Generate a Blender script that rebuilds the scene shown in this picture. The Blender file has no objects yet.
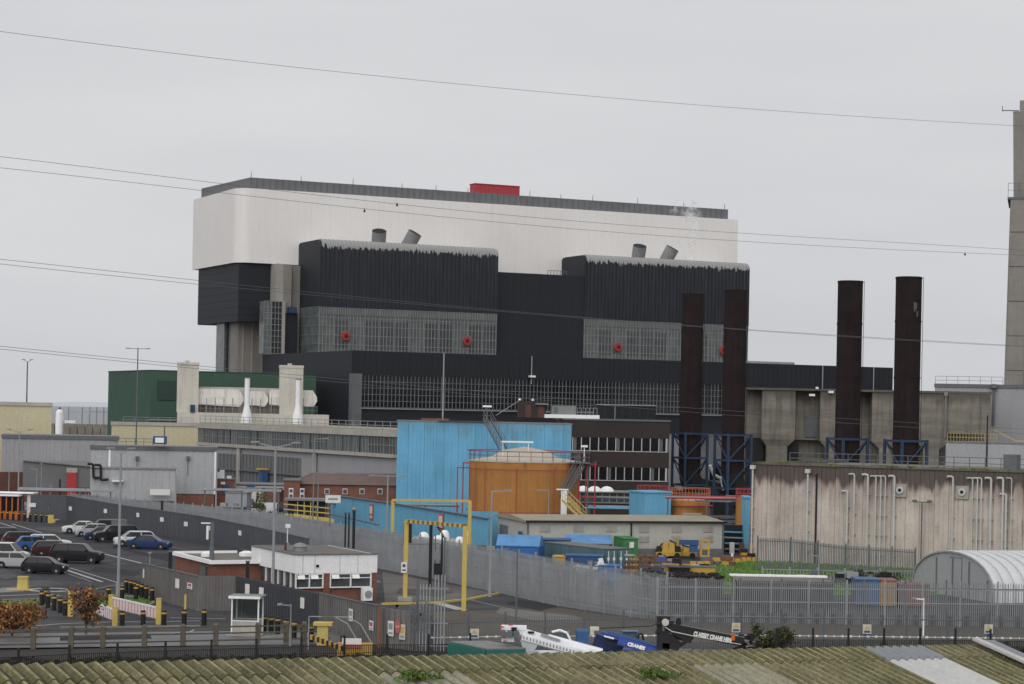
import bpy, math, random
from mathutils import Vector, Matrix
random.seed(7)
SC = bpy.context.scene
COL = SC.collection
R_ = math.radians
# ------------------------------------------------------------------ camera
F, HZ, TH, EYE = 2150.0, 70.0, 0.02, 15.0      # focal length in pixels, horizon offset, roll, eye height
cd = bpy.data.cameras.new('camera'); cam = bpy.data.objects.new('camera', cd); COL.objects.link(cam)
cd.sensor_width = 36.0; cd.lens = F / 1024 * 36.0
cam.location = (0, 0, EYE)
cam.rotation_euler = (Matrix.Rotation(-0.0, 4, 'Z') @ Matrix.Rotation(R_(90), 4, 'X') @ Matrix.Rotation(TH, 4, 'Z')).to_euler()
# the view is shifted upwards so that verticals stay vertical (sin/cos of the roll included)
cd.shift_y = HZ * math.cos(TH) / 1024; cd.shift_x = HZ * math.sin(TH) / 1024
cd.clip_start = 0.5; cd.clip_end = 40000
SC.camera = cam
# ------------------------------------------------------------------ sky and sun
SUN_EL, SUN_AZ = R_(40), R_(195)               # azimuth clockwise from +Y: behind the camera, a little to its left
w = bpy.data.worlds.new('World'); SC.world = w; w.use_nodes = True
nt = w.node_tree; nt.nodes.clear()
sky = nt.nodes.new('ShaderNodeTexSky'); sky.sky_type = 'NISHITA'; sky.sun_disc = False
sky.sun_elevation = SUN_EL; sky.sun_rotation = SUN_AZ; sky.air_density = 1.0; sky.dust_density = 6.0
hs = nt.nodes.new('ShaderNodeHueSaturation'); hs.inputs['Saturation'].default_value = 0.15
tc = nt.nodes.new('ShaderNodeTexCoord')
mp = nt.nodes.new('ShaderNodeMapping'); mp.inputs['Scale'].default_value = (1.2, 1.2, 6.0)
nz = nt.nodes.new('ShaderNodeTexNoise'); nz.inputs['Scale'].default_value = 1.7; nz.inputs['Detail'].default_value = 5
cr = nt.nodes.new('ShaderNodeValToRGB')
cr.color_ramp.elements[0].position = .25; cr.color_ramp.elements[0].color = (5.9, 6.0, 6.3, 1)
cr.color_ramp.elements[1].position = .75; cr.color_ramp.elements[1].color = (7.5, 7.6, 7.75, 1)
mx = nt.nodes.new('ShaderNodeMix'); mx.data_type = 'RGBA'; mx.inputs[0].default_value = 0.93   # the cloud layer hides most of the clear sky
bg = nt.nodes.new('ShaderNodeBackground'); bg.inputs['Strength'].default_value = 0.1
wo = nt.nodes.new('ShaderNodeOutputWorld')
L = nt.links.new
L(sky.outputs[0], hs.inputs['Color']); L(tc.outputs['Generated'], mp.inputs[0]); L(mp.outputs[0], nz.inputs['Vector'])
L(nz.outputs[0], cr.inputs[0]); L(hs.outputs[0], mx.inputs[6]); L(cr.outputs[0], mx.inputs[7])
L(mx.outputs[2], bg.inputs[0]); L(bg.outputs[0], wo.inputs[0])
sd = bpy.data.lights.new('sun', 'SUN'); sd.energy = 1.4; sd.angle = R_(70); sd.color = (1, .98, .95)
so = bpy.data.objects.new('sun', sd); COL.objects.link(so)
so.rotation_euler = (R_(90) - SUN_EL, 0, -SUN_AZ + math.pi)
so.location = (0, -30, 60)
SC.cycles.volume_bounces = 6; SC.cycles.transparent_max_bounces = 32
SC.view_settings.view_transform = 'Standard'; SC.view_settings.look = 'None'
SC.view_settings.exposure = 0.0; SC.view_settings.gamma = 1.0
SC.view_settings.use_curve_mapping = False

# ------------------------------------------------------------------ measuring: a pixel of the photograph -> a ray -> a place
cT, sT = math.cos(TH), math.sin(TH)
def ray(px, py):
    dx, dy = px - 512.0, py - 342.0
    return (dx * cT + dy * sT) / F, (HZ - (dy * cT - dx * sT)) / F
def G(px, py, z=0.0):
    X, k = ray(px, py); Y = (z - EYE) / k
    return Vector((X * Y, Y, z))
def A(px, py, Y):
    X, k = ray(px, py)
    return Vector((X * Y, Y, EYE + k * Y))
class Fr:
    """local frame: x along the facade to the right, y away from the viewer, z up"""
    def __init__(s, P0, P1=None, rz=None):
        s.p = Vector((P0[0], P0[1], 0))
        s.rz = math.atan2(P1[1] - P0[1], P1[0] - P0[0]) if P1 is not None else rz
        s.c, s.s = math.cos(s.rz), math.sin(s.rz)
        s.len = (Vector((P1[0], P1[1], 0)) - s.p).length if P1 is not None else 0
    def W(s, u, v, z=0.0):
        return Vector((s.p.x + s.c * u - s.s * v, s.p.y + s.s * u + s.c * v, z))
    def L(s, q):
        dx, dy = q[0] - s.p.x, q[1] - s.p.y
        return (dx * s.c + dy * s.s, -dx * s.s + dy * s.c)
    def at(s, px, py, v=0.0):              # ray meets plane y=v: (x, z)
        X, k = ray(px, py)
        dy = -X * s.s + s.c; oy = -s.p.x * s.s + s.p.y * s.c
        Y = (v + oy) / dy
        return (s.L((X * Y, Y))[0], EYE + k * Y)
    def side(s, px, py, u=0.0):            # ray meets plane x=u: (y, z)
        X, k = ray(px, py)
        dx = X * s.c + s.s; ox = s.p.x * s.c + s.p.y * s.s
        Y = (u + ox) / dx
        return (s.L((X * Y, Y))[1], EYE + k * Y)

# ------------------------------------------------------------------ mesh collector
class MB:
    def __init__(s): s.v = []; s.f = []; s.mi = []; s.m = 0
    def _add(s, vs, fs):
        o = len(s.v); s.v += [tuple(q) for q in vs]
        for q in fs: s.f.append(tuple(o + i for i in q)); s.mi.append(s.m)
        return s
    def quad(s, a, b, c, d): return s._add([a, b, c, d], [(0, 1, 2, 3)])
    def poly(s, pts): return s._add(pts, [tuple(range(len(pts)))])
    def box(s, x0, x1, y0, y1, z0, z1):
        return s._add([(x0, y0, z0), (x1, y0, z0), (x1, y1, z0), (x0, y1, z0), (x0, y0, z1), (x1, y0, z1), (x1, y1, z1), (x0, y1, z1)],
                      [(0, 3, 2, 1), (4, 5, 6, 7), (0, 1, 5, 4), (1, 2, 6, 5), (2, 3, 7, 6), (3, 0, 4, 7)])
    def hexa(s, p):                        # eight corners in box order
        return s._add(p, [(0, 3, 2, 1), (4, 5, 6, 7), (0, 1, 5, 4), (1, 2, 6, 5), (2, 3, 7, 6), (3, 0, 4, 7)])
    def cbox(s, c, d, rz=0.0):
        M = Matrix.Rotation(rz, 3, 'Z'); hx, hy, hz = d[0] / 2, d[1] / 2, d[2] / 2
        q = [M @ Vector((a * hx, b * hy, e * hz)) + Vector(c) for e in (-1, 1) for a, b in ((-1, -1), (1, -1), (1, 1), (-1, 1))]
        return s.hexa(q)
    def beam(s, p, q, w, h=None):
        p, q = Vector(p), Vector(q); h = h or w; d = (q - p)
        if d.length < 1e-6: return s
        d.normalize(); up = Vector((0, 0, 1)) if abs(d.z) < .95 else Vector((1, 0, 0))
        a = d.cross(up).normalized(); b = a.cross(d).normalized()
        c = [p - a * w / 2 - b * h / 2, p + a * w / 2 - b * h / 2, p + a * w / 2 + b * h / 2, p - a * w / 2 + b * h / 2]
        e = [i + (q - p) for i in c]
        return s._add(c + e, [(0, 1, 2, 3), (7, 6, 5, 4), (0, 4, 5, 1), (1, 5, 6, 2), (2, 6, 7, 3), (3, 7, 4, 0)])
    def tube(s, p, q, r0, r1=None, n=8, cap=True):
        p, q = Vector(p), Vector(q); r1 = r0 if r1 is None else r1; d = (q - p).normalized()
        up = Vector((0, 0, 1)) if abs(d.z) < .95 else Vector((1, 0, 0))
        a = d.cross(up).normalized(); b = a.cross(d).normalized(); vs = []
        for c, r in ((p, r0), (q, r1)):
            for i in range(n):
                t = 2 * math.pi * i / n; vs.append(c + a * r * math.cos(t) + b * r * math.sin(t))
        fs = [(i, (i + 1) % n, n + (i + 1) % n, n + i) for i in range(n)]
        if cap: fs += [tuple(range(n - 1, -1, -1)), tuple(range(n, 2 * n))]
        return s._add(vs, fs)
    def path(s, pts, r, n=6):
        for i in range(len(pts) - 1): s.tube(pts[i], pts[i + 1], r, n=n)
        return s
    def prism(s, poly, z0, z1):            # counter-clockwise outline
        n = len(poly); vs = [(x, y, z0) for x, y in poly] + [(x, y, z1) for x, y in poly]
        return s._add(vs, [tuple(range(n - 1, -1, -1)), tuple(range(n, 2 * n))] + [(i, (i + 1) % n, n + (i + 1) % n, n + i) for i in range(n)])
    def xprism(s, prof, x0, x1):           # outline in (y, z) run along x
        n = len(prof); vs = [(x0, y, z) for y, z in prof] + [(x1, y, z) for y, z in prof]
        return s._add(vs, [tuple(range(n - 1, -1, -1)), tuple(range(n, 2 * n))] + [(i, (i + 1) % n, n + (i + 1) % n, n + i) for i in range(n)])
    def yprism(s, prof, y0, y1):           # outline in (x, z) run along y
        n = len(prof); vs = [(x, y0, z) for x, z in prof] + [(x, y1, z) for x, z in prof]
        return s._add(vs, [tuple(range(n)), tuple(range(2 * n - 1, n - 1, -1))] + [(i, n + i, n + (i + 1) % n, (i + 1) % n) for i in range(n)])
    def lathe(s, prof, n=24, c=(0, 0, 0)):
        vs = []; k = len(prof)
        for r, z in prof:
            for i in range(n):
                t = 2 * math.pi * i / n; vs.append((c[0] + r * math.cos(t), c[1] + r * math.sin(t), c[2] + z))
        fs = [(j * n + i, j * n + (i + 1) % n, (j + 1) * n + (i + 1) % n, (j + 1) * n + i) for j in range(k - 1) for i in range(n)]
        return s._add(vs, fs)
    def loft(s, rings, close=True, cap=True):
        n = len(rings[0]); vs = [p for r in rings for p in r]; m = n if close else n - 1
        fs = [(j * n + i, j * n + (i + 1) % n, (j + 1) * n + (i + 1) % n, (j + 1) * n + i) for j in range(len(rings) - 1) for i in range(m)]
        if cap: fs += [tuple(range(n - 1, -1, -1)), tuple((len(rings) - 1) * n + i for i in range(n))]
        return s._add(vs, fs)
    def mesh(s, name, mats, smooth=None):
        me = bpy.data.meshes.new(name); me.from_pydata(s.v, [], s.f)
        for m in (mats if isinstance(mats, (list, tuple)) else [mats]): me.materials.append(m)
        if any(s.mi): me.polygons.foreach_set('material_index', s.mi)
        if smooth:
            me.polygons.foreach_set('use_smooth', [True] * len(me.polygons)); me.set_sharp_from_angle(angle=R_(smooth))
        me.update(); return me
    def build(s, name, mats, parent=None, smooth=None, loc=None, rz=0, label=None, kind=None):
        return place(name, s.mesh(name, mats, smooth), parent, loc, rz, label, kind)
def place(name, me, parent=None, loc=None, rz=0, label=None, kind=None):
    o = bpy.data.objects.new(name, me); COL.objects.link(o)
    if parent is not None: o.parent = parent
    if loc is not None: o.location = loc
    if rz: o.rotation_euler = (0, 0, rz)
    if label: o['label'] = label
    if kind: o['kind'] = kind
    return o
def tag(o, label, cat, group=None, kind=None):
    o['label'] = label; o['category'] = cat
    if group: o['group'] = group
    if kind: o['kind'] = kind
    return o
def thing(name, label, cat, loc=(0, 0, 0), rz=0.0, group=None):
    o = bpy.data.objects.new(name, None); COL.objects.link(o); o.empty_display_size = .3
    o.location = loc; o.rotation_euler = (0, 0, rz)
    return tag(o, label, cat, group)
def copy_tree(o, parent=None):
    c = o.copy(); COL.objects.link(c)
    if parent is not None: c.parent = parent
    for ch in list(o.children): copy_tree(ch, c)
    return c
def struct(name, mb, m, smooth=None): 
    o = mb.build(name, m, None, smooth); o['kind'] = 'structure'; return o
ORD = 'first second third fourth fifth sixth seventh eighth ninth tenth eleventh twelfth thirteenth fourteenth fifteenth sixteenth seventeenth eighteenth nineteenth twentieth'.split()

# ------------------------------------------------------------------ materials
def lin(c): c /= 255.0; return c / 12.92 if c <= .04045 else ((c + .055) / 1.055) ** 2.4
def V(r, g, b, k=.76):
    y = .3 * r + .59 * g + .11 * b; return tuple(min(.85, lin(c + (y - c) * .10) / k) for c in (r, g, b))     # colour of an upright surface that shows as r,g,b
def Hh(r, g, b, k=1.3): return V(r, g, b, k)                                     # the same for a level surface
def mat(name, col, rough=.75, var=.14, scale=.6, streak=0, scol=None, bump=.0, bscale=8, spec=.35, metal=0, fine=.1, aniso=None, sscale=1.0):
    m = bpy.data.materials.new(name); m.use_nodes = True; nt = m.node_tree; b = nt.nodes['Principled BSDF']
    N = nt.nodes.new; L = nt.links.new
    geo = N('ShaderNodeNewGeometry')
    def noise(sc, det=4, stretch=None, off=(0, 0, 0)):
        mpn = N('ShaderNodeMapping'); mpn.inputs['Scale'].default_value = stretch or (1, 1, 1); mpn.inputs['Location'].default_value = off
        L(geo.outputs['Position'], mpn.inputs[0]); n = N('ShaderNodeTexNoise'); n.inputs['Scale'].default_value = sc; n.inputs['Detail'].default_value = det
        n.inputs['Roughness'].default_value = .6; L(mpn.outputs[0], n.inputs['Vector']); return n.outputs[0]
    def ramp(src, a, c0, d, c1):
        r = N('ShaderNodeValToRGB'); e = r.color_ramp.elements; e[0].position = a; e[0].color = (*c0, 1); e[1].position = d; e[1].color = (*c1, 1); L(src, r.inputs[0]); return r.outputs[0]
    def mix(f, a, c):
        x = N('ShaderNodeMix'); x.data_type = 'RGBA'
        L(f, x.inputs[0]); (L(a, x.inputs[6]) if hasattr(a, 'node') else setattr(x.inputs[6], 'default_value', (*a, 1)))
        (L(c, x.inputs[7]) if hasattr(c, 'node') else setattr(x.inputs[7], 'default_value', (*c, 1))); return x.outputs[2]
    lo = tuple(c * (1 - var) for c in col); hi = tuple(min(.9, c * (1 + var)) for c in col)
    out = ramp(noise(scale, 5, aniso), .3, lo, .7, hi)
    if fine:
        g = ramp(noise(scale * 9 + 1.5, 3, aniso, (3, 7, 1)), .25, (1 - fine,) * 3, .75, (1 + fine,) * 3)
        x = N('ShaderNodeMix'); x.data_type = 'RGBA'; x.blend_type = 'MULTIPLY'; x.inputs[0].default_value = 1; L(out, x.inputs[6]); L(g, x.inputs[7]); out = x.outputs[2]
    if streak:
        sn = ramp(noise(1.6 * sscale, 5, (1, 1, .07), (11, 2, 5)), .48, (0, 0, 0), .72, (streak,) * 3)
        out = mix(sn, out, scol or tuple(c * .35 for c in col))
    L(out, b.inputs['Base Color']); b.inputs['Roughness'].default_value = rough; b.inputs['Metallic'].default_value = metal
    b.inputs['Specular IOR Level'].default_value = spec
    if bump:
        bn = N('ShaderNodeBump'); bn.inputs['Strength'].default_value = bump; bn.inputs['Distance'].default_value = .05
        L(noise(bscale, 4), bn.inputs['Height']); L(bn.outputs[0], b.inputs['Normal'])
    return m
def ztop(m, z0, z1, col, thr=.5, strength=1.0, nsc=.8, zs=.12):
    """weather stain that starts at height z1 and dies out in streaks towards z0"""
    nt = m.node_tree; b = nt.nodes['Principled BSDF']; N = nt.nodes.new; L = nt.links.new
    geo = N('ShaderNodeNewGeometry'); sp = N('ShaderNodeSeparateXYZ'); L(geo.outputs['Position'], sp.inputs[0])
    mr = N('ShaderNodeMapRange'); mr.inputs[1].default_value = z0; mr.inputs[2].default_value = z1; L(sp.outputs[2], mr.inputs[0])
    mpn = N('ShaderNodeMapping'); mpn.inputs['Scale'].default_value = (1, 1, zs); L(geo.outputs['Position'], mpn.inputs[0])
    n = N('ShaderNodeTexNoise'); n.inputs['Scale'].default_value = nsc; n.inputs['Detail'].default_value = 5; L(mpn.outputs[0], n.inputs['Vector'])
    a = N('ShaderNodeMath'); a.operation = 'MULTIPLY_ADD'; L(mr.outputs[0], a.inputs[0]); a.inputs[1].default_value = .75; L(n.outputs[0], a.inputs[2])
    r = N('ShaderNodeValToRGB'); r.color_ramp.elements[0].position = thr + .25; r.color_ramp.elements[1].position = thr + .45
    r.color_ramp.elements[1].color = (strength,) * 3 + (1,); L(a.outputs[0], r.inputs[0])
    x = N('ShaderNodeMix'); x.data_type = 'RGBA'; src = b.inputs['Base Color'].links[0].from_socket
    L(r.outputs[0], x.inputs[0]); L(src, x.inputs[6]); x.inputs[7].default_value = (*col, 1); L(x.outputs[2], b.inputs['Base Color'])
    return m
M = {}
def dm(k, *a, **kw): M[k] = mat(k, *a, **kw); return M[k]
dm('white_cladding', V(189, 185, 182, .645), var=.03, scale=.08, fine=.03, streak=.12, scol=V(150, 148, 146), rough=.6)
dm('mullion_dim', V(98, 101, 103), var=.12, scale=.4)
dm('pipe_grey', V(168, 167, 165), var=.06, scale=.6, streak=.3, scol=V(120, 112, 106))
dm('screen_grey', V(93, 94, 97), var=.1, scale=.3)
dm('black_cladding', V(27, 30, 38), rough=.6, var=.1, scale=.12, streak=.35, scol=V(56, 60, 68), fine=.08)
dm('black_cladding_top', V(27, 30, 38), rough=.6, var=.1, scale=.12, streak=.35, scol=V(56, 60, 68), fine=.08)
dm('black_plain', V(23, 25, 32), rough=.6, var=.1, scale=.15)
dm('glass', V(66, 70, 73), rough=.2, var=.35, scale=.5, fine=.2, spec=.4)
dm('glass_dim', V(58, 62, 65), rough=.2, var=.4, scale=.6, fine=.2, spec=.4)
dm('glass_dark', (.008, .009, .011), rough=.12, var=.3, scale=.5, fine=0, spec=.3)
dm('glass_green', V(82, 88, 88), rough=.25, var=.35, scale=.5, fine=.2, spec=.4)
dm('mullion', V(112, 115, 113), var=.12, scale=.4)
dm('mullion_white', V(205, 206, 204), var=.05)
dm('concrete', V(118, 113, 107), var=.12, scale=.35, streak=.4, scol=V(92, 88, 82), bump=.2, bscale=2)
dm('parapet_old', V(88, 84, 74), var=.3, scale=.5, fine=.2)
dm('window_white', V(164, 164, 160), var=.06)
dm('concrete_old', V(110, 105, 95), var=.26, scale=.35, aniso=(.35, .35, 2.4), streak=.55, scol=V(58, 54, 48), bump=.4, bscale=1.5, fine=.16)
dm('concrete_pink', V(168, 157, 149), var=.2, scale=.3, streak=.3, scol=V(136, 112, 106), bump=.3, bscale=3, fine=.12, sscale=.7)
dm('concrete_light', V(140, 136, 130), var=.08, scale=.3, streak=.2)
dm('green_cladding', V(51, 79, 65), var=.07, scale=.2)
dm('green_dark', V(38, 58, 50), var=.08, scale=.2)
dm('cream_cladding', V(172, 163, 132), var=.05, scale=.2, streak=.12)
dm('cream_box', V(176, 171, 160), var=.08, scale=.3, streak=.2)
dm('grey_cladding', V(135, 134, 138), var=.05, scale=.25, streak=.2, scol=V(112, 110, 112))
dm('grey_cladding_light', V(150, 151, 154), var=.05, scale=.25, streak=.15)
dm('grey_recess', V(96, 97, 98), var=.1, scale=.3)
dm('fascia', V(150, 146, 140), var=.1, scale=.3, streak=.3)
dm('white_tank', V(196, 192, 186), var=.12, scale=.8, streak=.6, scol=V(140, 126, 108), fine=.2)
dm('white_paint', V(226, 225, 222), var=.04, streak=.15, scol=V(170, 168, 160))
dm('blue_cladding', V(90, 154, 188), var=.10, scale=.35, streak=.35, scol=V(72, 118, 144), rough=.7, fine=.06)
dm('blue_low', V(84, 146, 176), var=.06, scale=.3, streak=.2)
dm('orange_tank', V(156, 104, 48), var=.12, scale=.5, streak=.45, scol=V(120, 78, 36), fine=.12)
dm('tank_roof', Hh(205, 190, 174), var=.1, scale=.5)
dm('brown_cladding', V(48, 39, 37), var=.12, scale=.3)
dm('stack_rust', V(35, 27, 28), var=.25, scale=.5, streak=.5, scol=V(52, 34, 32), rough=.95, fine=.2, spec=.1)
dm('duct_dark', V(28, 25, 26), var=.2, scale=.4)
dm('blue_steel', V(38, 56, 82), var=.15, scale=.5)
dm('red_pipe', V(150, 52, 56), var=.1)
dm('red_paint', V(160, 48, 46), var=.1)
dm('red_roof_box', V(158, 58, 66), var=.08)
dm('steel', V(116, 115, 115), var=.15, streak=.3)
dm('faded_red', V(112, 84, 84), var=.2)
dm('faded_orange', V(150, 116, 72), var=.2)
dm('faded_blue', V(68, 92, 122), var=.2)
dm('galv', V(128, 131, 134), var=.12, scale=.6)
dm('galv_dark', V(86, 89, 92), var=.12)
dm('panel_dark', V(74, 77, 83), var=.06, scale=.2, streak=.2, rough=.5)
dm('panel_navy', V(36, 52, 92), var=.08, scale=.4)
dm('panel_slate', V(62, 64, 70), var=.06, scale=.2, rough=.5)
dm('panel_concrete', V(100, 98, 96), var=.12, scale=.4, streak=.5, scol=V(76, 70, 66))
dm('brick', V(112, 70, 56), var=.2, scale=1.2, fine=.2)
dm('brick_dark', V(84, 50, 44), var=.18, scale=1.2, fine=.2)
dm('roof_red', Hh(120, 98, 92), var=.12)
dm('roof_grey', Hh(140, 138, 136), var=.12, scale=.5)
dm('roof_felt', Hh(118, 112, 106), var=.18, scale=.5, streak=0)
dm('roof_cream', Hh(168, 160, 138), var=.12, scale=.5, fine=.12)
dm('wall_grey_cream', V(158, 157, 150), var=.04, scale=.2, streak=.12)
dm('timber', V(80, 74, 62), var=.2, scale=1.5, fine=.2)
dm('black', (.012, .012, .013), var=.2, rough=.6)
dm('black_gloss', (.014, .014, .016), var=.1, rough=.35, spec=.5)
dm('yellow', V(176, 152, 74), var=.08, scale=1.5)
dm('yellow_old', V(170, 150, 84), var=.12, scale=1.5)
dm('signal_yellow', V(172, 134, 50), var=.12, scale=1.5)
dm('sign_white', V(196, 194, 190), var=.03)
dm('sign_red', V(160, 84, 80), var=.05)
dm('pink_red', V(190, 140, 146), var=.06)
dm('blue_skip', V(44, 94, 156), var=.08, scale=.6, streak=.2)
dm('blue_tarp', V(74, 120, 164), var=.25, scale=.6)
dm('container_blue', V(42, 76, 118), var=.08, scale=.5, streak=.2)
dm('container_teal', V(72, 100, 106), var=.08, scale=.5, streak=.25)
dm('container_green', V(54, 110, 66), var=.08, scale=.5)
dm('container_roof', Hh(118, 120, 118), var=.1, scale=.8)
dm('teal', V(34, 92, 86), var=.08, scale=.5)
dm('rust', V(108, 72, 54), var=.25, scale=.9, fine=.2)
dm('tunnel', V(176, 177, 178), var=.05, scale=.3, rough=.45, spec=.5)
dm('hoop_soft', V(160, 161, 162), var=.05)
dm('tunnel_end', V(138, 140, 142), var=.05, scale=.3, rough=.5)
dm('white_boom', V(206, 208, 210), var=.05, rough=.4)
dm('blue_boom', V(44, 68, 140), var=.08, rough=.4)
dm('moss_sheet', Hh(100, 96, 64, .95), var=.34, scale=2.2, fine=.4, bump=.8, bscale=20, rough=.95)
dm('moss_sheet_dry', Hh(108, 103, 74, .95), var=.34, scale=2.2, fine=.4, bump=.8, bscale=20, rough=.95)
dm('bare_sheet', Hh(132, 128, 112, .9), var=.16, scale=2, fine=.22, bump=.4, bscale=14, rough=.9)
dm('new_sheet', Hh(172, 172, 170, .9), var=.08, scale=1, fine=.1, rough=.7)
dm('steel_sheet', Hh(118, 121, 128, .9), var=.1, scale=1, fine=.1, rough=.5)
dm('moss', Hh(78, 104, 36, .95), var=.3, scale=6, fine=.3)
dm('sheet_crest_lit', Hh(120, 115, 84, .9), var=.4, scale=3, fine=.35, rough=.95)  # bare pale crests; also paints light onto the corrugations
dm('sheet_valley_shade', Hh(70, 66, 44, .9), var=.3, scale=3, fine=.3, rough=.95)  # dark mossy valleys; also paints shade into the corrugations
dm('bark', V(70, 60, 50), var=.2)
dm('leaf_orange', (.36, .15, .045), var=.4, scale=2.5)
dm('leaf_red', (.15, .05, .035), var=.5, scale=2.5)
dm('leaf_olive', (.07, .075, .02), var=.4, scale=2.5)
dm('leaf_dark', (.030, .034, .022), var=.4, scale=1.5)
dm('grass_blade', (.13, .23, .05), var=.35, scale=1.2)
dm('terracotta_hi', V(164, 92, 62), var=.05)
def veil(m, z): return m
# bird-lime and lichen running down from the rounded roof edges of the black blocks
ztop(M['black_cladding_top'], 44.8, 51.6, V(136, 138, 136), thr=.80, strength=.6, nsc=1.3, zs=.09)
ztop(M['black_cladding_top'], 48.2, 50.8, V(150, 151, 148), thr=.73, strength=.75, nsc=1.7, zs=.2)
ztop(M['blue_cladding'], 9, 14.6, V(96, 122, 134), thr=.62, strength=.4, nsc=.9, zs=.08)
ztop(M['concrete_pink'], 5.0, 10.9, V(112, 84, 78), thr=.50, strength=.5, nsc=.8, zs=.16)
ztop(M['concrete_pink'], 7.6, 10.4, V(58, 50, 46), thr=.36, strength=.85, nsc=1.4, zs=.12)
ztop(M['concrete_old'], 16, 20.4, V(66, 60, 52), thr=.5, strength=.7, nsc=.4, zs=.2)
# ================================================================== THE SETTING
def gpoly(name, pts, z, m, kind='structure', world=None):
    mb = MB(); ps = [G(x, y) for x, y in pts] if world is None else [Vector(p) for p in world]
    mb.poly([(p.x, p.y, z) for p in ps]); o = mb.build(name, m); o['kind'] = kind; return o
M_asph = mat('asphalt', Hh(82, 82, 85), var=.34, scale=.16, fine=.2, bump=.2, rough=.9, spec=.12, aniso=(.5, 1.6, 1))
M_asph2 = mat('asphalt_park', Hh(74, 74, 79), var=.32, scale=.2, fine=.2, bump=.2, rough=.85, spec=.14, aniso=(.5, 1.6, 1))
M_yard = mat('yard_concrete', Hh(108, 103, 98), var=.3, scale=.3, fine=.12, bump=.1, rough=.8)
M_wet = mat('wet_road', Hh(112, 113, 116), var=.3, scale=.3, fine=.1, rough=.5, spec=.35)
M_grass = mat('grass', (.11, .19, .045), var=.3, scale=.5, fine=.3, bump=.6)
M_earth = mat('earth', Hh(92, 84, 74), var=.22, scale=.5, fine=.25, bump=.6)
M_mud = mat('verge', Hh(56, 52, 48), var=.3, scale=.5, fine=.25, bump=.6)
M_pave = mat('pavement', Hh(120, 116, 110), var=.14, scale=.8, fine=.15)
M_mark = mat('road_paint', Hh(185, 185, 183), var=.12, scale=1.2, fine=.15)
M_hatch = mat('worn_paint', Hh(140, 141, 143), var=.2, scale=1.2, fine=.2)
M_kerb = mat('kerb_stone', Hh(150, 147, 140), var=.12, scale=1)
M_sea = mat('sea', Hh(160, 163, 168), var=.05, scale=.01, rough=.7, spec=.1)
M_hill = mat('far_hill', V(160, 165, 172), var=.03, scale=.002)  # pale blue-grey colour has distance haze painted into it
mb = MB(); S = 16000.0
mb.quad((-S, -200, 0), (S, -200, 0), (S, S, 0), (-S, S, 0)); struct('ground', mb, M_asph)
mb = MB(); mb.quad((-S, 700, .3), (S, 700, .3), (S, S, .3), (-S, S, .3)); struct('sea', mb, M_sea)
mb = MB(); rr = []
for i in range(161):
    x = -9000 + i * 110.0; hgt = 14 + 9 * math.sin(i * .13 + 1) + 5 * math.sin(i * .41) + 3 * math.sin(i * 1.1)
    rr.append([(x, 9800, .3), (x + 40, 9950, max(6, hgt)), (x, 10400, .3)])
mb.loft(rr, close=False, cap=False); struct('hills', mb, M_hill, 60)
# car park, roads, verges
gpoly('car_park', [(-140, 522), (60, 523), (200, 542), (330, 568), (410, 590), (390, 618), (200, 608), (152, 598), (95, 590), (-140, 594)], .004, M_asph2)
gpoly('forecourt', [(-140, 594), (95, 590), (152, 598), (200, 611), (330, 634), (330, 648), (-140, 650)], .008, M_asph)
gpoly('road', [(-140, 636), (60, 633), (340, 630), (340, 644), (60, 649), (-140, 652)], .012, M_wet)
gpoly('verge', [(-140, 650), (340, 644), (1150, 640), (1150, 720), (-140, 740)], .012, M_mud)
gpoly('yard', [(381, 572), (500, 592), (560, 609), (655, 622), (1120, 632), (1150, 640), (440, 640), (400, 616)], .004, M_asph)
gpoly('earth_bank', [(430, 612), (560, 608), (655, 621), (1120, 630), (1150, 646), (440, 646)], .008, M_earth)
gpoly('concrete_apron', [(382, 572), (440, 583), (500, 594), (455, 600), (385, 603)], .010, M_yard)
gpoly('pavement', [(500, 608), (575, 616), (590, 622), (540, 622), (496, 613)], .014, M_pave)
gpoly('grass_field', [(696, 566), (745, 561), (930, 560), (1100, 566), (1100, 596), (700, 594)], .012, M_grass)
gpoly('grass_verge', [(85, 600), (108, 596), (150, 598), (153, 604), (140, 609), (118, 607), (96, 606)], .02, M_grass)
g2 = gpoly('grass_strip', [(-140, 606), (10, 601), (38, 600), (50, 606), (28, 611), (-140, 616)], .02, M_grass)
# repairs and trench scars in the tarmac
M_patch = mat('tarmac_patch', Hh(62, 62, 66), var=.2, scale=.8, fine=.2, rough=.9, spec=.12); M_pale = mat('tarmac_pale', Hh(96, 95, 94), var=.25, scale=.6, fine=.25, rough=.9, spec=.1); M_oil = mat('oil_stain', Hh(48, 48, 50), var=.2, scale=1, rough=.6, spec=.3)
for i, (c, pts) in enumerate(((0, [(96, 566), (140, 572), (134, 577), (90, 571)]), (1, [(30, 528), (66, 527), (90, 531), (60, 533)]), (0, [(150, 553), (192, 554), (190, 557), (150, 557)]), (1, [(0, 582), (50, 580), (66, 585), (0, 590)]),
        (0, [(110, 547), (116, 546), (176, 560), (170, 562)]), (1, [(160, 628), (225, 626), (225, 629), (160, 631)]), (0, [(60, 637), (150, 635), (152, 639), (60, 641)]), (1, [(400, 588), (455, 592), (440, 597), (395, 594)]), (0, [(520, 600), (560, 606), (540, 611), (505, 604)]), (1, [(-10, 560), (20, 577), (5, 580), (-20, 570)]))):
    gpoly('tarmac_patch', pts, .016 + .0005 * i, (M_patch, M_pale)[c])
rnd = random.Random(77)
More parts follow.
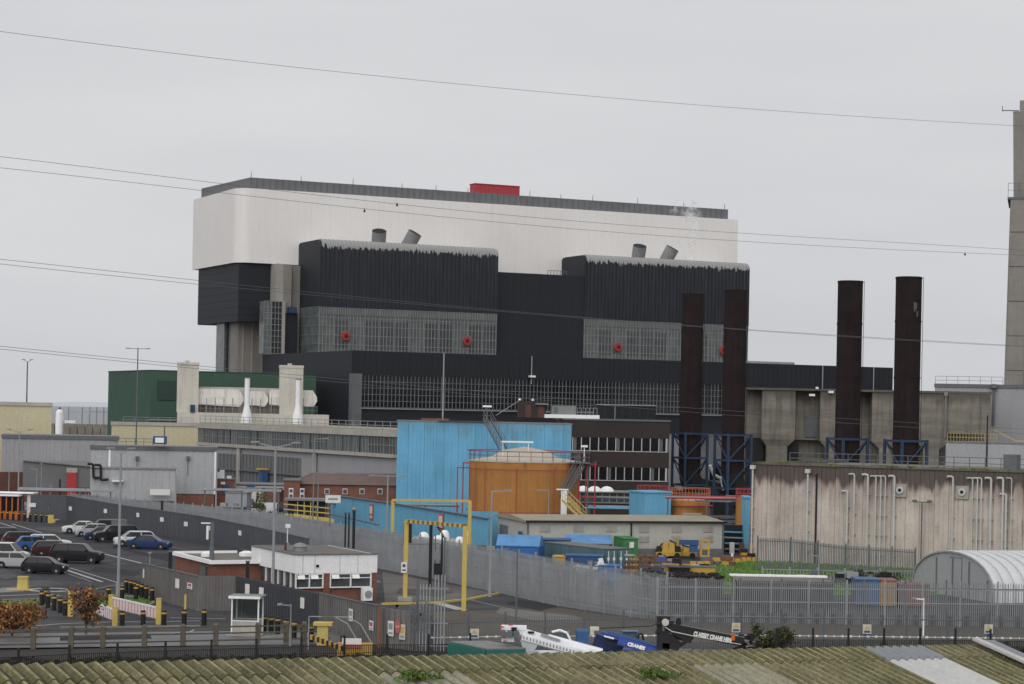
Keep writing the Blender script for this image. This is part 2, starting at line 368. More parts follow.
for i in range(26):
    c = G(rnd.uniform(0, 190), rnd.uniform(538, 590)); mb = MB(); s_ = rnd.uniform(.3, .9); mb.poly([(c.x + s_ * (1 + .4 * math.sin(3 * t + i)) * math.cos(t), c.y + s_ * 1.6 * (1 + .3 * math.cos(2 * t + i)) * math.sin(t), .0155) for t in [2 * math.pi * k / 12 for k in range(12)]]); struct('oil_stain', mb, M_oil)
# painted lines
def line(pts, wd, m, name='road_marking', z=.018):
    mb = MB(); P = [G(*p) for p in pts]
    for a, b in zip(P, P[1:]):
        d = (b - a).normalized(); n = Vector((-d.y, d.x, 0)) * wd / 2
        mb.quad((a - n)[:2] + (z,), (b - n)[:2] + (z,), (b + n)[:2] + (z,), (a + n)[:2] + (z,))
    return struct(name, mb, m)
line([(66, 570), (102, 582)], .35, M_mark); line([(70, 568), (118, 583)], .16, M_mark); line([(62, 572), (92, 582)], .14, M_hatch)
line([(104, 554), (148, 565)], .3, M_mark); line([(0, 523), (16, 528)], .25, M_mark); line([(12, 524), (42, 533)], .22, M_mark)
line([(133, 549), (200, 551)], .14, M_hatch); line([(170, 547), (215, 555)], .14, M_hatch)
line([(0, 629), (60, 624), (112, 622), (150, 622), (200, 621)], .22, M_mark)
line([(-20, 597), (45, 594), (60, 596)], .3, M_mark); line([(118, 583), (150, 585)], .2, M_mark)
line([(170, 618), (226, 619)], .2, M_mark); line([(262, 637), (296, 635)], .3, M_mark); line([(165, 634), (190, 632), (194, 630), (186, 629)], .15, M_mark)
for i in range(6):
    line([(-4 + i * 5, 593 - i * .3), (4 + i * 5, 588 - i * .3)], .35, M_hatch)
line([(437, 603), (462, 610)], 1.0, M_mark); line([(470, 600), (505, 608), (540, 614)], .2, M_hatch); line([(330, 604), (400, 618)], .2, M_hatch)
mb = MB()
for i in range(14):                                   # painted mini roundabout
    a, b = 2 * math.pi * i / 14, 2 * math.pi * (i + 1) / 14; c = G(50, 590)
    if i % 3 != 1: mb.poly([(c.x + 1.9 * math.cos(a), c.y + 1.9 * math.sin(a), .02), (c.x + 1.9 * math.cos(b), c.y + 1.9 * math.sin(b), .02), (c.x + 1.2 * math.cos(b), c.y + 1.2 * math.sin(b), .02), (c.x + 1.2 * math.cos(a), c.y + 1.2 * math.sin(a), .02)])
struct('road_marking', mb, M_mark)
def kerb(pts, m=None, wd=.18, h=.12, name='kerb'):
    mb = MB(); P = [G(*p) for p in pts]
    for a, b in zip(P, P[1:]): mb.beam((a.x, a.y, h / 2), (b.x, b.y, h / 2), wd, h)
    return struct(name, mb, m or M_kerb)
kerb([(85, 600.5), (108, 596), (150, 598), (154, 604), (140, 609.5), (118, 607.5), (96, 606.5), (85, 600.5)])
kerb([(-60, 602), (10, 600.5), (38, 599.5), (52, 606), (28, 611)])
kerb([(96, 590), (118, 586), (150, 590), (198, 611)])
kerb([(60, 628.5), (200, 627)], wd=.25)
kerb([(382, 605), (440, 603.5), (470, 600), (498, 594.5)], M['yellow'], .25, .16)
kerb([(204, 541), (251, 552), (330, 570), (380, 583)])
# grass blades so that the lawns have a ragged surface
def blades(name, poly, n, h, m, z=.02):
    mb = MB(); P = [G(*p) for p in poly]; x0, x1 = min(p.x for p in P), max(p.x for p in P); y0, y1 = min(p.y for p in P), max(p.y for p in P)
    rnd = random.Random(5); k = 0
    def inside(x, y):
        c = False; j = len(P) - 1
        for i in range(len(P)):
            if (P[i].y > y) != (P[j].y > y) and x < (P[j].x - P[i].x) * (y - P[i].y) / (P[j].y - P[i].y) + P[i].x: c = not c
            j = i
        return c
    while k < n:
        x, y = rnd.uniform(x0, x1), rnd.uniform(y0, y1)
        if not inside(x, y): continue
        k += 1; a = rnd.uniform(0, math.pi); hh = h * rnd.uniform(.3, 1); wd = hh * .5; dx, dy = math.cos(a) * wd, math.sin(a) * wd
        mb.poly([(x - dx, y - dy, z), (x + dx, y + dy, z), (x + dx * .3 + rnd.uniform(-.1, .1), y + rnd.uniform(-.1, .1), z + hh)])
    o = mb.build(name, m); tag(o, 'rough green grass in tufts', 'grass', kind='stuff'); return o
o = blades('grass_tufts', [(700, 566), (745, 562), (930, 561), (1000, 566), (1000, 594), (702, 594)], 14000, .28, M['grass_blade']); o['label'] = 'long rough grass on the field below the stained concrete wall'
o = blades('grass_tufts', [(86, 600), (108, 597), (150, 599), (152, 604), (140, 608), (118, 606)], 2500, .14, M['grass_blade']); o['label'] = 'short green grass on the kerbed island beside the bollards'
o = blades('grass_tufts', [(-20, 604), (10, 602), (38, 601), (48, 606), (28, 610), (-20, 612)], 1500, .14, M['grass_blade']); o['label'] = 'thin grass on the verge by the orange shrub'

# ================================================================== REACTOR BUILDING
RZ = R_(25.05)
K = Fr(A(236.7, 262, 470), rz=RZ)
TOPZ = 62.9; BOTZ = K.at(236.7, 262)[1]
UR = K.at(738, 221)[0]; VL = K.side(193, 230)[0]
RB = thing('reactor_building', 'huge windowless block clad white above and ribbed black below, the tallest building', 'power station', K.W(0, 0), RZ)
mb = MB(); ch = 3.2
prof = [(UR, 0), (UR, VL), (0, VL)] + [(ch - ch * math.cos(t * math.pi / 16), ch - ch * math.sin(t * math.pi / 16)) for t in range(9)]
mb.prism(prof, BOTZ, TOPZ); mb.build('upper_hall', M['white_cladding'], RB, 35)
# grey screen round the roof, set back from the wall, with sloping corner
s0 = K.at(250, 184, 2.2)[0]; s1 = K.at(728, 212, 2.2)[0]; bl = K.side(204, 194, s0)[0]
mb = MB(); mb.prism([(s0, 2.2), (s1, 2.2), (s1, VL - 1.5), (s0 - 2, VL - 1.5)], TOPZ, TOPZ + 2.6)
scr = mb.build('roof_screen', M['screen_grey'], RB)
mb = MB()
for i in range(int((s1 - s0) / 1.5)): mb.box(s0 + i * 1.5, s0 + i * 1.5 + .12, 2.05, 2.2, TOPZ + .1, TOPZ + 2.6)
mb.build('screen_rib', M['galv_dark'], scr, kind='stuff')
for px in (251, 301, 353, 402, 436, 468, 530, 561, 593, 638, 684, 725):
    u = K.at(px, 190, 2.6)[0]; mb = MB(); mb.tube((u, 2.6, TOPZ + 2.5), (u, 2.6, TOPZ + 3.6 + (px % 3) * .2), .09, .05, 5); mb.build('roof_mast', M['galv_dark'], RB)
# dark box hanging under the left end
ub = K.at(276, 300, 1.0)[0]; zb = K.at(235, 321, 1.0)[1]; vb = K.side(198, 300, .8)[0]
mb = MB(); mb.box(.8, ub, 1.0, vb, zb, BOTZ - .15); fu = mb.build('lower_box', M['black_plain'], RB)
mb = MB()
for i in range(1, 8): z = zb + i * (BOTZ - zb) / 8; mb.box(.74, ub, .94, vb, z - .04, z + .04)
mb.build('cladding_joint', M['black_cladding'], fu, kind='stuff')
# main concrete core and end shafts
def bx(name, px0, px1, py, v0, v1, z0, z1, m, par=RB):
    u0 = K.at(px0, py, v0)[0]; u1 = K.at(px1, py, v0)[0]; mb = MB(); mb.box(u0, u1, v0, v1, z0, z1); return mb.build(name, M[m], par)
c1 = bx('concrete_core', 238, 274, 340, 6, 22, 0, zb + .5, 'concrete')
mb = MB()
for p in (243, 252, 262):
    u = K.at(p, 340, 6)[0]; mb.box(u - .15, u + .15, 5.85, 6, 10, zb)
mb.build('shutter_joint', M['concrete_light'], c1, kind='stuff')
# glazed corner shaft with panes
def glazed(name, u0, u1, v, z0, z1, nx, nz_, gm, par, depth=1.5, mw=.12, side=None):
    mb = MB(); mb.box(u0, u1, v, v + depth, z0, z1); g = mb.build(name, M[gm], par)
    mb = MB()
    for i in range(nx + 1): x = u0 + (u1 - u0) * i / nx; mb.box(x - mw / 2, x + mw / 2, v - .12, v, z0, z1)
    for j in range(nz_ + 1): z = z0 + (z1 - z0) * j / nz_; mb.box(u0, u1, v - .09, v, z - mw / 2, z + mw / 2)
    mb.build('mullion', M['mullion'], g, kind='stuff'); return g
u0 = K.at(224, 350, 14)[0]; u1 = K.at(232, 350, 14)[0]; glazed('glazed_shaft', u0, u1, 14, 0, zb + .4, 2, 12, 'glass_green', RB, 6)
u0 = K.at(229, 350, 12)[0]; u1 = K.at(237, 350, 12)[0]; glazed('glazed_shaft', u0, u1, 12, 0, zb + .4, 2, 12, 'glass_dark', RB, 4)
bx('concrete_pier', 276, 284, 300, -3.0, 3, 0, BOTZ - .1, 'concrete_light')
bx('concrete_pier', 284.3, 291.5, 290, -3.6, 3, 0, BOTZ - .2, 'concrete')
bx('concrete_pier', 292, 300, 290, -1.8, 3, 0, BOTZ - .3, 'concrete')
u0 = K.at(263.5, 330, -5)[0]; u1 = K.at(271, 330, -5)[0]; zt = K.at(266, 301, -5)[1]
glazed('glazed_shaft', u0, u1, -5, 26.7, zt, 2, 9, 'glass_green', RB, 3)
u1b = K.at(281.5, 330, -5)[0]; glazed('glazed_shaft', u1 + .05, u1b, -5.05, 26.7, zt, 3, 9, 'glass_dark', RB, 3)
bx('concrete_pier', 282, 285, 330, -5.3, -3, 26.7, zt + .2, 'concrete_light')
bx('dark_recess', 285.3, 297.5, 330, -4.2, -1, 26.7, K.at(290, 313, -4)[1], 'black_plain')
bx('service_box', 289, 297, 311, -5.2, -4.2, K.at(290, 313, -5)[1], K.at(290, 307, -5)[1], 'blue_steel')

def ribbed(mb, u0, u1, v, z0, z1, pitch=.9, d=.16):
    n = max(1, round((u1 - u0) / pitch)); p = (u1 - u0) / n
    for i in range(n):
        x = u0 + i * p; mb.box(x + p * .1, x + p * .55, v - d, v, z0, z1)
def black_block(pxs, pxl, pxr, ytop, ybot, ygr, side_px):
    """projecting fan block: rounded top edge, ribbed cladding, glazed floor below. returns part"""
    uL = K.at(side_px, 250, 0)[0]
    # depth of the projection from the visible end wall
    v = 0.0; best = None
    for i in range(0, 400):
        vv = -i * .05; e = abs(K.at(pxl, ytop, vv)[0] - uL)
        if best is None or e < best[0]: best = (e, vv)
    v = best[1]; uR = K.at(pxr, ytop + 8, v)[0]; zt = K.at(pxl, ytop, v)[1]; z0 = K.at(pxl, ybot, v)[1]; zg = K.at(pxl, ygr, v)[1]
    r = 1.6; prof = [(0.3, z0), (0.3, zt - .01)]
    prof = [(v, z0), (.3, z0)] + [(.3 - r + r * math.cos(t * math.pi / 8), zt - r + r * math.sin(t * math.pi / 8)) for t in range(0, 5)] + [(v + r - r * math.sin(t * math.pi / 12), zt - r + r * math.cos(t * math.pi / 12)) for t in range(0, 7)]
    mb = MB(); mb.xprism(prof[::-1], uL + .4, uR)
    b = mb.build('fan_block', M['black_cladding_top'], RB, 40)
    mb = MB(); mb.xprism([(y * .999 + (.12 if y < 0 else 0), z - (.12 if z > z0 else -.02)) for y, z in prof][::-1], uL, uL + .4); mb.build('end_cladding', M['black_cladding'], b, 40)
    mb = MB(); n = round((uR - uL - .4) / .95); p = (uR - uL - .4) / n; cs = []
    for i in range(n):
        x = uL + .4 + i * p
        pr = [(v - .16, z0 + .1), (v + .02, z0 + .1)] + [(v + r - r * math.sin(t * math.pi / 12), zt - r + r * math.cos(t * math.pi / 12)) for t in range(6, 0, -2)] + \
             [(v + r + .4, zt), (v + r + .4, zt + .12)] + [(v + r - (r + .16) * math.sin(t * math.pi / 12), zt - r + (r + .16) * math.cos(t * math.pi / 12)) for t in range(2, 7, 2)]
        mb.xprism(pr[::-1], x + p * .1, x + p * .55)
    mb.build('cladding_rib', M['black_cladding_top'], b, 40, kind='stuff')
    # glazed floor in bays
    nb = 12; w_ = (uR - uL) / nb; h = z0 - zg
    bm = MB(); bm.box(0.04, w_ - .04, .25, 1.0, 0, h)
    bm.m = 1
    for i in range(5): x = .15 + (w_ - .3) * i / 4; bm.box(x - .07, x + .07, .08, .25, 0, h)
    for z in (0.2, h * .2, h * .4, h * .6, h * .78, h - .1): bm.box(0, w_, .12, .25, z - .06, z + .06)
    for i in range(9): x = .15 + (w_ - .3) * i / 8; bm.box(x - .1, x + .1, .0, .14, h * .84, h)
    bm.m = 2; bm.box(.35, w_ * .47, .2, .3, h * .12, h * .72); bm.box(w_ * .53, w_ - .35, .2, .3, h * .12, h * .72)
    me = bm.mesh('glazed_bay', [M['glass_green'], M['mullion'], M['glass_dim']])
    bm2 = MB(); bm2.box(0.04, w_ - .04, .25, 1.0, 0, h); bm2.m = 1
    for i in range(5): x = .15 + (w_ - .3) * i / 4; bm2.box(x - .08, x + .08, .08, .25, 0, h)
    for z in (0.2, h * .2, h * .4, h * .6, h * .78, h - .1): bm2.box(0, w_, .12, .25, z - .06, z + .06)
    for i in range(9): x = .15 + (w_ - .3) * i / 8; bm2.box(x - .1, x + .1, .0, .14, h * .84, h)
    me2 = bm2.mesh('glazed_bay', [M['glass_green'], M['mullion']])
    for i in range(nb): place('glazed_bay', me2 if i in (0, 2, 6, 9) else me, b, (uL + i * w_, v, zg))
    mb = MB(); mb.box(uL - .02, uL + .5, v + .25, .3, zg, z0)
    mb.m = 1
    for j in range(6): mb.box(uL - .1, uL, v + .25, .3, zg + j * h / 5 - .05, zg + j * h / 5 + .05)
    mb.build('glazed_end_wall', [M['glass_green'], M['mullion']], b)
    mb = MB(); mb.box(uL + .6, uR, v + 1.0, .3, zg, z0); mb.build('floor_core', M['black_plain'], b)
    return b, uL, uR, v, zt, z0, zg
bA, uLA, uRA, vA, ztA, z0A, zgA = black_block(0, 320.6, 498.7, 238.5, 306.5, 353, 298.7)
bB, uLB, uRB, vB, ztB, z0B, zgB = black_block(0, 585.7, 750, 254.3, 319, 359.5, 562)
print('A', uLA, uRA, vA, ztA, z0A, zgA); print('B', uLB, uRB, vB, ztB, z0B, zgB, 'UR', UR, 'VL', VL, 'BOTZ', BOTZ)
# link between the two
vM = vB + .4; zM = K.at(500, 272, vM)[1]
mb = MB(); mb.box(uRA + .02, uLB + .3, vM, .2, zgA - 3, zM); ribbed(mb, uRA + .1, uLB + .2, vM, zgA - 3, zM - .3, 1.6, .05)
lk = mb.build('link_block', M['black_plain'], RB)
mb = MB(); x1 = K.at(548, 272, vM)[0]
for i in range(7): mb.box(x1 + i * .8, x1 + i * .8 + .08, vM + .2, vM + .3, zM, zM + 1.0)
mb.box(x1, x1 + 5, vM + .2, vM + .3, zM + .9, zM + 1.0); mb.build('guard_rail', M['galv_dark'], lk)
# round fans behind the grilles
for px, py, v, par, r in ((345, 336, vA, bA, .95), (466, 341, vA, bA, .95), (617, 347, vB, bB, .95), (722, 350.5, vB, bB, .95)):
    u, z = K.at(px, py, v); f = MB(); f.tube((u, v - .75, z), (u, v + .1, z), r, n=18)
    fo = f.build('extract_fan', M['red_paint'], par, 40)
    f = MB()
    f.tube((u, v - .95, z), (u, v - .76, z), r * .35, n=10)
    for a in range(5): t = a * 1.2566; f.beam((u, v - .82, z), (u + r * .9 * math.cos(t), v - .8, z + r * .9 * math.sin(t)), .12, .05)
    f.build('fan_guard', M['black'], fo); f = MB(); f.box(u - r - .2, u + r + .2, v - .12, v - .02, z - r - .2, z + r + .2); f.build('fan_frame', M['galv_dark'], fo)
# tilted steel vents through the block roofs
for px, y0, y1, lean, v, zt in ((378.5, 241, 228.5, -.2, vA, ztA), (406, 243, 230.5, .62, vA, ztA), (637.5, 257, 244, -.12, vB, ztB), (664, 258, 245.5, .58, vB, ztB)):
    v += 6; u = K.at(px, y0, v)[0]; hz = K.at(px, y1, v)[1] - K.at(px, y0, v)[1]; f = MB()
    f.tube((u, v, zt - .8), (u + lean * 2.4, v - 1.6, zt + max(2.2, hz)), 1.55, 1.6, 18, cap=False); f.m = 1
    f.tube((u + lean * .4, v, zt - .8), (u + lean * 2.4, v - 1.56, zt + max(2.2, hz) - .12), 1.42, 1.52, 18)
    f.build('roof_vent', [M['steel'], M['duct_dark']], RB, 40)
# red plant container on top of the roof
P = K.at(475, 195, 8); zc = TOPZ + 2.6; uc0, uc1 = P[0], K.at(519, 196, 8)[0]
rc = thing('plant_housing', 'long red ribbed housing on top of the white building roof', 'plant room', K.W(uc0, 8, zc), RZ)
mb = MB(); wd = uc1 - uc0; mb.box(0, wd, 0, 3, 0, 2.7); mb.build('housing_body', M['red_roof_box'], rc)
mb = MB()
for i in range(17): mb.box(i * wd / 16 - .1, i * wd / 16 + .1, -.1, 0, 0, 2.7)
mb.build('rib', M['red_paint'], rc, kind='stuff')
mb = MB(); mb.box(-.15, wd + .15, -.2, 3.2, 2.7, 2.85); mb.build('roof', M['red_roof_box'], rc)

# ================================================================== TURBINE HALL
kx = K.at(262, 354, 0); vT = None
for i in range(0, 1400):
    vv = -i * .05
    if K.at(352, 350, vv)[0] <= kx[0]: vT = vv; break
zT = 26.5; uT0 = kx[0]; uT1 = K.at(893, 370, vT)[0]
T = Fr(K.W(uT0, vT), rz=RZ); TL = uT1 - uT0
print('turbine', vT, uT0, TL)
TH_ = thing('turbine_hall', 'long low black hall with a dark glazed screen in front of the tallest building', 'industrial hall', T.W(0, 0), RZ)
zc1 = T.at(370, 375)[1]; zc0 = T.at(370, 407.2)[1]; ug0 = T.at(361, 390)[0]; ug1 = T.at(735, 390)[0]
mb = MB(); mb.box(0, TL, .0, -vT - .5, zc1, zT); ribbed(mb, .3, TL, 0, zc1 + .05, zT - .3, 1.2, .08)
mb.build('upper_cladding', M['black_plain'], TH_)
mb = MB(); mb.box(0, ug0 - 2.0, 0, -vT - .5, 0, zc1); mb.box(ug1, TL, 0, 30, 0, zc1); mb.box(ug0 - 2, ug1, .2, 30, 0, zc0); mb.box(ug0 - 2, ug1, 3, 30, zc0, zc1)
mb.build('lower_wall', M['black_plain'], TH_)
u9 = T.at(351, 380)[0]; mb = MB(); mb.box(u9, ug0, -.5, 1, 0, zc1 + .2); mb.build('grey_pier', M['galv_dark'], TH_)
nb = 26; w_ = (ug1 - ug0) / nb; h = zc1 - zc0; bm = MB(); bm.box(.03, w_ - .03, .3, 2, 0, h); bm.m = 1
for i in range(5): x = w_ * i / 4; bm.box(x - .045, x + .045, .05, .3, 0, h)
for j in range(6): z = h * j / 5; bm.box(0, w_, .15, .3, z - .05, z + .05)
me = bm.mesh('glazed_bay', [M['glass_dark'], M['mullion_dim']])
for i in range(nb): place('glazed_bay', me, TH_, (ug0 + i * w_, 0, zc0))
mb = MB(); mb.box(ug0 - .5, ug1 + .3, -.3, 0, zc0 - .35, zc0 - .1); mb.build('sill_beam', M['mullion'], TH_)
for px in (531, 822, 873): 
    u = T.at(px, 370)[0]; mb = MB(); mb.tube((u, -.3, zc1 - 1), (u, -.3, zT), .12, n=6); mb.build('downpipe', M['galv'], TH_)
mb = MB(); u = T.at(531, 372)[0]; mb.box(u - .6, u + .6, -1, -.1, zc1 + .4, zc1 + .8); mb.build('floodlight', M['mullion_white'], TH_)
bxu = T.at(750, 362)[0]; mb = MB(); mb.box(bxu, T.at(797, 364)[0], 1, 8, zT, zT + .5); mb.build('roof_upstand', M['galv'], TH_)
# end wall face rails
# ================================================================== STEAM
def plume(pts, name, label):
    rnd = random.Random(3); mb = MB()
    m = bpy.data.materials.new(name); m.use_nodes = True; nt = m.node_tree; nt.nodes.clear(); ou = nt.nodes.new('ShaderNodeOutputMaterial'); mx_ = nt.nodes.new('ShaderNodeMixShader'); tr = nt.nodes.new('ShaderNodeBsdfTransparent'); df = nt.nodes.new('ShaderNodeBsdfDiffuse'); df.inputs[0].default_value = (.95, .95, .96, 1)
    g = nt.nodes.new('ShaderNodeNewGeometry'); n = nt.nodes.new('ShaderNodeTexNoise'); n.inputs['Scale'].default_value = .55; n.inputs['Detail'].default_value = 5; r = nt.nodes.new('ShaderNodeMapRange'); r.inputs[1].default_value = .42; r.inputs[2].default_value = .70; r.inputs[4].default_value = .24
    nt.links.new(g.outputs['Position'], n.inputs['Vector']); nt.links.new(n.outputs[0], r.inputs[0]); nt.links.new(r.outputs[0], mx_.inputs[0]); nt.links.new(tr.outputs[0], mx_.inputs[1]); nt.links.new(df.outputs[0], mx_.inputs[2]); nt.links.new(mx_.outputs[0], ou.inputs['Surface'])
    for (px, py, rad) in pts:
        for q in range(2):
            c = A(px + rnd.gauss(0, rad * 1.2), py + rnd.gauss(0, 2.0), 462 + rnd.uniform(-2, 2)); rr_ = rad * rnd.uniform(.6, 1.0); rings = []
            for j in range(1, 8):
                ph = math.pi * j / 8; rings.append([(c.x + rr_ * math.sin(ph) * math.cos(t) * (1 + .25 * math.sin(2 * t + q + py)), c.y + rr_ * math.sin(ph) * math.sin(t), c.z + rr_ * 1.25 * math.cos(ph)) for t in [2 * math.pi * k / 12 for k in range(12)]])
            mb.loft(rings)
    o = mb.build(name, m, None, 80); tag(o, label, 'steam', kind='stuff')
plume([(691, 256, .7), (691, 250, .8), (692, 244, .9), (693, 238, 1.0), (695, 232, 1.1), (695, 226, 1.2), (694, 220, 1.3), (692, 214, 1.5), (689, 210, 1.4), (684, 211, 1.2), (677, 209, 1.1), (671, 211, .9), (693, 207, 1.0)], 'steam_plume', 'white steam drifting up from the right black block')
# ================================================================== MIDDLE DISTANCE
def bldg(name, label, cat, fr, L_, D, zt, mw, mr, z0=0, trim=None, rib=None, ribm=None, joint=None, group=None):
    r = thing(name, label, cat, fr.W(0, 0), fr.rz, group)
    mb = MB(); mb.box(0, L_, 0, D, z0, zt - .12); wl = mb.build('wall', M[mw], r)
    mb = MB(); mb.box(-.12, L_ + .12, -.12, D + .12, zt - .12, zt + .06); mb.build('roof', M[mr], r)
    if trim: mb = MB(); mb.box(-.16, L_ + .16, -.17, -.12, zt - .5, zt + .09); mb.box(-.17, -.12, -.12, D, zt - .5, zt + .09); mb.build('roof_trim', M[trim], r)
    if rib:
        mb = MB(); n = int(L_ / rib)
        for i in range(n): mb.box(i * rib + .05, i * rib + rib * .5, -.05, 0, z0 + .05, zt - .15)
        for i in range(int(D / rib)): mb.box(-.05, 0, i * rib + .05, i * rib + rib * .5, z0 + .05, zt - .15)
        mb.build('cladding_rib', M[ribm or mw], wl, kind='stuff')
    return r
def panels(r, me_mat, x0, x1, n, z0, z1, y=-.06, name='panel', gap=.05, d=.06):
    w_ = (x1 - x0) / n; mb = MB(); mb.box(gap / 2, w_ - gap / 2, 0, d, 0, z1 - z0); me = mb.mesh(name, M[me_mat])
    for i in range(n): place(name, me, r, (x0 + i * w_, y, z0))

# ---- four steel flue stacks standing on blue trestles
SZ = 34.0
def make_stack():
    r = thing('flue_stack', 'x', 'chimney')
    mb = MB(); mb.lathe([(1.72, 6.5), (1.72, SZ), (1.55, SZ), (1.55, SZ - 2)], 28); mb.build('stack_shell', M['stack_rust'], r, 50)
    for z in (12.4, 20.5, 28.0, SZ - .25): mb = MB(); mb.lathe([(1.73, z), (1.79, z), (1.79, z + .18), (1.73, z + .18)], 28); mb.build('stack_band', M['stack_rust'], r, 30)
    mb = MB()
    pts = [(0, 7), (.1, 5.4), (.7, 4.0), (1.8, 2.9), (3.2, 2.3), (4.6, 2.2)]; rings = []
    for i, (x, z) in enumerate(pts):
        a = math.radians(-90 + i * 18); rings.append([(x + 1.68 * math.cos(t) * -math.sin(a), 1.68 * math.sin(t), z + 1.68 * math.cos(t) * math.cos(a)) for t in [2 * math.pi * k / 16 for k in range(16)]])
    mb.loft(rings, cap=False); mb.box(-2.1, 2.1, -2.1, 2.1, 0, 3.2); mb.build('flue_elbow', M['duct_dark'], r, 60)
    for x, z in ((1.15, 12), (-1.05, 12)):
        mb = MB(); mb.path([(x * 1.2, -1.35, 12.4), (x * 1.2, -1.35, SZ)], .035, 5); mb.build('ladder_rail', M['stack_rust'], r)
    return r
def make_trestle(zt=12.4):
    r = thing('stack_trestle', 'x', 'trestle'); h = 1.98
    mb = MB(); mb.box(-.16, .16, -.16, .16, 0, zt); leg = mb.mesh('leg', M['blue_steel'])
    for a in (-h, h):
        for b in (-h, h): place('leg', leg, r, (a, b, 0))
    for z in (4.2, 8.4, zt - .2):
        for k in range(4):
            mb = MB(); a = [(-h, -h), (h, -h), (h, h), (-h, h)]; p, q = a[k], a[(k + 1) % 4]
            mb.beam((*p, z), (*q, z), .22, .3); mb.build('cross_beam', M['blue_steel'], r)
    for z0, z1 in ((.2, 4.2), (4.2, 8.4), (8.4, zt - .2)):
        for k in range(4):
            a = [(-h, -h), (h, -h), (h, h), (-h, h)]; p, q = a[k], a[(k + 1) % 4]; mb = MB()
            if (k + int(z0)) % 2: p, q = q, p
            mb.beam((*p, z0), (*q, z1), .16); mb.build('brace', M['blue_steel'], r)
    return r
st0 = make_stack(); tr0 = make_trestle()
for i, (px, py) in enumerate(((693, 294), (736, 290), (850.5, 281), (909, 277))):
    X, k = ray(px, py); Y = (SZ - EYE) / k; s = st0 if i == 0 else copy_tree(st0); t = tr0 if i == 0 else copy_tree(tr0)
    s.location = (X * Y, Y, 0); t.location = (X * Y, Y, 0); t.rotation_euler.z = RZ; s.rotation_euler.z = RZ
    wh = ['leftmost and shortest-looking of the four rusty dark flue stacks', 'second rusty dark flue stack from the left, against the right end of the black block',
          'third rusty dark flue stack from the left, behind the stained concrete wall', 'rightmost and tallest-looking rusty dark flue stack, with a pale patch near the top'][i]
    tag(s, wh, 'chimney', 'rusty flue stacks'); tag(t, 'blue steel trestle around the foot of the %s flue stack from the left' % ORD[i], 'trestle', 'blue stack trestles')
    if i == 3:
        mb = MB(); mb.m = 0
        for a0, z, hh in ((-1.75, 29.3, 1.3), (-1.62, 29.6, .9), (-1.5, 28.6, .8)): 
            mb.quad((1.745 * math.cos(a0), 1.745 * math.sin(a0), z), (1.745 * math.cos(a0 + .12), 1.745 * math.sin(a0 + .12), z + .1), (1.745 * math.cos(a0 + .14), 1.745 * math.sin(a0 + .14), z + hh), (1.745 * math.cos(a0 - .05), 1.745 * math.sin(a0 - .05), z + hh))
        mb.build('flaked_patch', M['concrete_old'], s)
# duct house and service frames behind the left pair
f = Fr(A(688, 440, 352), rz=RZ)
r = bldg('duct_house', 'grey panelled duct house behind the two left flue stacks', 'building', f, f.at(733, 450)[0], 8, 11.8, 'grey_cladding', 'roof_grey', rib=1.0)
mb = MB(); mb.box(-2.5, 3, -1.2, -.4, 11.2, 12.0); mb.build('blue_duct', M['blue_steel'], r)
mb = MB(); mb.box(4.2, 6.2, -.1, .05, 4.5, 6.8); mb.build('window', M['glass_dark'], r)
mb = MB(); mb.tube((1, -2, 3.4), (4.5, -2, 2.6), 1.5, 1.5, 14); mb.tube((4.5, -2, 2.6), (9, -2, 2.2), 1.5, 1.5, 14); mb.build('exhaust_duct', M['duct_dark'], r, 40)
mb = MB(); mb.path([(2.2, -3.5, 7.0), (3.0, -3.5, 5.4), (4.4, -3.5, 4.8), (4.9, -3.5, 3.0)], .28, 8); mb.build('white_pipe', M['white_paint'], r, 40)

# ---- big stained concrete wall building on the right
cw0 = G(752.5, 560.5); k0 = ray(750, 462)[1]; zw = EYE + k0 * cw0.y
X1, k1 = ray(1024, 470.5); Y1 = (zw - EYE) / k1; cw1 = Vector((X1 * Y1, Y1, 0)); W_ = Fr(cw0, cw1); LW = W_.len * 1.35
print('wall', cw0, cw1, zw, LW)
CW = thing('concrete_building', 'wide low building with a tall ribbed concrete wall stained dark along the top', 'building', W_.W(0, 0), W_.rz)
mb = MB(); mb.box(0, LW, .35, 26, 0, zw - .5); mb.build('wall_core', M['concrete_pink'], CW)
pw = 1.5; n = int(LW / pw); mb = MB(); mb.box(.012, pw - .012, 0, .4, 0, zw - .22)
for i in range(3): mb.box(.04 + i * .49, .46 + i * .49, -.03, 0, 0, zw - .24)
me = mb.mesh('wall_panel', M['concrete_pink'])
for i in range(n): place('wall_panel', me, CW, (i * pw, 0, 0))
mb = MB(); mb.box(-.2, LW + .2, -.16, .5, zw - .22, zw); mb.box(-.2, .4, -.16, 26.2, zw - .22, zw); mb.build('parapet', M['parapet_old'], CW)
mb = MB(); mb.box(.4, LW, .5, 26, zw - .5, zw - .3); mb.build('roof', M['roof_felt'], CW)
mb = MB(); rnd = random.Random(8)                      # moss cushions along the parapet
for i in range(45):
    x = rnd.uniform(0, LW); mb.cbox((x, rnd.uniform(-.1, .3), zw + .03), (rnd.uniform(.2, .9), .3, .1), rnd.random())
mb.build('parapet_moss', M['moss'], CW, kind='stuff')
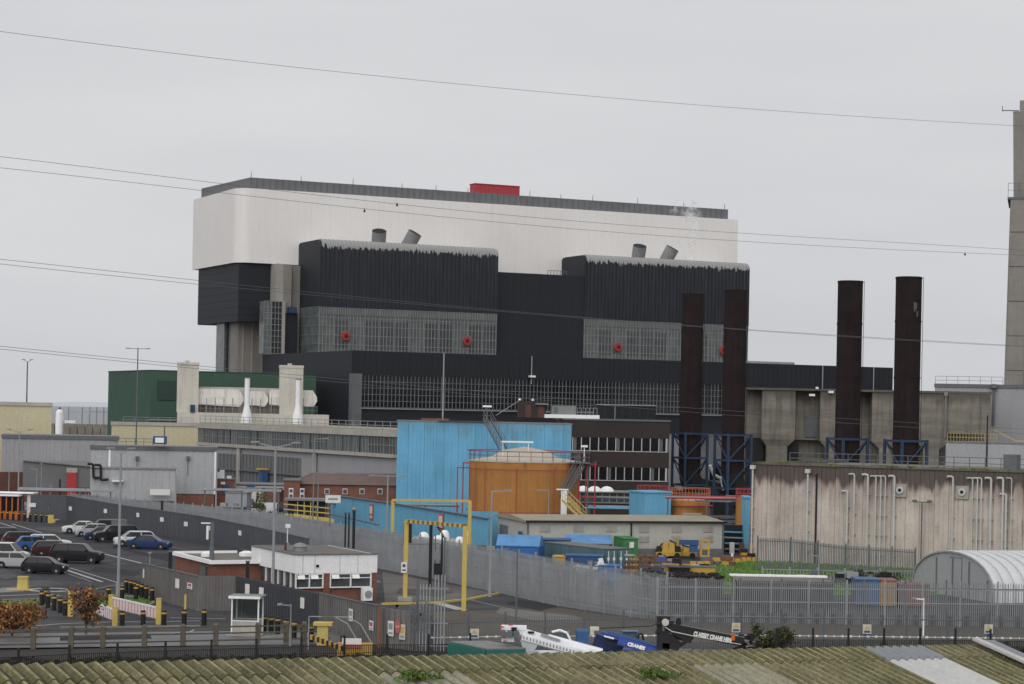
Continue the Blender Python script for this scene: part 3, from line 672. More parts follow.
def wallpipe(px, ytop, hook=True, hopper=False, wd=.085, ybot=None, nm='downpipe'):
    u, z = W_.at(px, ytop); mb = MB(); y = -.42
    if hook: mb.path([(u - .7, .0, z - .15), (u - .55, y, z), (u - .1, y, z), (u, y, z - .15), (u, y, z - .4), (u, y, .1)], wd, 7)
    else: mb.path([(u, y, z), (u, y, .1)], wd, 7)
    if hopper: mb.box(u - .25, u + .25, y - .2, y + .25, z - .2, z + .2)
    for q in range(4): mb.box(u - wd - .05, u + wd + .05, y - .02, -.05, z * (q + .6) / 4.6, z * (q + .6) / 4.6 + .08)
    mb.build(nm, M['pipe_grey'], CW, 50)
for a in ((754.5, 467, False, True, .1), (809.5, 471, False, True, .1), (849, 491, True, False, .1), (856, 474, True), (869.5, 474.5, True, False, .12), (877.5, 476, True, False, .07), (882.5, 476, True, False, .07), (887, 476, True, False, .07), (896, 476, True, False, .11),
          (954.5, 476.5, True, False, .1), (974, 478, True, False, .07), (979, 478, True, False, .07), (983, 478, True, False, .07), (992.5, 478, True, False, .11), (1004.5, 478, True, False, .11), (1007.5, 494, True, False, .1), (1013, 478, True, False, .05)): wallpipe(*a)
for px, py in ((901, 490), (963, 492)):
    u, z = W_.at(px, py); mb = MB(); mb.box(u - .65, u + .65, -.25, 0, z - .7, z + .6); vb_ = mb.build('wall_vent', M['concrete_light'], CW)
    mb = MB(); mb.tube((u, -.42, z), (u, -.25, z), .38, n=14); mb.build('vent_cowl', M['pipe_grey'], vb_, 40); mb = MB(); mb.tube((u, -.45, z), (u, -.42, z), .18, n=10); mb.build('vent_opening', M['black'], vb_)
mb = MB(); u, z = W_.at(817, 480); mb.box(u - .09, u + .09, -.14, 0, 0, zw - 1); mb.build('movement_joint', M['duct_dark'], CW)
mb = MB(); u, z = W_.at(924, 502); mb.path([(u, -.6, 0), (u, -.6, z)], .07, 6); mb.beam((u - .9, -.6, z), (u + .9, -.6, z), .1); mb.box(u - 1, u - .55, -.75, -.5, z, z + .22); mb.box(u + .55, u + 1, -.75, -.5, z, z + .22); mb.build('wall_light', M['galv_dark'], CW)
# guard rail on the roof
def rail(name, par, pts, h, m, step=1.6, r=.035, mids=2):
    mb = MB()
    for a, b in zip(pts, pts[1:]):
        a, b = Vector(a), Vector(b); n = max(1, int((b - a).length / step))
        for i in range(n + 1): p = a.lerp(b, i / n); mb.beam(p, p + Vector((0, 0, h)), r * 2)
        for j in range(1, mids + 1): z = Vector((0, 0, h * j / mids)); mb.beam(a + z, b + z, r * 2)
    return mb.build(name, M[m], par)
rail('guard_rail', CW, [(W_.at(790, 455, 12)[0], 12, zw - .3), (W_.at(1024, 455, 12)[0] + 6, 12, zw - .3)], 1.2, 'galv_dark')
mb = MB(); u = W_.at(1013, 455, 9)[0]; mb.box(u - .7, u + .7, 8, 9.4, zw - .3, zw + 1.4); mb.build('roof_cage', M['galv_dark'], CW)

# ---- old brutalist concrete block under the black band
f = Fr(A(748, 420, 338), rz=R_(-2)); zb = f.at(748, 388)[1]; Lb = f.at(990, 420)[0]
BC = thing('concrete_annex', 'old board-marked concrete block with heavy flared piers below the black band', 'building', f.W(0, 0), f.rz)
mb = MB(); mb.box(0, Lb, 4, 24, 0, zb - .05); mb.build('rear_wall', M['concrete_old'], BC)
def fx(px, v=0, py=420): return f.at(px, py, v)[0]
zk = f.at(800, 440)[1]; zk2 = f.at(800, 447)[1]
for (a, b, c, d) in ((762, 795, 767, 788), (820, 836, 826, 842), (872, 893, 880, 893), (918, 948, 924, 940)):
    ua, ub_, uc, ud = fx(a), fx(b), fx(c), fx(d); mb = MB()
    mb.box(ua, ub_, 0, 4, zk, zb - .25)
    mb.hexa([(uc, .3, zk2), (ud, .3, zk2), (ud, 4, zk2), (uc, 4, zk2), (ua, 0, zk), (ub_, 0, zk), (ub_, 4, zk), (ua, 4, zk)])
    mb.box(uc, ud, .3, 4, 0, zk2); mb.build('flared_pier', M['concrete_old'], BC)
mb = MB(); mb.box(-.3, Lb + .2, -.2, 4.2, zb - .25, zb + .1); mb.build('roof_edge', M['concrete_old'], BC)
mb = MB(); mb.box(0, fx(762), 3, 4, zk, zb - .3); mb.build('recessed_panel', M['concrete_old'], BC); mb = MB(); mb.box(fx(795), fx(820), 2.4, 4, f.at(800, 440)[1], zb - .3); mb.build('recessed_panel', M['concrete_old'], BC)
mb = MB(); mb.box(fx(805, 2.3), fx(818, 2.3), 2.2, 2.4, f.at(810, 437, 2.3)[1], f.at(810, 415, 2.3)[1]); mb.build('shuttered_opening', M['galv_dark'], BC)
mb = MB(); mb.box(fx(748), fx(764), 1.2, 4, 0, zk + .2); mb.box(fx(788), fx(800), 1.5, 4, 0, zk - .2); mb.build('dark_opening', M['duct_dark'], BC)
mb = MB()
for px, py, w_ in ((812, 395, .9), (831, 392, .8), (817, 388, .4)): u, z = f.at(px, py, -.3); mb.cbox((u, -.3, z), (w_, .5, .35))
mb.build('wall_light', M['white_paint'], BC)
mb = MB(); u, z = f.at(946, 394, -.3); mb.box(u - .3, u + .3, -.4, 0, z - .3, z + .3); mb.tube((u, -.2, z), (u, -.2, f.at(946, 438)[1]), .13, n=6); mb.build('downpipe', M['steel'], BC)
mb = MB(); u0, u1 = fx(948, -.2), fx(1000, -.2)
mb = MB(); mb.box(fx(948), fx(990), -.25, 0, f.at(960, 433)[1], zb - .3); mb.build('board_marked_panel', M['concrete_old'], BC)
rail('yellow_guard_rail', BC, [(fx(948, -1), -1, f.at(960, 441, -1)[1]), (fx(997, -1), -1, f.at(997, 442, -1)[1])], 1.2, 'yellow_old', .45)
# ---- grey panelled buildings right of it
f2 = Fr(A(935, 400, 352), rz=R_(-12)); z2 = f2.at(935, 384)[1]
r = bldg('grey_building', 'pale grey panelled building with a railed flat roof at the right edge', 'building', f2, f2.at(1024, 400)[0] + 20, 14, z2, 'grey_cladding', 'roof_grey', rib=1.1, trim='galv_dark')
rail('guard_rail', r, [(0, .5, z2), (f2.at(1003, 380)[0], .5, z2)], 1.3, 'galv_dark', 1.6, .03)
mb = MB(); u, z = f2.at(994, 387, -.3); mb.tube((u, -.5, z), (u, -.3, f2.at(994, 425)[1]), .22, n=8); mb.lathe([(.2, 0), (.6, .1), (.6, .7), (.2, .8)], 12, (u, -.5, z - .3)); mb.build('exhaust_pipe', M['galv_dark'], r, 40)
f3 = Fr(A(946, 450, 318), rz=R_(-12)); z3 = f3.at(960, 442)[1]
r = bldg('grey_building', 'lower pale grey clad building behind the roof rail of the stained concrete wall', 'building', f3, f3.at(1024, 450)[0] + 12, 8, z3, 'grey_cladding_light', 'roof_grey', rib=1.1)
mb = MB(); u0 = f3.at(1001, 440)[0]; mb.beam((u0 - 1, -.1, z3 + 1.9), (u0 + 2.2, -.1, z3 + .3), .15); mb.beam((u0 + 2.2, -.1, z3 + .35), (u0 + 8, -.1, z3 + .35), .15); mb.build('stair_rail', M['yellow_old'], r)
mb = MB(); mb.tube((u0 - 2, -.15, z3 - 4), (u0 - 2, -.15, z3 + 4), .12, n=6); mb.build('downpipe', M['black'], r)
# ---- tall tower at the right edge
ft = Fr(A(1004, 383, 372), rz=R_(-14)); tw = 16.0; zA = ft.at(1010, 197)[1]; zB = ft.at(1013, 111)[1]; zC = ft.at(1020, 99)[1]
TW = thing('concrete_tower', 'tall tapering concrete tower cut by the right edge of the photo', 'tower', ft.W(0, 0), ft.rz)
dxA = ft.at(1010.5, 197)[0]; dxB = ft.at(1013, 112)[0]; dxC = ft.at(1019.7, 100)[0]
def frus(mb, a, za, b, zb_): mb.hexa([(a, a, za), (tw - a, a, za), (tw - a, tw - a, za), (a, tw - a, za), (b, b, zb_), (tw - b, b, zb_), (tw - b, tw - b, zb_), (b, tw - b, zb_)])
mb = MB(); frus(mb, -.3, 0, dxA, zA); mb.build('lower_shaft', M['concrete'], TW)
mb = MB(); frus(mb, dxA + .5, zA, dxB, zB); mb.build('upper_shaft', M['concrete'], TW)
mb = MB(); mb.box(dxC, tw - dxC, dxC, tw - dxC, zB, zC); mb.build('top_house', M['concrete'], TW)
mb = MB(); mb.box(dxA - .5, tw, dxA - .5, tw - dxA + .5, zA - .4, zA); mb.build('gallery', M['galv_dark'], TW)
rail('guard_rail', TW, [(dxA - .4, dxA - .4, zA), (tw, dxA - .4, zA)], 2.4, 'galv_dark')
mb = MB(); mb.beam((dxB - 1.8, .5, zB + .2), (dxB + 1, .5, zB + .1), .15); mb.beam((dxB - 1.8, .5, zB), (dxB - 1.8, .5, zB + 1), .12); mb.build('davit', M['galv_dark'], TW)
pn = MB()
for i in range(5):
    for j in range(9):
        a = dxA * j / 9; z0 = zA * j / 9; z1 = zA * (j + 1) / 9 - .15; ww = (tw - 2 * a) / 5; x = a + i * ww
        mb = MB(); mb.box(x + .1, x + ww - .1, a - .35, a + .2, z0, z1); mb.build('wall_panel', M['concrete'], TW)

# ---- blue clad building
f = Fr(A(396.6, 470, 286), rz=R_(2)); zt = f.at(396.6, 420.5)[1]; L1 = f.at(571, 460)[0]
BB = bldg('blue_building', 'tall windowless building clad in bright blue panels behind the orange tank', 'building', f, L1, 10, zt, 'blue_cladding', 'roof_grey')
pxs = [396.6, 408, 424, 436, 444, 458, 475, 487, 499, 507, 526, 544, 563, 571]
for a, b in zip(pxs, pxs[1:]):
    u0, u1 = f.at(a, 460)[0], f.at(b, 460)[0]; mb = MB(); mb.box(u0 + .04, u1 - .04, -.08, 0, 0, zt - .02)
    for q in range(1, 4): xx = u0 + (u1 - u0) * q / 4; mb.box(xx - .03, xx + .03, -.12, -.08, 0, zt - .05)
    mb.build('panel', M['blue_cladding'], BB)
mb = MB(); mb.box(f.at(421, 420)[0], f.at(449, 420)[0], 3, 6, zt, zt + .35); mb.build('roof_upstand', M['rust'], BB)
mb = MB(); mb.box(f.at(438, 420)[0], f.at(488, 420)[0], -.4, .2, zt + .05, zt + .12); mb.build('roof_walkway', M['galv_dark'], BB)
# steep stair from its roof down to the tank roof
def stair(name, label, p, q, wd, m, cat='stair', rails=True, platform=None):
    p, q = Vector(p), Vector(q); r = thing(name, label, cat, p); d = q - p; a = Vector((-d.y, d.x, 0)).normalized() * wd / 2 if abs(d.x) + abs(d.y) > .01 else Vector((0, wd / 2, 0))
    for s in (-1, 1): mb = MB(); mb.beam(a * s, d + a * s, .1, .28); mb.build('stringer', M[m], r)
    n = int(abs(d.z) / .25); tm = MB()
    for i in range(1, n): c = d * (i / n); tm.beam(c - a, c + a, .26, .05)
    tm.build('treads', M[m], r, kind='stuff')
    if rails:
        for s in (-1, 1):
            mb = MB(); up = Vector((0, 0, 1.05)); mb.beam(a * s + up, d + a * s + up, .06); mb.beam(a * s + up * .5, d + a * s + up * .5, .05)
            for i in range(0, 7): c = d * (i / 6) + a * s; mb.beam(c, c + up, .06)
            mb.build('handrail', M[m], r)
    return r
g = f.W
TKC = A(524.5, 470, 266); TR = 55.5 * 266 / F; tkz = A(469.4, 459.4, 266).z
pa = A(487, 419, 283); pb = A(503, 449, 274)
stair('steel_stair', 'steep grey steel stair running from the blue building roof down to the orange tank', (pa.x, pa.y, pa.z), (pb.x, pb.y, pb.z), 1.0, 'galv_dark')
r = thing('stair_head_light', 'white floodlight on a grey frame at the top of the steel stair', 'light', (pa.x, pa.y, zt))
mb = MB(); mb.path([(0, 0, 0), (0, 0, 2.0)], .1); mb.beam((-.5, 0, .9), (.5, 0, .9), .1); mb.build('frame', M['galv_dark'], r); mb = MB(); mb.box(-.6, .6, -.2, .2, 2.0, 2.25); mb.build('lamp_head', M['white_paint'], r)
# ---- big orange tank
TK = thing('storage_tank', 'large round orange storage tank with a shallow white cone roof', 'tank', (TKC.x, TKC.y, 0))
mb = MB(); mb.lathe([(TR, 0), (TR, tkz)], 56); mb.build('tank_shell', M['orange_tank'], TK, 30)
pk = A(524, 449.5, 266).z - tkz + .35; mb = MB(); mb.lathe([(TR + .08, tkz - .15), (TR + .08, tkz), (TR - .1, tkz), (TR * .62, tkz + .38), (TR * .4, tkz + pk * .72), (.05, tkz + pk)], 40); mb.build('tank_roof', M['tank_roof'], TK, 60)
mb = MB()
for i in range(30):
    t = 2 * math.pi * i / 30; x, y = TR * math.cos(t), TR * math.sin(t); t2 = 2 * math.pi * (i + 1) / 30; x2, y2 = TR * math.cos(t2), TR * math.sin(t2)
    mb.beam((x, y, tkz), (x, y, tkz + 1.15), .07)
    for z in (.6, 1.15): mb.beam((x, y, tkz + z), (x2, y2, tkz + z), .06)
mb.build('guard_rail', M['galv_dark'], TK)
mb = MB()
for i in range(40):
    t, t2 = 2 * math.pi * i / 40, 2 * math.pi * (i + 1) / 40
    for z in (tkz - 1.0, 2.9, tkz + 1.2): mb.tube(((TR + .3) * math.cos(t), (TR + .3) * math.sin(t), z), ((TR + .3) * math.cos(t2), (TR + .3) * math.sin(t2), z), .035, n=5, cap=False)
mb.build('spray_ring', M['red_pipe'], TK, kind=None)
for a in (200, 212, 228, 262, 300, 338):
    mb = MB(); t = R_(a); x, y = (TR + .28) * math.cos(t), (TR + .28) * math.sin(t); mb.tube((x, y, .2), (x, y, tkz - .6), .04, n=5); mb.build('riser_pipe', M['red_pipe'], TK)
for s in (0, 1):
    mb = MB(); x = -TR - .7 - s * .7; mb.path([(x, -.5, 0), (x, -.5, tkz - .4 - s * .6), (x + 1.0 + s * .4, -1.2, tkz - .4 - s * .6)], .08, 6); mb.build('riser_pipe', M['red_pipe'], TK)
mb = MB(); mb.box(-.05, 0, -TR - .1, -TR + .02, tkz - .8, tkz); mb.build('seam', M['rust'], TK)
mb = MB(); q = A(517, 442, 262); mb.beam((q.x - TKC.x - 1.9, -3, q.z), (q.x - TKC.x + 2.0, -3, q.z), .18, .2); mb.beam((q.x - TKC.x - 1.7, -3, q.z), (q.x - TKC.x - 1.7, -3, tkz + .3), .07); mb.beam((q.x - TKC.x + 1.4, -3, q.z), (q.x - TKC.x + 1.4, -3, tkz + .3), .07); mb.build('roof_light_bar', M['mullion_white'], TK)
# spiral-side stair and its tower on the right
pa = A(582, 464, 262); pb = A(563, 497, 256)
stair('steel_stair', 'grey steel stair climbing the right side of the orange tank', pa, pb, .9, 'galv_dark')
pa2 = A(565, 500, 252); pb2 = A(583, 518, 250)
stair('steel_stair', 'short pale stair with handrails at the foot of the orange tank', pa2, (pb2.x, pb2.y, max(.1, pb2.z)), 1.0, 'yellow_old')
r = thing('red_pipe_frame', 'red steel pipe frame standing right of the orange tank', 'pipe frame', (A(586, 480, 262).x, 262, 0))
zt_ = A(586, 464, 262).z
for x in (-.9, 0, 1.1): mb = MB(); mb.tube((x, 0, 0), (x, 0, zt_ + (x > 0) * .4), .1, n=6); mb.build('post', M['red_pipe'], r)
for z in (zt_, zt_ * .55): mb = MB(); mb.beam((-2.6, 0, z), (1.3, 0, z), .14); mb.build('cross_pipe', M['red_pipe'], r)
r = thing('stair_platform', 'grey railed platform beside the top of the orange tank', 'platform', (A(580, 460, 262).x, 262, tkz))
mb = MB(); mb.box(-1.2, 1.2, -1, 1, -.15, 0); mb.build('deck', M['galv_dark'], r); rail('guard_rail', r, [(-3.4, -1, 0), (1.2, -1, 0), (1.2, 1, 0)], 1.2, 'galv_dark', 1.2)
mb = MB(); mb.tube((.5, 0, 0), (.5, 0, 1.9), .07, n=6); mb.box(.1, .9, -.2, .2, 1.85, 2.1); mb.build('lamp', M['mullion_white'], r); mb = MB(); mb.beam((1, 0, -tkz), (1, 0, 0), .18); mb.beam((-1, 0, -tkz), (-1, 0, 0), .18); mb.build('leg', M['galv_dark'], r)
r = thing('valve_cabin', 'small white kiosk post among the stair at the tank foot', 'kiosk', (A(564, 495, 254).x, 254, 0))
q = A(564, 490, 254).z; mb = MB(); mb.box(-.35, .35, -.3, .3, 0, q); mb.build('kiosk_body', M['white_paint'], r); mb = MB(); mb.box(-.9, .5, -.4, .4, q, q + .12); mb.build('kiosk_roof', M['white_paint'], r)

# ---- brown office block
f = Fr(A(565, 440, 322), rz=R_(4)); zo = f.at(669, 421.3)[1]; L2 = f.at(669, 440)[0]
OF = thing('office_block', 'dark brown office block with two long rows of white-framed windows', 'office', f.W(0, 0), f.rz)
rows = [(f.at(620, 451)[1], f.at(620, 438)[1]), (f.at(620, 480.3)[1], f.at(620, 467.5)[1])]
mb = MB(); mb.box(0, L2, .35, 14, 0, zo - .1); mb.build('wall_core', M['black'], OF)
for z0, z1 in ((rows[0][1], zo), (rows[1][1], rows[0][0]), (0, rows[1][0])):
    mb = MB(); mb.box(-.05, L2 + .05, -.02, .36, z0, z1 - .02); ribbed(mb, 0, L2, -.02, z0 + .05, z1 - .08, .6, .05); mb.build('spandrel', M['brown_cladding'], OF)
mb = MB(); mb.box(-.2, L2 + .2, -.2, 14.1, zo - .1, zo + .15); mb.build('roof', M['galv_dark'], OF)
px = 573.0; pitch = 8.62
wz = rows[0][1] - rows[0][0]
u0, u1 = f.at(600, 445)[0], f.at(608.62, 445)[0]; ww = u1 - u0
fm = MB(); fm.box(-.06, .06, -.1, .2, 0, wz); fm.box(-.02, ww + .02, -.12, .2, -.1, 0); 
wf = fm.mesh('window', M['window_white']); pnm = MB(); pnm.box(.1, ww - .1, .15, .25, 0, wz); pm = pnm.mesh('pane', M['glass_dark'])
bd = MB(); bd.box(.15, ww * .45, .12, .15, .1, wz); bm_ = bd.mesh('blind', M['galv_dark'])
for rI, (z0, z1) in enumerate(rows):
    for i in range(12 if rI == 0 else 11):
        u = f.at(669 - 4 - (i + 1) * 8.62 + 2.5, 445 if rI == 0 else 474)[0]
        wn = place('window', wf, OF, (u, 0, z0)); place('pane', pm, wn, (0, 0, 0))
        if (i * 7 + rI * 3) % 5 == 0: place('blind', bm_, wn, (0, 0, 0))
    mb = MB(); u = f.at(666.5, 445)[0]; mb.box(u - .12, u + .12, -.16, .2, z0, z1); mb.build('end_mullion', M['window_white'], OF)
# rooftop plant on the office
def roofbox(name, label, cat, px0, px1, py0, py1, v, d, m, par_z=None):
    u0, z1 = f.at(px0, py0, v); u1 = f.at(px1, py0, v)[0]; z0 = par_z if par_z is not None else f.at(px0, py1, v)[1]
    r = thing(name, label, cat, f.W(u0, v, z0), f.rz); mb = MB(); mb.box(0, u1 - u0, 0, d, 0, z1 - z0); mb.build('housing', M[m], r); return r, u1 - u0, z1 - z0
zz = zo + .15
r, a, b = roofbox('plant_cabinet', 'pale grey plant cabinet on the flat roof of the brown office', 'cabinet', 552, 576, 405.5, 418, 4, 3, 'mullion', zz)
mb = MB(); mb.box(-1.1, 7.2, -.6, 3.4, 0, .55); mb.build('plinth', M['white_paint'], r); mb = MB(); mb.box(.25, .9, -.05, 0, b * .35, b * .9); mb.build('louvre', M['galv_dark'], r)
mb = MB()
for i in range(6): mb.beam((4 + i * .6, 1, .5), (4 + i * .6, 1, 1.6), .06)
mb.beam((4, 1, 1.6), (7, 1, 1.6), .06); mb.build('guard_rail', M['galv'], r)
r, a, b = roofbox('roof_hut', 'brown roof hut with two reddish doors and globe lamps', 'hut', 519, 546, 401, 418, 5, 3, 'brown_cladding', zz)
for x in (1.0, 2.9): mb = MB(); mb.box(x, x + .9, -.06, 0, 0, 1.9); mb.build('door', M['brick_dark'], r)
for x in (.1, 2.1): mb = MB(); mb.lathe([(.02, 0), (.22, .08), (.25, .2), (.15, .35), (.02, .4)], 10, (x, 0, b)); mb.build('globe_lamp', M['white_paint'], r, 60)
mb = MB(); mb.box(2.5, 4.4, -.6, 0, 2.0, 2.15); mb.beam((-3.5, -.2, .2), (-.1, -.2, b), .09); mb.build('roof_brace', M['galv'], r)
r, a, b = roofbox('glazed_roof_room', 'dark glazed room behind the parapet of the brown office', 'roof room', 597, 656, 404, 418, 9, 4, 'black_plain', zz)
for i in range(7):
    mb = MB(); mb.box(.2 + i * a / 7, (i + 1) * a / 7 - .1, -.06, 0, .3, b - .3); mb.build('pane', M['glass_dark'], r)
mb = MB(); mb.box(-.1, a + .1, -.2, .0, b - .15, b); mb.tube((a * .3, -.6, 0), (a * .3, -.6, b * .9), .06, n=5); mb.build('roof_edge', M['galv'], r)
# low annex with white dome roof lights in front
f4 = Fr(A(579, 495, 282), rz=R_(4)); z4 = f4.at(600, 502)[1]; z5 = f4.at(600, 492)[1]
r = thing('low_annex', 'low dark annex with a glazed strip and three white dome rooflights', 'building', f4.W(0, 0), f4.rz); La = f4.at(640, 500)[0]
mb = MB(); mb.box(0, La, 0, 6, 0, z4); mb.build('wall', M['brown_cladding'], r); mb = MB(); mb.box(.1, La - .1, .2, 5.8, z4, z5 - .1); mb.build('glazed_strip', M['glass'], r)
for i in range(9): mb = MB(); x = .1 + i * (La - .3) / 8; mb.box(x, x + .12, .05, .2, z4, z5 - .1); mb.build('window_post', M['mullion'], r)
mb = MB(); mb.box(-.1, La + .1, -.15, 6.1, z5 - .1, z5 + .05); mb.build('roof', M['roof_grey'], r)
mb = MB(); mb.box(-.1, La + .1, -.15, .2, z4 - .15, z4); mb.build('sill', M['mullion'], r)
for px in (584, 595.5, 608):
    mb = MB(); u = f4.at(px, 490)[0]; mb.lathe([(.95, 0), (.85, .3), (.5, .58), (.02, .7)], 16, (u, 1.2, z5 + .05)); mb.build('dome_rooflight', M['white_paint'], r, 60)
# ---- small tanks by the trestles
def tank(name, label, px0, px1, ytop, Y, m, hr=1.1, railm='red_pipe'):
    a, b = A(px0, ytop, Y), A(px1, ytop, Y); r = thing(name, label, 'tank', ((a.x + b.x) / 2, Y, 0)); R0 = (b.x - a.x) / 2; z = a.z
    mb = MB(); mb.lathe([(R0, 0), (R0, z), (R0 * .9, z + .05), (.02, z + .3)], 28); mb.build('tank_shell', M[m], r, 40)
    mb = MB()
    for i in range(18):
        t, t2 = 2 * math.pi * i / 18, 2 * math.pi * (i + 1) / 18; p, q = (R0 * math.cos(t), R0 * math.sin(t)), (R0 * math.cos(t2), R0 * math.sin(t2))
        mb.beam((*p, z), (*p, z + hr), .07)
        for h in (.55, 1): mb.beam((*p, z + hr * h), (*q, z + hr * h), .07)
    mb.build('guard_rail', M[railm], r); return r, R0, z
r, a, b = tank('storage_tank', 'small orange tank with red rail and white lid in front of the left trestles', 671, 710, 500, 262, 'orange_tank', 1.5, 'terracotta_hi')
mb = MB(); mb.lathe([(a * .8, b), (a * .7, b + .35), (.02, b + .6)], 20); mb.build('lid', M['tank_roof'], r, 40)
mb = MB()
for i in range(24):
    t, t2 = 2 * math.pi * i / 24, 2 * math.pi * (i + 1) / 24; mb.tube(((a + .3) * math.cos(t), (a + .3) * math.sin(t), b - .6), ((a + .3) * math.cos(t2), (a + .3) * math.sin(t2), b - .6), .09, n=5)
mb.build('spray_ring', M['red_pipe'], r)
r, a, b = tank('storage_tank', 'small orange tank half hidden behind the pale blue box tank', 637, 668, 495, 268, 'orange_tank', 1.2, 'red_pipe')
fq = Fr(A(645, 500, 258), rz=RZ); r = bldg('blue_tank_box', 'pale blue square tank between two small orange tanks', 'tank', fq, fq.at(671, 500)[0], 4, fq.at(650, 492)[1], 'blue_cladding', 'blue_cladding')
mb = MB(); mb.tube((.9, -.1, 2.6), (.9, .1, 2.6), .3, n=12); mb.build('hatch', M['blue_low'], r)
r, a, b = tank('storage_tank', 'small orange tank tight against the left end of the stained concrete wall', 736, 760, 499, 248, 'orange_tank', 1.2, 'red_pipe')
fq = Fr(A(744.5, 520, 236), rz=R_(0)); r = bldg('blue_tank_box', 'narrow pale blue steel box beside the stained concrete wall', 'tank', fq, fq.at(750.5, 500)[0], 3, fq.at(746, 497)[1], 'blue_cladding', 'blue_cladding')
r = thing('pipe_cluster', 'tangle of red and steel pipes under the blue trestles', 'pipework', A(722, 500, 256).xy.to_3d())
rnd = random.Random(4)
for i in range(26):
    mb = MB(); x0 = rnd.uniform(-2.5, 4); z0 = rnd.uniform(.4, 5.5); y0 = rnd.uniform(-2, 3); dx = rnd.choice((-1, 1)) * rnd.uniform(1, 2.6); dz = rnd.uniform(-1.5, 1.5)
    mb.path([(x0, y0, z0), (x0 + dx, y0, z0), (x0 + dx, y0 + .4, max(.1, z0 + dz)), (x0 + dx * 1.5, y0 + .4, max(.1, z0 + dz))], rnd.choice((.06, .08, .12)), 6); mb.build('pipe', M[rnd.choice(('red_pipe', 'galv_dark', 'galv_dark', 'blue_steel'))], r)
for z in (1.2, 3.0, 4.8):
    mb = MB(); mb.box(-3, 3.5, -1, 2.5, z, z + .08); mb.build('platform', M['galv_dark'], r)
r = thing('pipe_manifold', 'pale blue pipes and deck between warehouse end and concrete wall', 'pipework', A(736, 540, 236).xy.to_3d()); 
for i, z in enumerate((.5, 1.1, 1.7, 2.3)):
    mb = MB(); mb.beam((-3.2, i * .4, z), (2.2, i * .4 + .2, z - .1), .28, .16); mb.build('pipe', M['blue_low' if i % 2 else 'galv'], r)
mb = MB(); mb.box(-3.2, 2.4, 1.8, 2.0, 0, 3.0); mb.build('back_panel', M['black_plain'], r)
for i in range(5): mb = MB(); mb.cbox((-2.6 + i * 1.05, -.6, .6), (.5, .5, 1.2)); mb.build('valve_box', M[('signal_yellow', 'duct_dark', 'white_paint', 'rust', 'signal_yellow')[i]], r)

# ---- blue bund wall in front of the blue building
def wall_run(name, label, cat, pts, th, mname, pan=None, coping=None):
    """pts: list of (pixel x, base y, top y) with real depths from the ground"""
    P = []
    for px, yb, yt in pts:
        g_ = G(px, yb); P.append((g_, EYE + ray(px, yt)[1] * g_.y))
    r = thing(name, label, cat, P[0][0]); o = P[0][0]; i = 0
    for (a, za), (b, zb_) in zip(P, P[1:]):
        d = (b - a); L_ = d.length; n = max(1, round(L_ / pan)) if pan else 1
        for k in range(n):
            p = a + d * (k / n) - o; q = a + d * ((k + 1) / n) - o; z0, z1 = za + (zb_ - za) * k / n, za + (zb_ - za) * (k + 1) / n
            nrm = Vector((-d.y, d.x, 0)).normalized() * th; g_ = d.normalized() * .03; p = p + g_; q = q - g_
            mb = MB(); mb.hexa([p, q, q + nrm, p + nrm, p + Vector((0, 0, z0)), q + Vector((0, 0, z1)), q + nrm + Vector((0, 0, z1)), p + nrm + Vector((0, 0, z0))]); mb.build('panel', M[mname], r)
        if coping:
            mb = MB(); mb.beam(a - o + Vector((0, 0, za + .05)), b - o + Vector((0, 0, zb_ + .05)), th + .2, .1); mb.build('coping', M[coping], r)
    return r, P
bw, bp = wall_run('blue_bund_wall', 'long low pale blue wall running down to the right behind the grey fence', 'wall', [(329, 527, 495), (388, 536, 503), (440, 545, 511), (488, 551, 519)], .3, 'blue_low', 4.0, 'galv_dark')
b2, bp2 = wall_run('blue_bund_wall', 'square-on pale blue wall section left of the cream roofed warehouse', 'wall', [(470, 548, 511), (498, 548, 512)], .3, 'blue_low', 3.0)
# signs on the blue wall
def sign(px, py, Y, w_, h_, m, label, text=None, rz=0, m2=None, cat='sign'):
    p = A(px, py, Y); r = thing('wall_sign', label, cat, p, rz); mb = MB(); mb.box(-w_ / 2, w_ / 2, 0, .05, -h_ / 2, h_ / 2); mb.build('board', M[m], r)
    if m2:
        mb = MB(); mb.box(-w_ * .36, w_ * .36, -.02, 0, -h_ * .1, h_ * .36)
        mb.box(-w_ * .3, w_ * .3, -.02, 0, -h_ * .38, -h_ * .24); mb.build('print', M[m2], r)
    return r
for (px, py, lab) in ((371, 512, 'red and white notice on the blue wall left of the yellow gate frame'), (440.5, 522, 'red and white notice on the blue wall seen through the yellow gate frame')):
    Yw = 0
    for (a, za), (b, zb_) in zip(bp, bp[1:]):
        ff = Fr(a, b); u, z = ff.at(px, py)
        if -1 <= u <= ff.len + 1: Yw = ff.W(u, 0).y; rz_ = ff.rz
    q = sign(px, py, Yw - .3, 1.1, 1.9, 'sign_red', lab, rz=rz_, m2='cream_box')
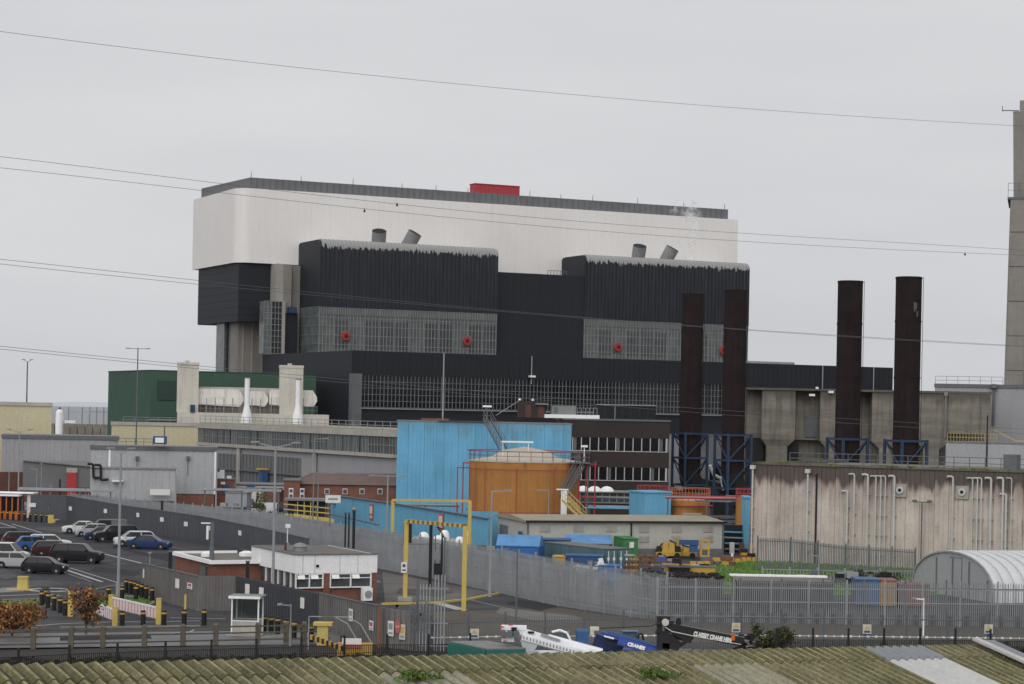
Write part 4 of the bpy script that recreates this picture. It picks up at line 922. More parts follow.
# ---- long cream roofed warehouse in the yard
k = G(527.5, 557); k.z = 0; zt = EYE + ray(527.5, 519.8)[1] * k.y; X1, kk = ray(723, 521); Y1 = (zt - EYE) / kk; e = Vector((X1 * Y1, Y1, 0)); f = Fr(k, e)
print('warehouse', k, e, zt)
Lw = f.len; Dw = f.side(497.7, 530)[0]
WH = thing('warehouse', 'long low grey warehouse with a pale cream roof and small wall vents', 'warehouse', k, f.rz)
mb = MB(); mb.box(0, Lw, .02, Dw, .9, zt - .25); mb.build('wall', M['wall_grey_cream'], WH); mb = MB(); mb.box(-.05, Lw + .05, -.04, Dw, 0, .9); mb.build('plinth', M['grey_recess'], WH)
rz2 = zt + .3; mb = MB(); mb._add([(-.3, -.3, zt - .1), (Lw + .3, -.3, zt - .1), (Lw + .3, Dw / 2, rz2), (-.3, Dw / 2, rz2), (-.3, Dw + .3, zt - .1), (Lw + .3, Dw + .3, zt - .1), (-.3, -.3, zt - .25), (Lw + .3, -.3, zt - .25), (-.3, Dw + .3, zt - .25), (Lw + .3, Dw + .3, zt - .25)],
    [(0, 1, 2, 3), (3, 2, 5, 4), (6, 7, 1, 0), (4, 5, 9, 8), (0, 3, 4, 8, 6), (1, 7, 9, 5, 2)]); mb.build('roof', M['roof_cream'], WH)
mb = MB(); mb.box(-.35, Lw + .35, -.4, -.3, zt - .22, zt - .04); mb.build('gutter', M['black'], WH)
x = f.at(631, 535)[0]; mb = MB(); mb.box(x - .07, x + .07, -.12, 0, 0, zt - .2); mb.build('downpipe', M['black'], WH)
mb = MB(); mb.box(-.1, .06, -.1, .06, 0, zt - .2); mb.box(Lw - .06, Lw + .12, -.1, .06, 0, zt - .2); mb.build('corner_trim', M['galv_dark'], WH)
vm = MB()
for i in range(5): vm.box(-.5, .5, -.07, 0, i * .12 - .3, i * .12 - .25)
vm.box(-.56, .56, -.04, 0, -.36, .36); vme = vm.mesh('wall_vent', M['fascia'])
for px, py in ((545, 528.5), (578.5, 528.5), (611.5, 528.5), (644, 529), (676.5, 529), (708, 529), (644, 539), (676.5, 539), (708, 539)):
    u, z = f.at(px, py); place('wall_vent', vme, WH, (u, 0, z))
dv0, dv1 = f.side(508, 535)[0], f.side(500, 533)[0]; mb = MB(); mb.box(-.05, .02, dv0, dv1, 0, 2.8); mb.build('roller_door', M['grey_recess'], WH)
mb = MB(); mb.cbox((-.3, 2.0, 2.3), (.1, 1, .5)); mb.build('door_sign', M['container_blue'], WH)
mb = MB(); u = f.at(694, 516, Dw / 2)[0]; mb.box(u - 1.2, u + .8, Dw / 2 - .4, Dw / 2 + .4, rz2 - .1, rz2 + .22); mb.build('ridge_vent', M['roof_cream'], WH)
# ================================================================== LEFT MIDDLE
# green building
f = Fr(A(150, 400, 415), rz=RZ); zg = f.at(150, 370)[1]; Lg = f.at(316, 380)[0]; Dg = f.side(108, 400)[0]
GB = bldg('green_building', 'dark green clad building behind the white process tanks', 'building', f, Lg, max(8, min(Dg, 40)), zg, 'green_cladding', 'green_dark', rib=1.4)
u0, z0 = f.at(157, 400, -.06); u1, z1 = f.at(176, 381, -.06); mb = MB(); mb.box(u0, u1, -.2, -.02, z0, z1); mb.build('louvre_panel', M['green_dark'], GB)
mb = MB(); mb.box(-.2, Lg, -.2, 0, f.at(150, 420)[1], f.at(150, 419)[1]); mb.build('band', M['galv'], GB)
print('green', f.p, Lg, Dg, zg)
# process building: cream base, two cream towers, row of white horizontal vessels, two cones
f = Fr(A(177, 430, 398), rz=R_(9)); zb0 = f.at(177, 412)[1]; Lp = f.at(329, 415)[0]
PB = thing('process_building', 'cream process building with two square towers and a deck for white vessels', 'building', f.W(0, 0), f.rz)
mb = MB(); mb.box(0, Lp, 0, 9, 0, zb0); mb.build('base', M['cream_box'], PB)
for a, b, yt in ((177, 198.5, 362), (280, 303, 365)):
    u0, u1 = f.at(a, 390, 1)[0], f.at(b, 390, 1)[0]; zt = f.at(a, yt, 1)[1]; mb = MB(); mb.box(u0, u1, 1, 5, zb0, zt); t = mb.build('tower', M['cream_box'], PB)
    mb = MB(); mb.box(u0 - .08, u1 + .08, .9, 5.1, zt - .5, zt); mb.box(u0 + 1.4, u0 + 2.2, 2, 3, zt, zt + .35); mb.build('tower_cap', M['cream_box'], t)
mb = MB(); u0, z = f.at(193, 404, -.1); mb.box(u0 - .5, u0 + .4, -.2, .4, zb0, zb0 + 1.4); mb.build('control_box', M['blue_steel'], PB)
def vessel(px0, px1, yt, yb, v, label, lean=0):
    u0, zt = f.at(px0, yt, v); u1 = f.at(px1, yt, v)[0]; z0 = f.at(px0, yb, v)[1]; h = zt - z0; r = thing('white_vessel', label, 'tank', f.W(u0, v, zb0), f.rz, 'white vessels on the process deck')
    Lv = u1 - u0; z0 -= zb0; mb = MB(); c = .28 * h
    prof = [(0, z0 + h * .1), (Lv - c * .8, z0), (Lv, z0 + h * .35), (Lv - .1, z0 + h * .62), (Lv - c, z0 + h), (c * .3, z0 + h), (0, z0 + h * .8)]
    mb.yprism(prof, 0, 2.6); mb.build('vessel_shell', M['white_tank'], r)
    for i in range(max(2, int(Lv / 1.6))):
        mb = MB(); x = .4 + i * 1.6; mb.beam((x, 0, 0), (x, 0, z0 + h * .5), .14); mb.beam((x, 2.5, 0), (x, 2.5, z0 + h * .5), .14); mb.build('leg', M['galv'], r)
    mb = MB()
    for i in range(int(Lv / .9) + 1): mb.beam((i * .9, -.8, 0), (i * .9, -.8, 1.5), .06)
    mb.beam((0, -.8, 1.5), (Lv, -.8, 1.5), .07); mb.beam((0, -.8, .8), (Lv, -.8, .8), .06); mb.build('guard_rail', M['mullion'], r)
    return r
mb = MB(); mb.box(f.at(199, 400, 5)[0], f.at(300, 400, 5)[0], 5, 8, zb0, f.at(240, 387.5, 5)[1]); mb.build('plant_room_wall', M['fascia'], PB)
vessel(196, 244, 388.5, 406, 2.2, 'largest white vessel with rust marks, at the left of the process deck')
vessel(250, 268.5, 391, 406.5, 2.2, 'white vessel just right of the left white cone')
vessel(269.5, 291, 389.5, 406, 2.2, 'white vessel in front of the right cream tower')
vessel(293, 317.5, 390, 406.5, 2.2, 'rightmost white vessel on the process deck')
for i, (px, yt) in enumerate(((247, 377.5), (298, 379))):
    u = f.at(px, 400, -1.8)[0]; zt = f.at(px, yt, -1.8)[1]; z0 = f.at(px, 421, -1.8)[1]; r = thing('white_vent_stack', ('left' if i == 0 else 'right') + ' white vent stack with a flared cone foot before the cream base', 'vent stack', f.W(u, -1.8, 0), f.rz, 'white vent stacks')
    mb = MB(); mb.lathe([(1.05, 0), (1.05, z0), (.95, z0 + .8), (.52, z0 + 2.6), (.47, z0 + 3), (.47, zt)], 22); mb.build('stack', M['white_paint'], r, 40)
    mb = MB(); mb.lathe([(.55, zt - .15), (.55, zt)], 16); mb.build('rim', M['mullion'], r)
# sea wall, fence posts and small white silo near the shore
f = Fr(A(40, 430, 560), rz=R_(-3)); z0 = f.at(60, 431)[1]; z1 = f.at(60, 423.5)[1]
r = thing('sea_wall', 'weathered grey concrete sea wall between the cream and green buildings', 'wall', f.W(0, 0), f.rz); La = f.at(120, 430)[0]
mb = MB(); mb.box(0, La, 0, 1.5, 0, z1 - .8); mb.build('wall', M['concrete_old'], r)
for i in range(int(La / 2)): mb = MB(); mb.box(i * 2 + .1, i * 2 + 1.9, -.4, 0, 0, z1); mb.build('buttress', M['concrete_old'], r)
for i, px in enumerate((68.3, 82, 89.5, 96.5, 103.5)):
    p = A(px, 423, 640); zt = A(px, 407, 640).z; r = thing('shore_post', 'tall thin post on the shore, %s from the left' % ORD[i], 'post', (p.x, 640, 0), 0, 'posts on the shore')
    mb = MB(); mb.tube((0, 0, 0), (0, 0, zt), .28, .2, 6); mb.build('post', M['galv'], r); mb = MB(); mb.beam((0, 0, zt * .9), (4, 0, zt * .9), .12); mb.build('wire_arm', M['galv'], r)
p = A(59.5, 420, 520); zt = A(59.5, 409.5, 520).z
r = thing('white_silo', 'small domed white silo by the shore behind the grey warehouse', 'silo', (p.x, 520, 0)); mb = MB(); mb.lathe([(.95, 0), (.95, zt - .9), (.8, zt - .4), (.4, zt), (.05, zt + .1)], 18); mb.build('silo_shell', M['white_paint'], r, 40)
mb = MB(); mb.lathe([(.3, zt), (.3, zt + .5), (.02, zt + .6)], 8); mb.build('cap', M['galv_dark'], r)
mb = MB(); u = (1.2); mb.box(1.4, 4, -.5, .8, zt - 3.2, zt - 2.6); mb.build('white_pipe', M['white_paint'], r)

# cream building at left edge
f = Fr(A(-30, 420, 345), rz=R_(12)); L_ = f.at(51.5, 420)[0]; bldg('cream_building', 'plain cream clad building at the left edge above the grey warehouse', 'building', f, L_, 12, f.at(40, 403)[1], 'cream_cladding', 'roof_grey', trim='fascia')
# cream box in front of the green building
f = Fr(A(111.5, 430, 385), rz=R_(9)); L_ = f.at(199, 430)[0]; r = bldg('cream_building', 'long cream building with a flat roof between grey warehouse and green building', 'building', f, L_, 10, f.at(130, 422.5)[1], 'cream_cladding', 'roof_grey', trim='fascia')
u = f.at(164.5, 430)[0]; mb = MB(); mb.box(u - .1, u + .1, -.08, 0, 0, f.at(130, 423)[1]); mb.build('downpipe', M['galv_dark'], r)
rail('guard_rail', r, [(2, 1, f.at(130, 422.5)[1]), (L_ - 1, 1, f.at(130, 422.5)[1])], 1.0, 'galv', 2.0, .03)
q = A(184, 438, 322); r = thing('roof_camera', 'small blue-white cabinet with a rail on the grey warehouse roof', 'cabinet', (q.x, 300, A(184, 446, 300).z)); mb = MB(); mb.box(-.9, .9, -.4, .4, .2, 1.3); mb.build('cabinet', M['container_blue'], r); mb = MB(); mb.box(-.6, .6, -.45, -.4, .4, 1.1); mb.build('screen', M['mullion_white'], r); rail('guard_rail', r, [(-6, 0, 0), (-1, 0, 0)], .9, 'galv_dark', 1.2)
# long glazed hall in the L direction
f = Fr(A(198, 440, 385), A(198, 440, 385) + Vector((math.cos(R_(-60)), math.sin(R_(-60)), 0)))
# solve its far end so that the eaves match: right end depth 300
pR = A(396, 440, 302); pL = A(198, 440, 372); f = Fr(pL, pR); Lq = f.len
zA_ = EYE + ray(396, 437)[1] * 302; print('glazed hall', Lq, zA_, EYE + ray(198, 427.5)[1] * 372)
GH = thing('glazed_hall', 'long grey hall with a continuous high strip of glazing and a cream roof edge', 'hall', f.W(0, 0), f.rz)
def zz_(px, py, v=0): return f.at(px, py, v)[1]
zg1 = zz_(396, 437); zg0 = zz_(396, 454.5); zf0 = zz_(396, 424.5)
zf = zz_(198, 421); 
mb = MB(); mb.box(0, Lq, .2, 16, 0, zg1); mb.build('wall', M['grey_cladding'], GH)
mb = MB(); mb.box(-.2, Lq + .2, -.25, 16.2, zg1, zg1 + .85); mb.build('fascia', M['fascia'], GH)
mb = MB(); mb.box(-.2, Lq + .2, .3, 16, zg1 + .85, zg1 + 1.0); mb.build('roof', M['roof_cream'], GH)
rail('guard_rail', GH, [(0, .3, zg1 + 1.0), (Lq, .3, zg1 + 1.0)], 1.1, 'galv', 2.5, .04)
nb = 26; w_ = Lq / nb; h = zg1 - zg0; bm = MB(); bm.box(.05, w_ - .05, .05, .2, 0, h); bm.m = 1
for i in range(4): x = w_ * i / 3; bm.box(x - .06, x + .06, -.02, .05, 0, h)
bm.box(0, w_, -.02, .05, h * .5 - .05, h * .5 + .05); me = bm.mesh('glazed_bay', [M['glass'], M['mullion']])
bm2 = MB(); bm2.box(.05, w_ - .05, .05, .2, 0, h); bm2.m = 1
for i in range(4): x = w_ * i / 3; bm2.box(x - .06, x + .06, -.02, .05, 0, h)
me2 = bm2.mesh('glazed_bay', [M['glass_green'], M['mullion']])
for i in range(nb): place('glazed_bay', me if (i < 18 and i % 5) or i > 22 else me2, GH, (i * w_, 0, zg0))
mb = MB(); mb.box(0, Lq, -.4, .2, zg0 - .5, zg0); mb.build('sill', M['fascia'], GH)
# recessed loading bays
for a, b, y0, y1 in ((216, 241.5, 485, 453), (242.5, 300, 487, 454)):
    u0, u1 = f.at(a, 470, -.0)[0], f.at(b, 470, 0)[0]; za = f.at(a, y1)[1] ; mb = MB()
    mb.box(u0, u1, .12, .18, 0, za); bay = mb.build('loading_bay', M['grey_recess'], GH)
    mb = MB(); n = max(3, int((u1 - u0) / 1.5))
    for i in range(n): x = u0 + (u1 - u0) * i / n; mb.box(x, x + .12, -.02, .12, 0, za)
    mb.box(u0, u1, -.25, .12, za * .62, za * .62 + .18); mb.build('bay_rib', M['galv_dark'], bay, kind='stuff')
for px in (239, 315):
    u = f.at(px, 470)[0]; mb = MB(); mb.box(u - .5, u + .5, -.3, 0, 0, zg0 - .6); mb.build('white_post', M['fascia'], GH)
u = f.at(263, 480, -1)[0]; mb = MB(); mb.box(u - .8, u + .5, -1.4, -.4, 0, f.at(263, 470, -1)[1]); mb.build('blue_locker', M['container_blue'], GH); mb = MB(); mb.box(u - 1.6, u + .6, -1.6, -.3, f.at(263, 470, -1)[1], f.at(263, 469, -1)[1] + .1); mb.build('yellow_shelf', M['signal_yellow'], GH)
mb = MB(); u0, u1 = f.at(236, 486, -3)[0], f.at(292, 492, -3)[0]; z = f.at(260, 486, -3)[1]; mb.box(u0, u1, -4, -2, z - .4, z); mb.build('canopy', M['roof_grey'], GH)
# grey warehouse A, far left
f = Fr(A(2, 460, 330), rz=R_(11)); L_ = f.at(118, 460)[0]; zt = f.at(60, 436)[1]
r = bldg('grey_warehouse', 'wide plain grey clad warehouse at the far left with a lower lean-to', 'warehouse', f, L_, 14, zt, 'grey_cladding', 'roof_grey', rib=1.2, trim='galv_dark')
z1 = f.at(20, 472)[1]; mb = MB(); mb.box(-6, L_, -.3, 0, 0, max(1.5, z1)); mb.build('brick_base', M['brick_dark'], r)
u0, u1 = f.at(23, 470, -5)[0], f.at(92, 470, -5)[0]; zl = f.at(23, 461, -5)[1]; zr = f.at(92, 467, -5)[1]; zf_ = f.at(92, 462.5, 0)[1]; mb = MB()
mb.hexa([(u0, -5, 2.2), (u1, -5, 2.2), (u1, -.3, 2.2), (u0, -.3, 2.2), (u0, -5, zl), (u1, -5, zr), (u1, -.3, zf_), (u0, -.3, zf_)]); mb.build('lean_to', M['grey_recess'], r)
mb = MB(); mb.hexa([(u0, -5.3, zl), (u1, -5.3, zr), (u1, -.3, zf_), (u0, -.3, zf_), (u0, -5.3, zl + .15), (u1, -5.3, zr + .15), (u1, -.3, zf_ + .15), (u0, -.3, zf_ + .15)]); mb.build('lean_to_roof', M['roof_grey'], r)
mb = MB(); mb.box(u0 - .5, u1, -5.1, -.3, 0, 2.2); mb.build('brick_plinth', M['brick_dark'], r)
a, b = f.at(67, 480, -5.4)[0], f.at(76.5, 480, -5.4)[0]; mb = MB(); mb.box(a, b, -5.5, -5.0, 0, f.at(70, 472.5, -5.4)[1]); dr = mb.build('red_door', M['red_paint'], r)
mb = MB(); mb.box(a - .1, b + .1, -5.3, -5.0, f.at(70, 472.5, -5.4)[1], f.at(70, 468, -5.4)[1]); mb.build('door_head', M['fascia'], r)
# grey warehouse B
f = Fr(A(91, 460, 300), rz=R_(7)); L_ = f.at(216, 470)[0]; zt = f.at(110, 446)[1]; zl = f.at(200, 487)[1]; print('grey B', L_, zt, zl)
r = bldg('grey_warehouse', 'pale grey clad warehouse with white corner trims in front of the cream building', 'warehouse', f, L_, 10, zt, 'grey_cladding_light', 'roof_grey', z0=2.6, rib=.9, trim='galv_dark')
mb = MB(); mb.box(.3, L_ - .2, .1, 9.5, 0, 2.6); mb.build('brick_base', M['brick'], r)
for u in (f.at(109.5, 460)[0], L_ - .1): mb = MB(); mb.box(u - .15, u + .15, -.1, .05, 2.6, zt); mb.build('white_trim', M['white_paint'], r)
for px in (137, 188): u, z = f.at(px, 457, -.3); mb = MB(); mb.box(u - .2, u + .25, -.6, 0, z - .4, z + .1); mb.tube((u, -.3, z - .4), (u, -.3, z - 2.6), .05, n=5); mb.build('wall_light', M['galv_dark'], r)
f_ = Fr(A(91.5, 480, 290), rz=R_(8)); L_ = f_.at(175, 480)[0]; zt = f_.at(100, 468)[1]
r2 = bldg('grey_annex', 'lower pale blue-grey annex with black duct pipes on its left face', 'building', f_, L_, 5, zt, 'grey_cladding_light', 'roof_grey', z0=2.0, rib=.9)
mb = MB(); mb.box(-1, L_ + .2, .1, 5, 0, 2.0); mb.build('brick_base', M['brick'], r2)
# black ducts on its left end
for (x0, x1, ya, yb) in ((92, 95, 464, 478), (99, 102.5, 465, 480)):
    u0, za = f_.at(x0, ya, -.4); u1, zb_ = f_.at(x1, yb, -.4); mb = MB(); mb.path([(u0 - .6, -.4, za), (u1 - .3, -.4, za), (u1 - .2, -.4, zb_), (u1 + .8, -.4, zb_ + .1)], .17, 8); mb.build('black_duct', M['black'], r2, 50)
u, z = f_.at(112, 482, -.4); mb = MB(); mb.box(u, u + 1.5, -.8, -.2, z, z + .25); mb.build('awning', M['white_paint'], r2)
u0, z = f_.at(150, 492, -.8); u1 = f_.at(170, 494, -.8)[0]; rr_ = thing('white_banner', 'long white banner board standing below the pale annex', 'banner', f_.W(u0, -1, 0), f_.rz); mb = MB(); mb.box(0, u1 - u0, 0, .1, z - .4, z + .4); mb.build('board', M['sign_white'], rr_); mb = MB(); mb.box(.2, .3, .1, .2, 0, z); mb.box(u1 - u0 - .3, u1 - u0 - .2, .1, .2, 0, z); mb.build('post', M['galv'], rr_)
# brick hut between
f = Fr(A(216, 490, 306), rz=R_(7)); L_ = f.at(234, 490)[0]; r = bldg('brick_hut', 'small dark brick hut with a blue door and white roof boxes', 'hut', f, L_, 5, f.at(220, 479)[1], 'brick', 'roof_felt')
for px, yt in ((217.5, 472), (222, 470), (229, 476)): u, z = f.at(px, yt, 1.2); mb = MB(); mb.box(u - .3, u + .35, 1, 1.8, f.at(220, 479)[1], z); mb.build('roof_unit', M['white_paint'], r)
mb = MB(); u, z = f.at(226, 488, -.1); mb.box(u - .5, u + .5, -.1, .0, z - .9, z + .5); mb.build('blue_door', M['container_blue'], r); mb = MB(); u, z = f.at(223, 483, -.2); mb.box(u - .3, u + .3, -.3, 0, z - .2, z + .15); mb.build('bulkhead_lamp', M['sign_white'], r)
# low dark building strip behind parked vans, blue roof
f = Fr(A(236, 495, 312), rz=R_(5)); L_ = f.at(284, 497)[0]; r = bldg('brick_store', 'long low brick store with a blue-grey canopy behind the vans', 'building', f, L_, 6, f.at(250, 484)[1], 'brick_dark', 'roof_grey')
mb = MB(); mb.box(-.1, L_, -1.6, 0, f.at(250, 489)[1], f.at(250, 486)[1]); mb.build('canopy', M['grey_cladding_light'], r)
mb = MB(); u = f.at(251, 488, -.2)[0]; mb.box(u - .6, u + .6, -1.8, -1.65, f.at(250, 489.5)[1], f.at(250, 484)[1]); mb.build('blue_sign', M['container_blue'], r)
# red brick building with hipped roof
f = Fr(A(283.5, 500, 292), rz=R_(5)); L_ = f.at(330, 500)[0]; zt = f.at(300, 482)[1]; r = bldg('brick_building', 'square red brick building left of the hipped-roof brick range', 'building', f, L_ * .35, 8, zt + .2, 'brick', 'roof_felt')
for x, y in ((.7, 490), (2.2, 490), (.7, 495), (2.2, 495)):
    mb = MB(); z = f.at(290, y)[1]; mb.box(x, x + .6, -.06, .02, z - .35, z + .25); w0 = mb.build('window', M['mullion_white'], r); mb = MB(); mb.box(x + .08, x + .52, -.09, -.05, z - .28, z + .1); mb.build('pane', M['glass'], w0)
f = Fr(A(318, 500, 296), rz=R_(4)); L_ = f.at(397, 500)[0]; zt = f.at(330, 484.5)[1]; zr = f.at(340, 473.5, 3.5)[1]
r = thing('brick_building', 'long red brick range with a grey hipped roof left of the blue building', 'building', f.W(0, 0), f.rz)
mb = MB(); mb.box(-4.2, L_, 0, 7, 0, zt); mb.build('wall', M['brick'], r)
mb = MB(); mb._add([(-4.5, -.3, zt), (L_ + .2, -.3, zt), (L_ + .2, 7.3, zt), (-4.5, 7.3, zt), (-.8, 3.5, zr), (L_ + .2, 3.5, zr)], [(0, 1, 5, 4), (2, 3, 4, 5), (3, 0, 4), (1, 2, 5), (0, 3, 2, 1)]); mb.build('roof', M['roof_red'], r)
mb = MB(); mb.beam((-4.5, -.3, zt), (-.8, 3.5, zr), .2); mb.beam((-.8, 3.5, zr + .02), (L_, 3.5, zr + .02), .22); mb.build('ridge_tiles', M['roof_grey'], r)
for px in (327, 345, 362, 380):
    u, z = f.at(px, 491); mb = MB(); mb.box(u - .35, u + .35, -.08, .02, z - .45, z + .35); w0 = mb.build('window', M['cream_box'], r); mb = MB(); mb.box(u - .25, u + .25, -.1, -.07, z - .35, z + .2); mb.build('pane', M['glass'], w0)

# ---- containers and stores in the yard
def container(name, label, px0, px1, yb, yt, m, rz=0., L_=None, D=2.5, cat='container', roof=None, doors=False, grp=None):
    p = G(px0, yb); f = Fr(p, rz=rz); u1 = f.at(px1, yb - 8)[0] if L_ is None else L_; zt = EYE + ray(px0, yt)[1] * p.y
    r = thing(name, label, cat, p, rz, grp); mb = MB(); mb.box(0, u1, 0, D, .12, zt)
    n = max(3, int(u1 / .55)); p_ = u1 / n
    for i in range(n): mb.box(i * p_ + .08, i * p_ + p_ * .55, -.06, 0, .2, zt - .15)
    n2 = max(3, int(D / .55)); p2 = D / n2
    for i in range(n2): mb.box(-.06, 0, i * p2 + .08, i * p2 + p2 * .55, .2, zt - .15)
    mb.build('body', M[m], r)
    mb = MB(); mb.box(-.05, u1 + .05, -.08, D + .05, zt, zt + .08); mb.build('roof', M[roof or m], r)
    if doors:
        for i in (0, 1): 
            mb = MB(); mb.box(.1 + i * (u1 / 2 - .05), (i + 1) * u1 / 2 - .1, -.14, -.06, .25, zt - .1); d_ = mb.build('door', M[m], r); mb = MB()
            for q in (.25, .7): x = i * u1 / 2 + u1 / 2 * q; mb.tube((x, -.18, .3), (x, -.18, zt - .15), .035, n=5); mb.box(x - .12, x + .12, -.17, -.14, zt * .6, zt * .6 + .28); mb.box(x - .1, x + .1, -.17, -.14, zt * .3, zt * .3 + .22)
            mb.build('lock_bar', M['mullion_white'], d_)
    return r, u1, zt
r, a, b = container('blue_shelter', 'bright blue steel shelter with a sloping lighter blue tarpaulin top', 496, 538, 571, 546, 'blue_skip', R_(-8), D=3)
mb = MB(); mb.xprism([(-.1, b), (3.1, b), (3.1, b + .15), (2.2, b + 1.0), (1.2, b + 1.0)][::-1], -.05, a + .1); mb.build('tarpaulin', M['blue_tarp'], r)
container('shipping_container', 'dark blue container behind the blue tarpaulin shelter', 539, 570, 567, 540, 'container_blue', R_(-3), D=3)
r, a, b = container('blue_roofed_store', 'long low store with a pale blue sloping roof among the containers', 566, 609, 562, 543, 'fascia', R_(-3), D=4, cat='store')
mb = MB(); mb.xprism([(-.2, b), (4, b), (4, b + .25), (2, b + .8)][::-1], -.2, a + .2); mb.build('roof_sheet', M['blue_tarp'], r)
r, a, b = container('shipping_container', 'green container with a white notice nearest the warehouse wall', 623, 638, 560, 539, 'container_green', R_(10), D=5); mb = MB(); mb.box(a * .4, a * .7, -.12, -.08, b - .9, b - .3); mb.build('notice', M['sign_white'], r)
r, a, b = container('orange_rack', 'orange steel rack standing left of the green container', 604, 612, 560, 545, 'rust', R_(10), D=.3, cat='rack')
r, a, b = container('shipping_container', 'blue-grey container seen door end on with white lock bars', 604, 629, 577, 549.5, 'container_teal', R_(32), D=10, roof='container_roof', doors=True)
container('shipping_container', 'long low grey-roofed container left of the door-end container', 552, 576, 562, 548, 'container_teal', R_(-4), D=3, roof='container_roof')
container('shipping_container', 'blue container behind the rubbish skip', 564, 602, 579, 556, 'container_blue', R_(-5), D=3)
container('yellow_store', 'small orange-yellow steel store left of the blue container', 552, 565, 579, 557, 'signal_yellow', R_(-5), D=2, cat='store')
r, a, b = container('waste_skip', 'blue waste skip in front of the door-end container', 598, 619, 583, 566, 'blue_skip', R_(-6), D=2, cat='skip')
# heap of mixed rubbish
q = G(583, 582); r = thing('rubbish_heap', 'heap of white bags and dark scrap in front of the blue container', 'rubbish', q); rnd = random.Random(11); tag(r, r['label'], 'rubbish')
for i in range(34):
    mb = MB(); s_ = rnd.uniform(.15, .5); mb.cbox((rnd.gauss(0, 1.0), rnd.gauss(0, .5), 1.0 + abs(rnd.gauss(0, .4))), (s_ * 1.5, s_, s_ * .7), rnd.random() * 3); mb.build('scrap_piece', M[rnd.choice(('white_paint', 'mullion', 'brick_dark', 'galv_dark', 'sign_white', 'black'))], r)
mb = MB(); mb.box(-1.8, 1.8, -.6, .8, 0, 1.0); mb.build('skip_body', M['container_blue'], r); mb = MB(); mb.hexa([(1.6, 0, 1.2), (2.0, 0, 1.2), (2.0, .05, 1.2), (1.6, .05, 1.2), (1.3, 0, 2.1), (1.7, 0, 2.2), (1.7, .05, 2.2), (1.3, .05, 2.1)]); mb.build('white_board', M['sign_white'], r)
# cages and rusty stack
q = G(643, 579); zt = EYE + ray(643, 557)[1] * q.y; r = thing('stillage_stack', 'stack of rusty stillages and pallets right of the door-end container', 'stillages', q)
rnd = random.Random(2)
for lv in range(4):
    z = lv * zt / 4
    for i in range(3):
        mb = MB(); x = -1.7 + i * 1.15; mb.box(x, x + 1.05, -.5, .6, z + .04, z + .14); mb.box(x, x + 1.05, -.5, .6, z + zt / 4 - .08, z + zt / 4)
        for c in (0, .33, .66, .98): mb.box(x + c, x + c + .07, -.5, -.42, z + .1, z + zt / 4)
        mb.build('stillage', M['rust' if (i + lv) % 3 else 'galv_dark'], r)
for i in range(6): mb = MB(); mb.cbox((rnd.uniform(-1.5, 1.8), rnd.uniform(-.3, .5), zt + .12), (.9, .5, .12), rnd.random() * .6); mb.build('board', M['fascia' if i % 2 else 'rust'], r)
# yellow machinery
def machine(px, yb, w_, label, seed, m='signal_yellow'):
    q = G(px, yb); r = thing('yellow_machine', label, 'machinery', q); rnd = random.Random(seed)
    mb = MB(); mb.box(-w_ / 2, w_ / 2, -.5, .5, .25, .65); mb.build('chassis', M[m], r)
    for s in (-1, 1): mb = MB(); mb.tube((s * w_ * .35, -.6, .3), (s * w_ * .35, -.3, .3), .3, n=12); mb.build('wheel', M['black'], r, 40)
    for i in range(4):
        mb = MB(); x = -w_ / 2 + w_ * (i + .5) / 4; h = rnd.uniform(.5, 1.3); mb.hexa([(x - .35, -.4, .65), (x + .35, -.4, .65), (x + .35, .4, .65), (x - .35, .4, .65), (x - .2, -.3, .65 + h), (x + .3, -.3, .65 + h * .8), (x + .3, .3, .65 + h * .8), (x - .2, .3, .65 + h)]); mb.build('engine_cover', M[m if i % 3 else 'duct_dark'], r)
    mb = MB(); mb.path([(-w_ / 2, 0, .6), (-w_ / 4, 0, 1.5), (w_ / 3, 0, 1.1), (w_ / 2, 0, .5)], .09, 6); mb.build('hose', M['black'], r); mb = MB(); mb.beam((w_ * .3, 0, .6), (w_ * .42, 0, 2.0), .18); mb.build('mast', M[m], r); return r
machine(668, 558, 2.6, 'yellow compressor on wheels against the warehouse, left of the mast lift', 1)
machine(682, 558, 3.0, 'yellow and dark blue engine unit in the middle of the machine row', 2)
q = G(704, 560); r = thing('mast_lift', 'yellow mast lift with a square frame near the warehouse right end', 'lift', q)
for x in (-.45, .35): mb = MB(); mb.box(x, x + .2, -.1, .1, 0, 2.2); mb.build('upright', M['signal_yellow'], r)
for z in (.3, 1.1, 2.0): mb = MB(); mb.box(-.45, .55, -.12, .12, z, z + .2); mb.build('cross_bar', M['signal_yellow'], r)
mb = MB(); mb.cbox((-1.6, 0, 1.8), (2.0, .8, .5)); mb.cbox((-1.1, 0, 1.2), (.8, .6, .8)); mb.build('power_pack', M['container_blue'], r)
for i, (px, yb, w_) in enumerate(((700, 566, 2.0), (716, 562, 2.6), (737, 563, 1.8), (748, 562, 1.4))):
    q = G(px, yb); r = thing('yellow_beam', 'yellow steel beam lying on the grass edge, %s from the left' % ORD[i], 'beam', q, .05 * i, 'yellow beams on the grass'); mb = MB(); mb.box(-w_ / 2, w_ / 2, -.2, .2, .05, .45); mb.build('beam_body', M['signal_yellow'], r); mb = MB(); mb.box(-w_ * .2, -w_ * .15, -.23, .23, .0, .5); mb.box(w_ * .2, w_ * .25, -.23, .23, 0, .5); mb.build('strap', M['rust'], r)
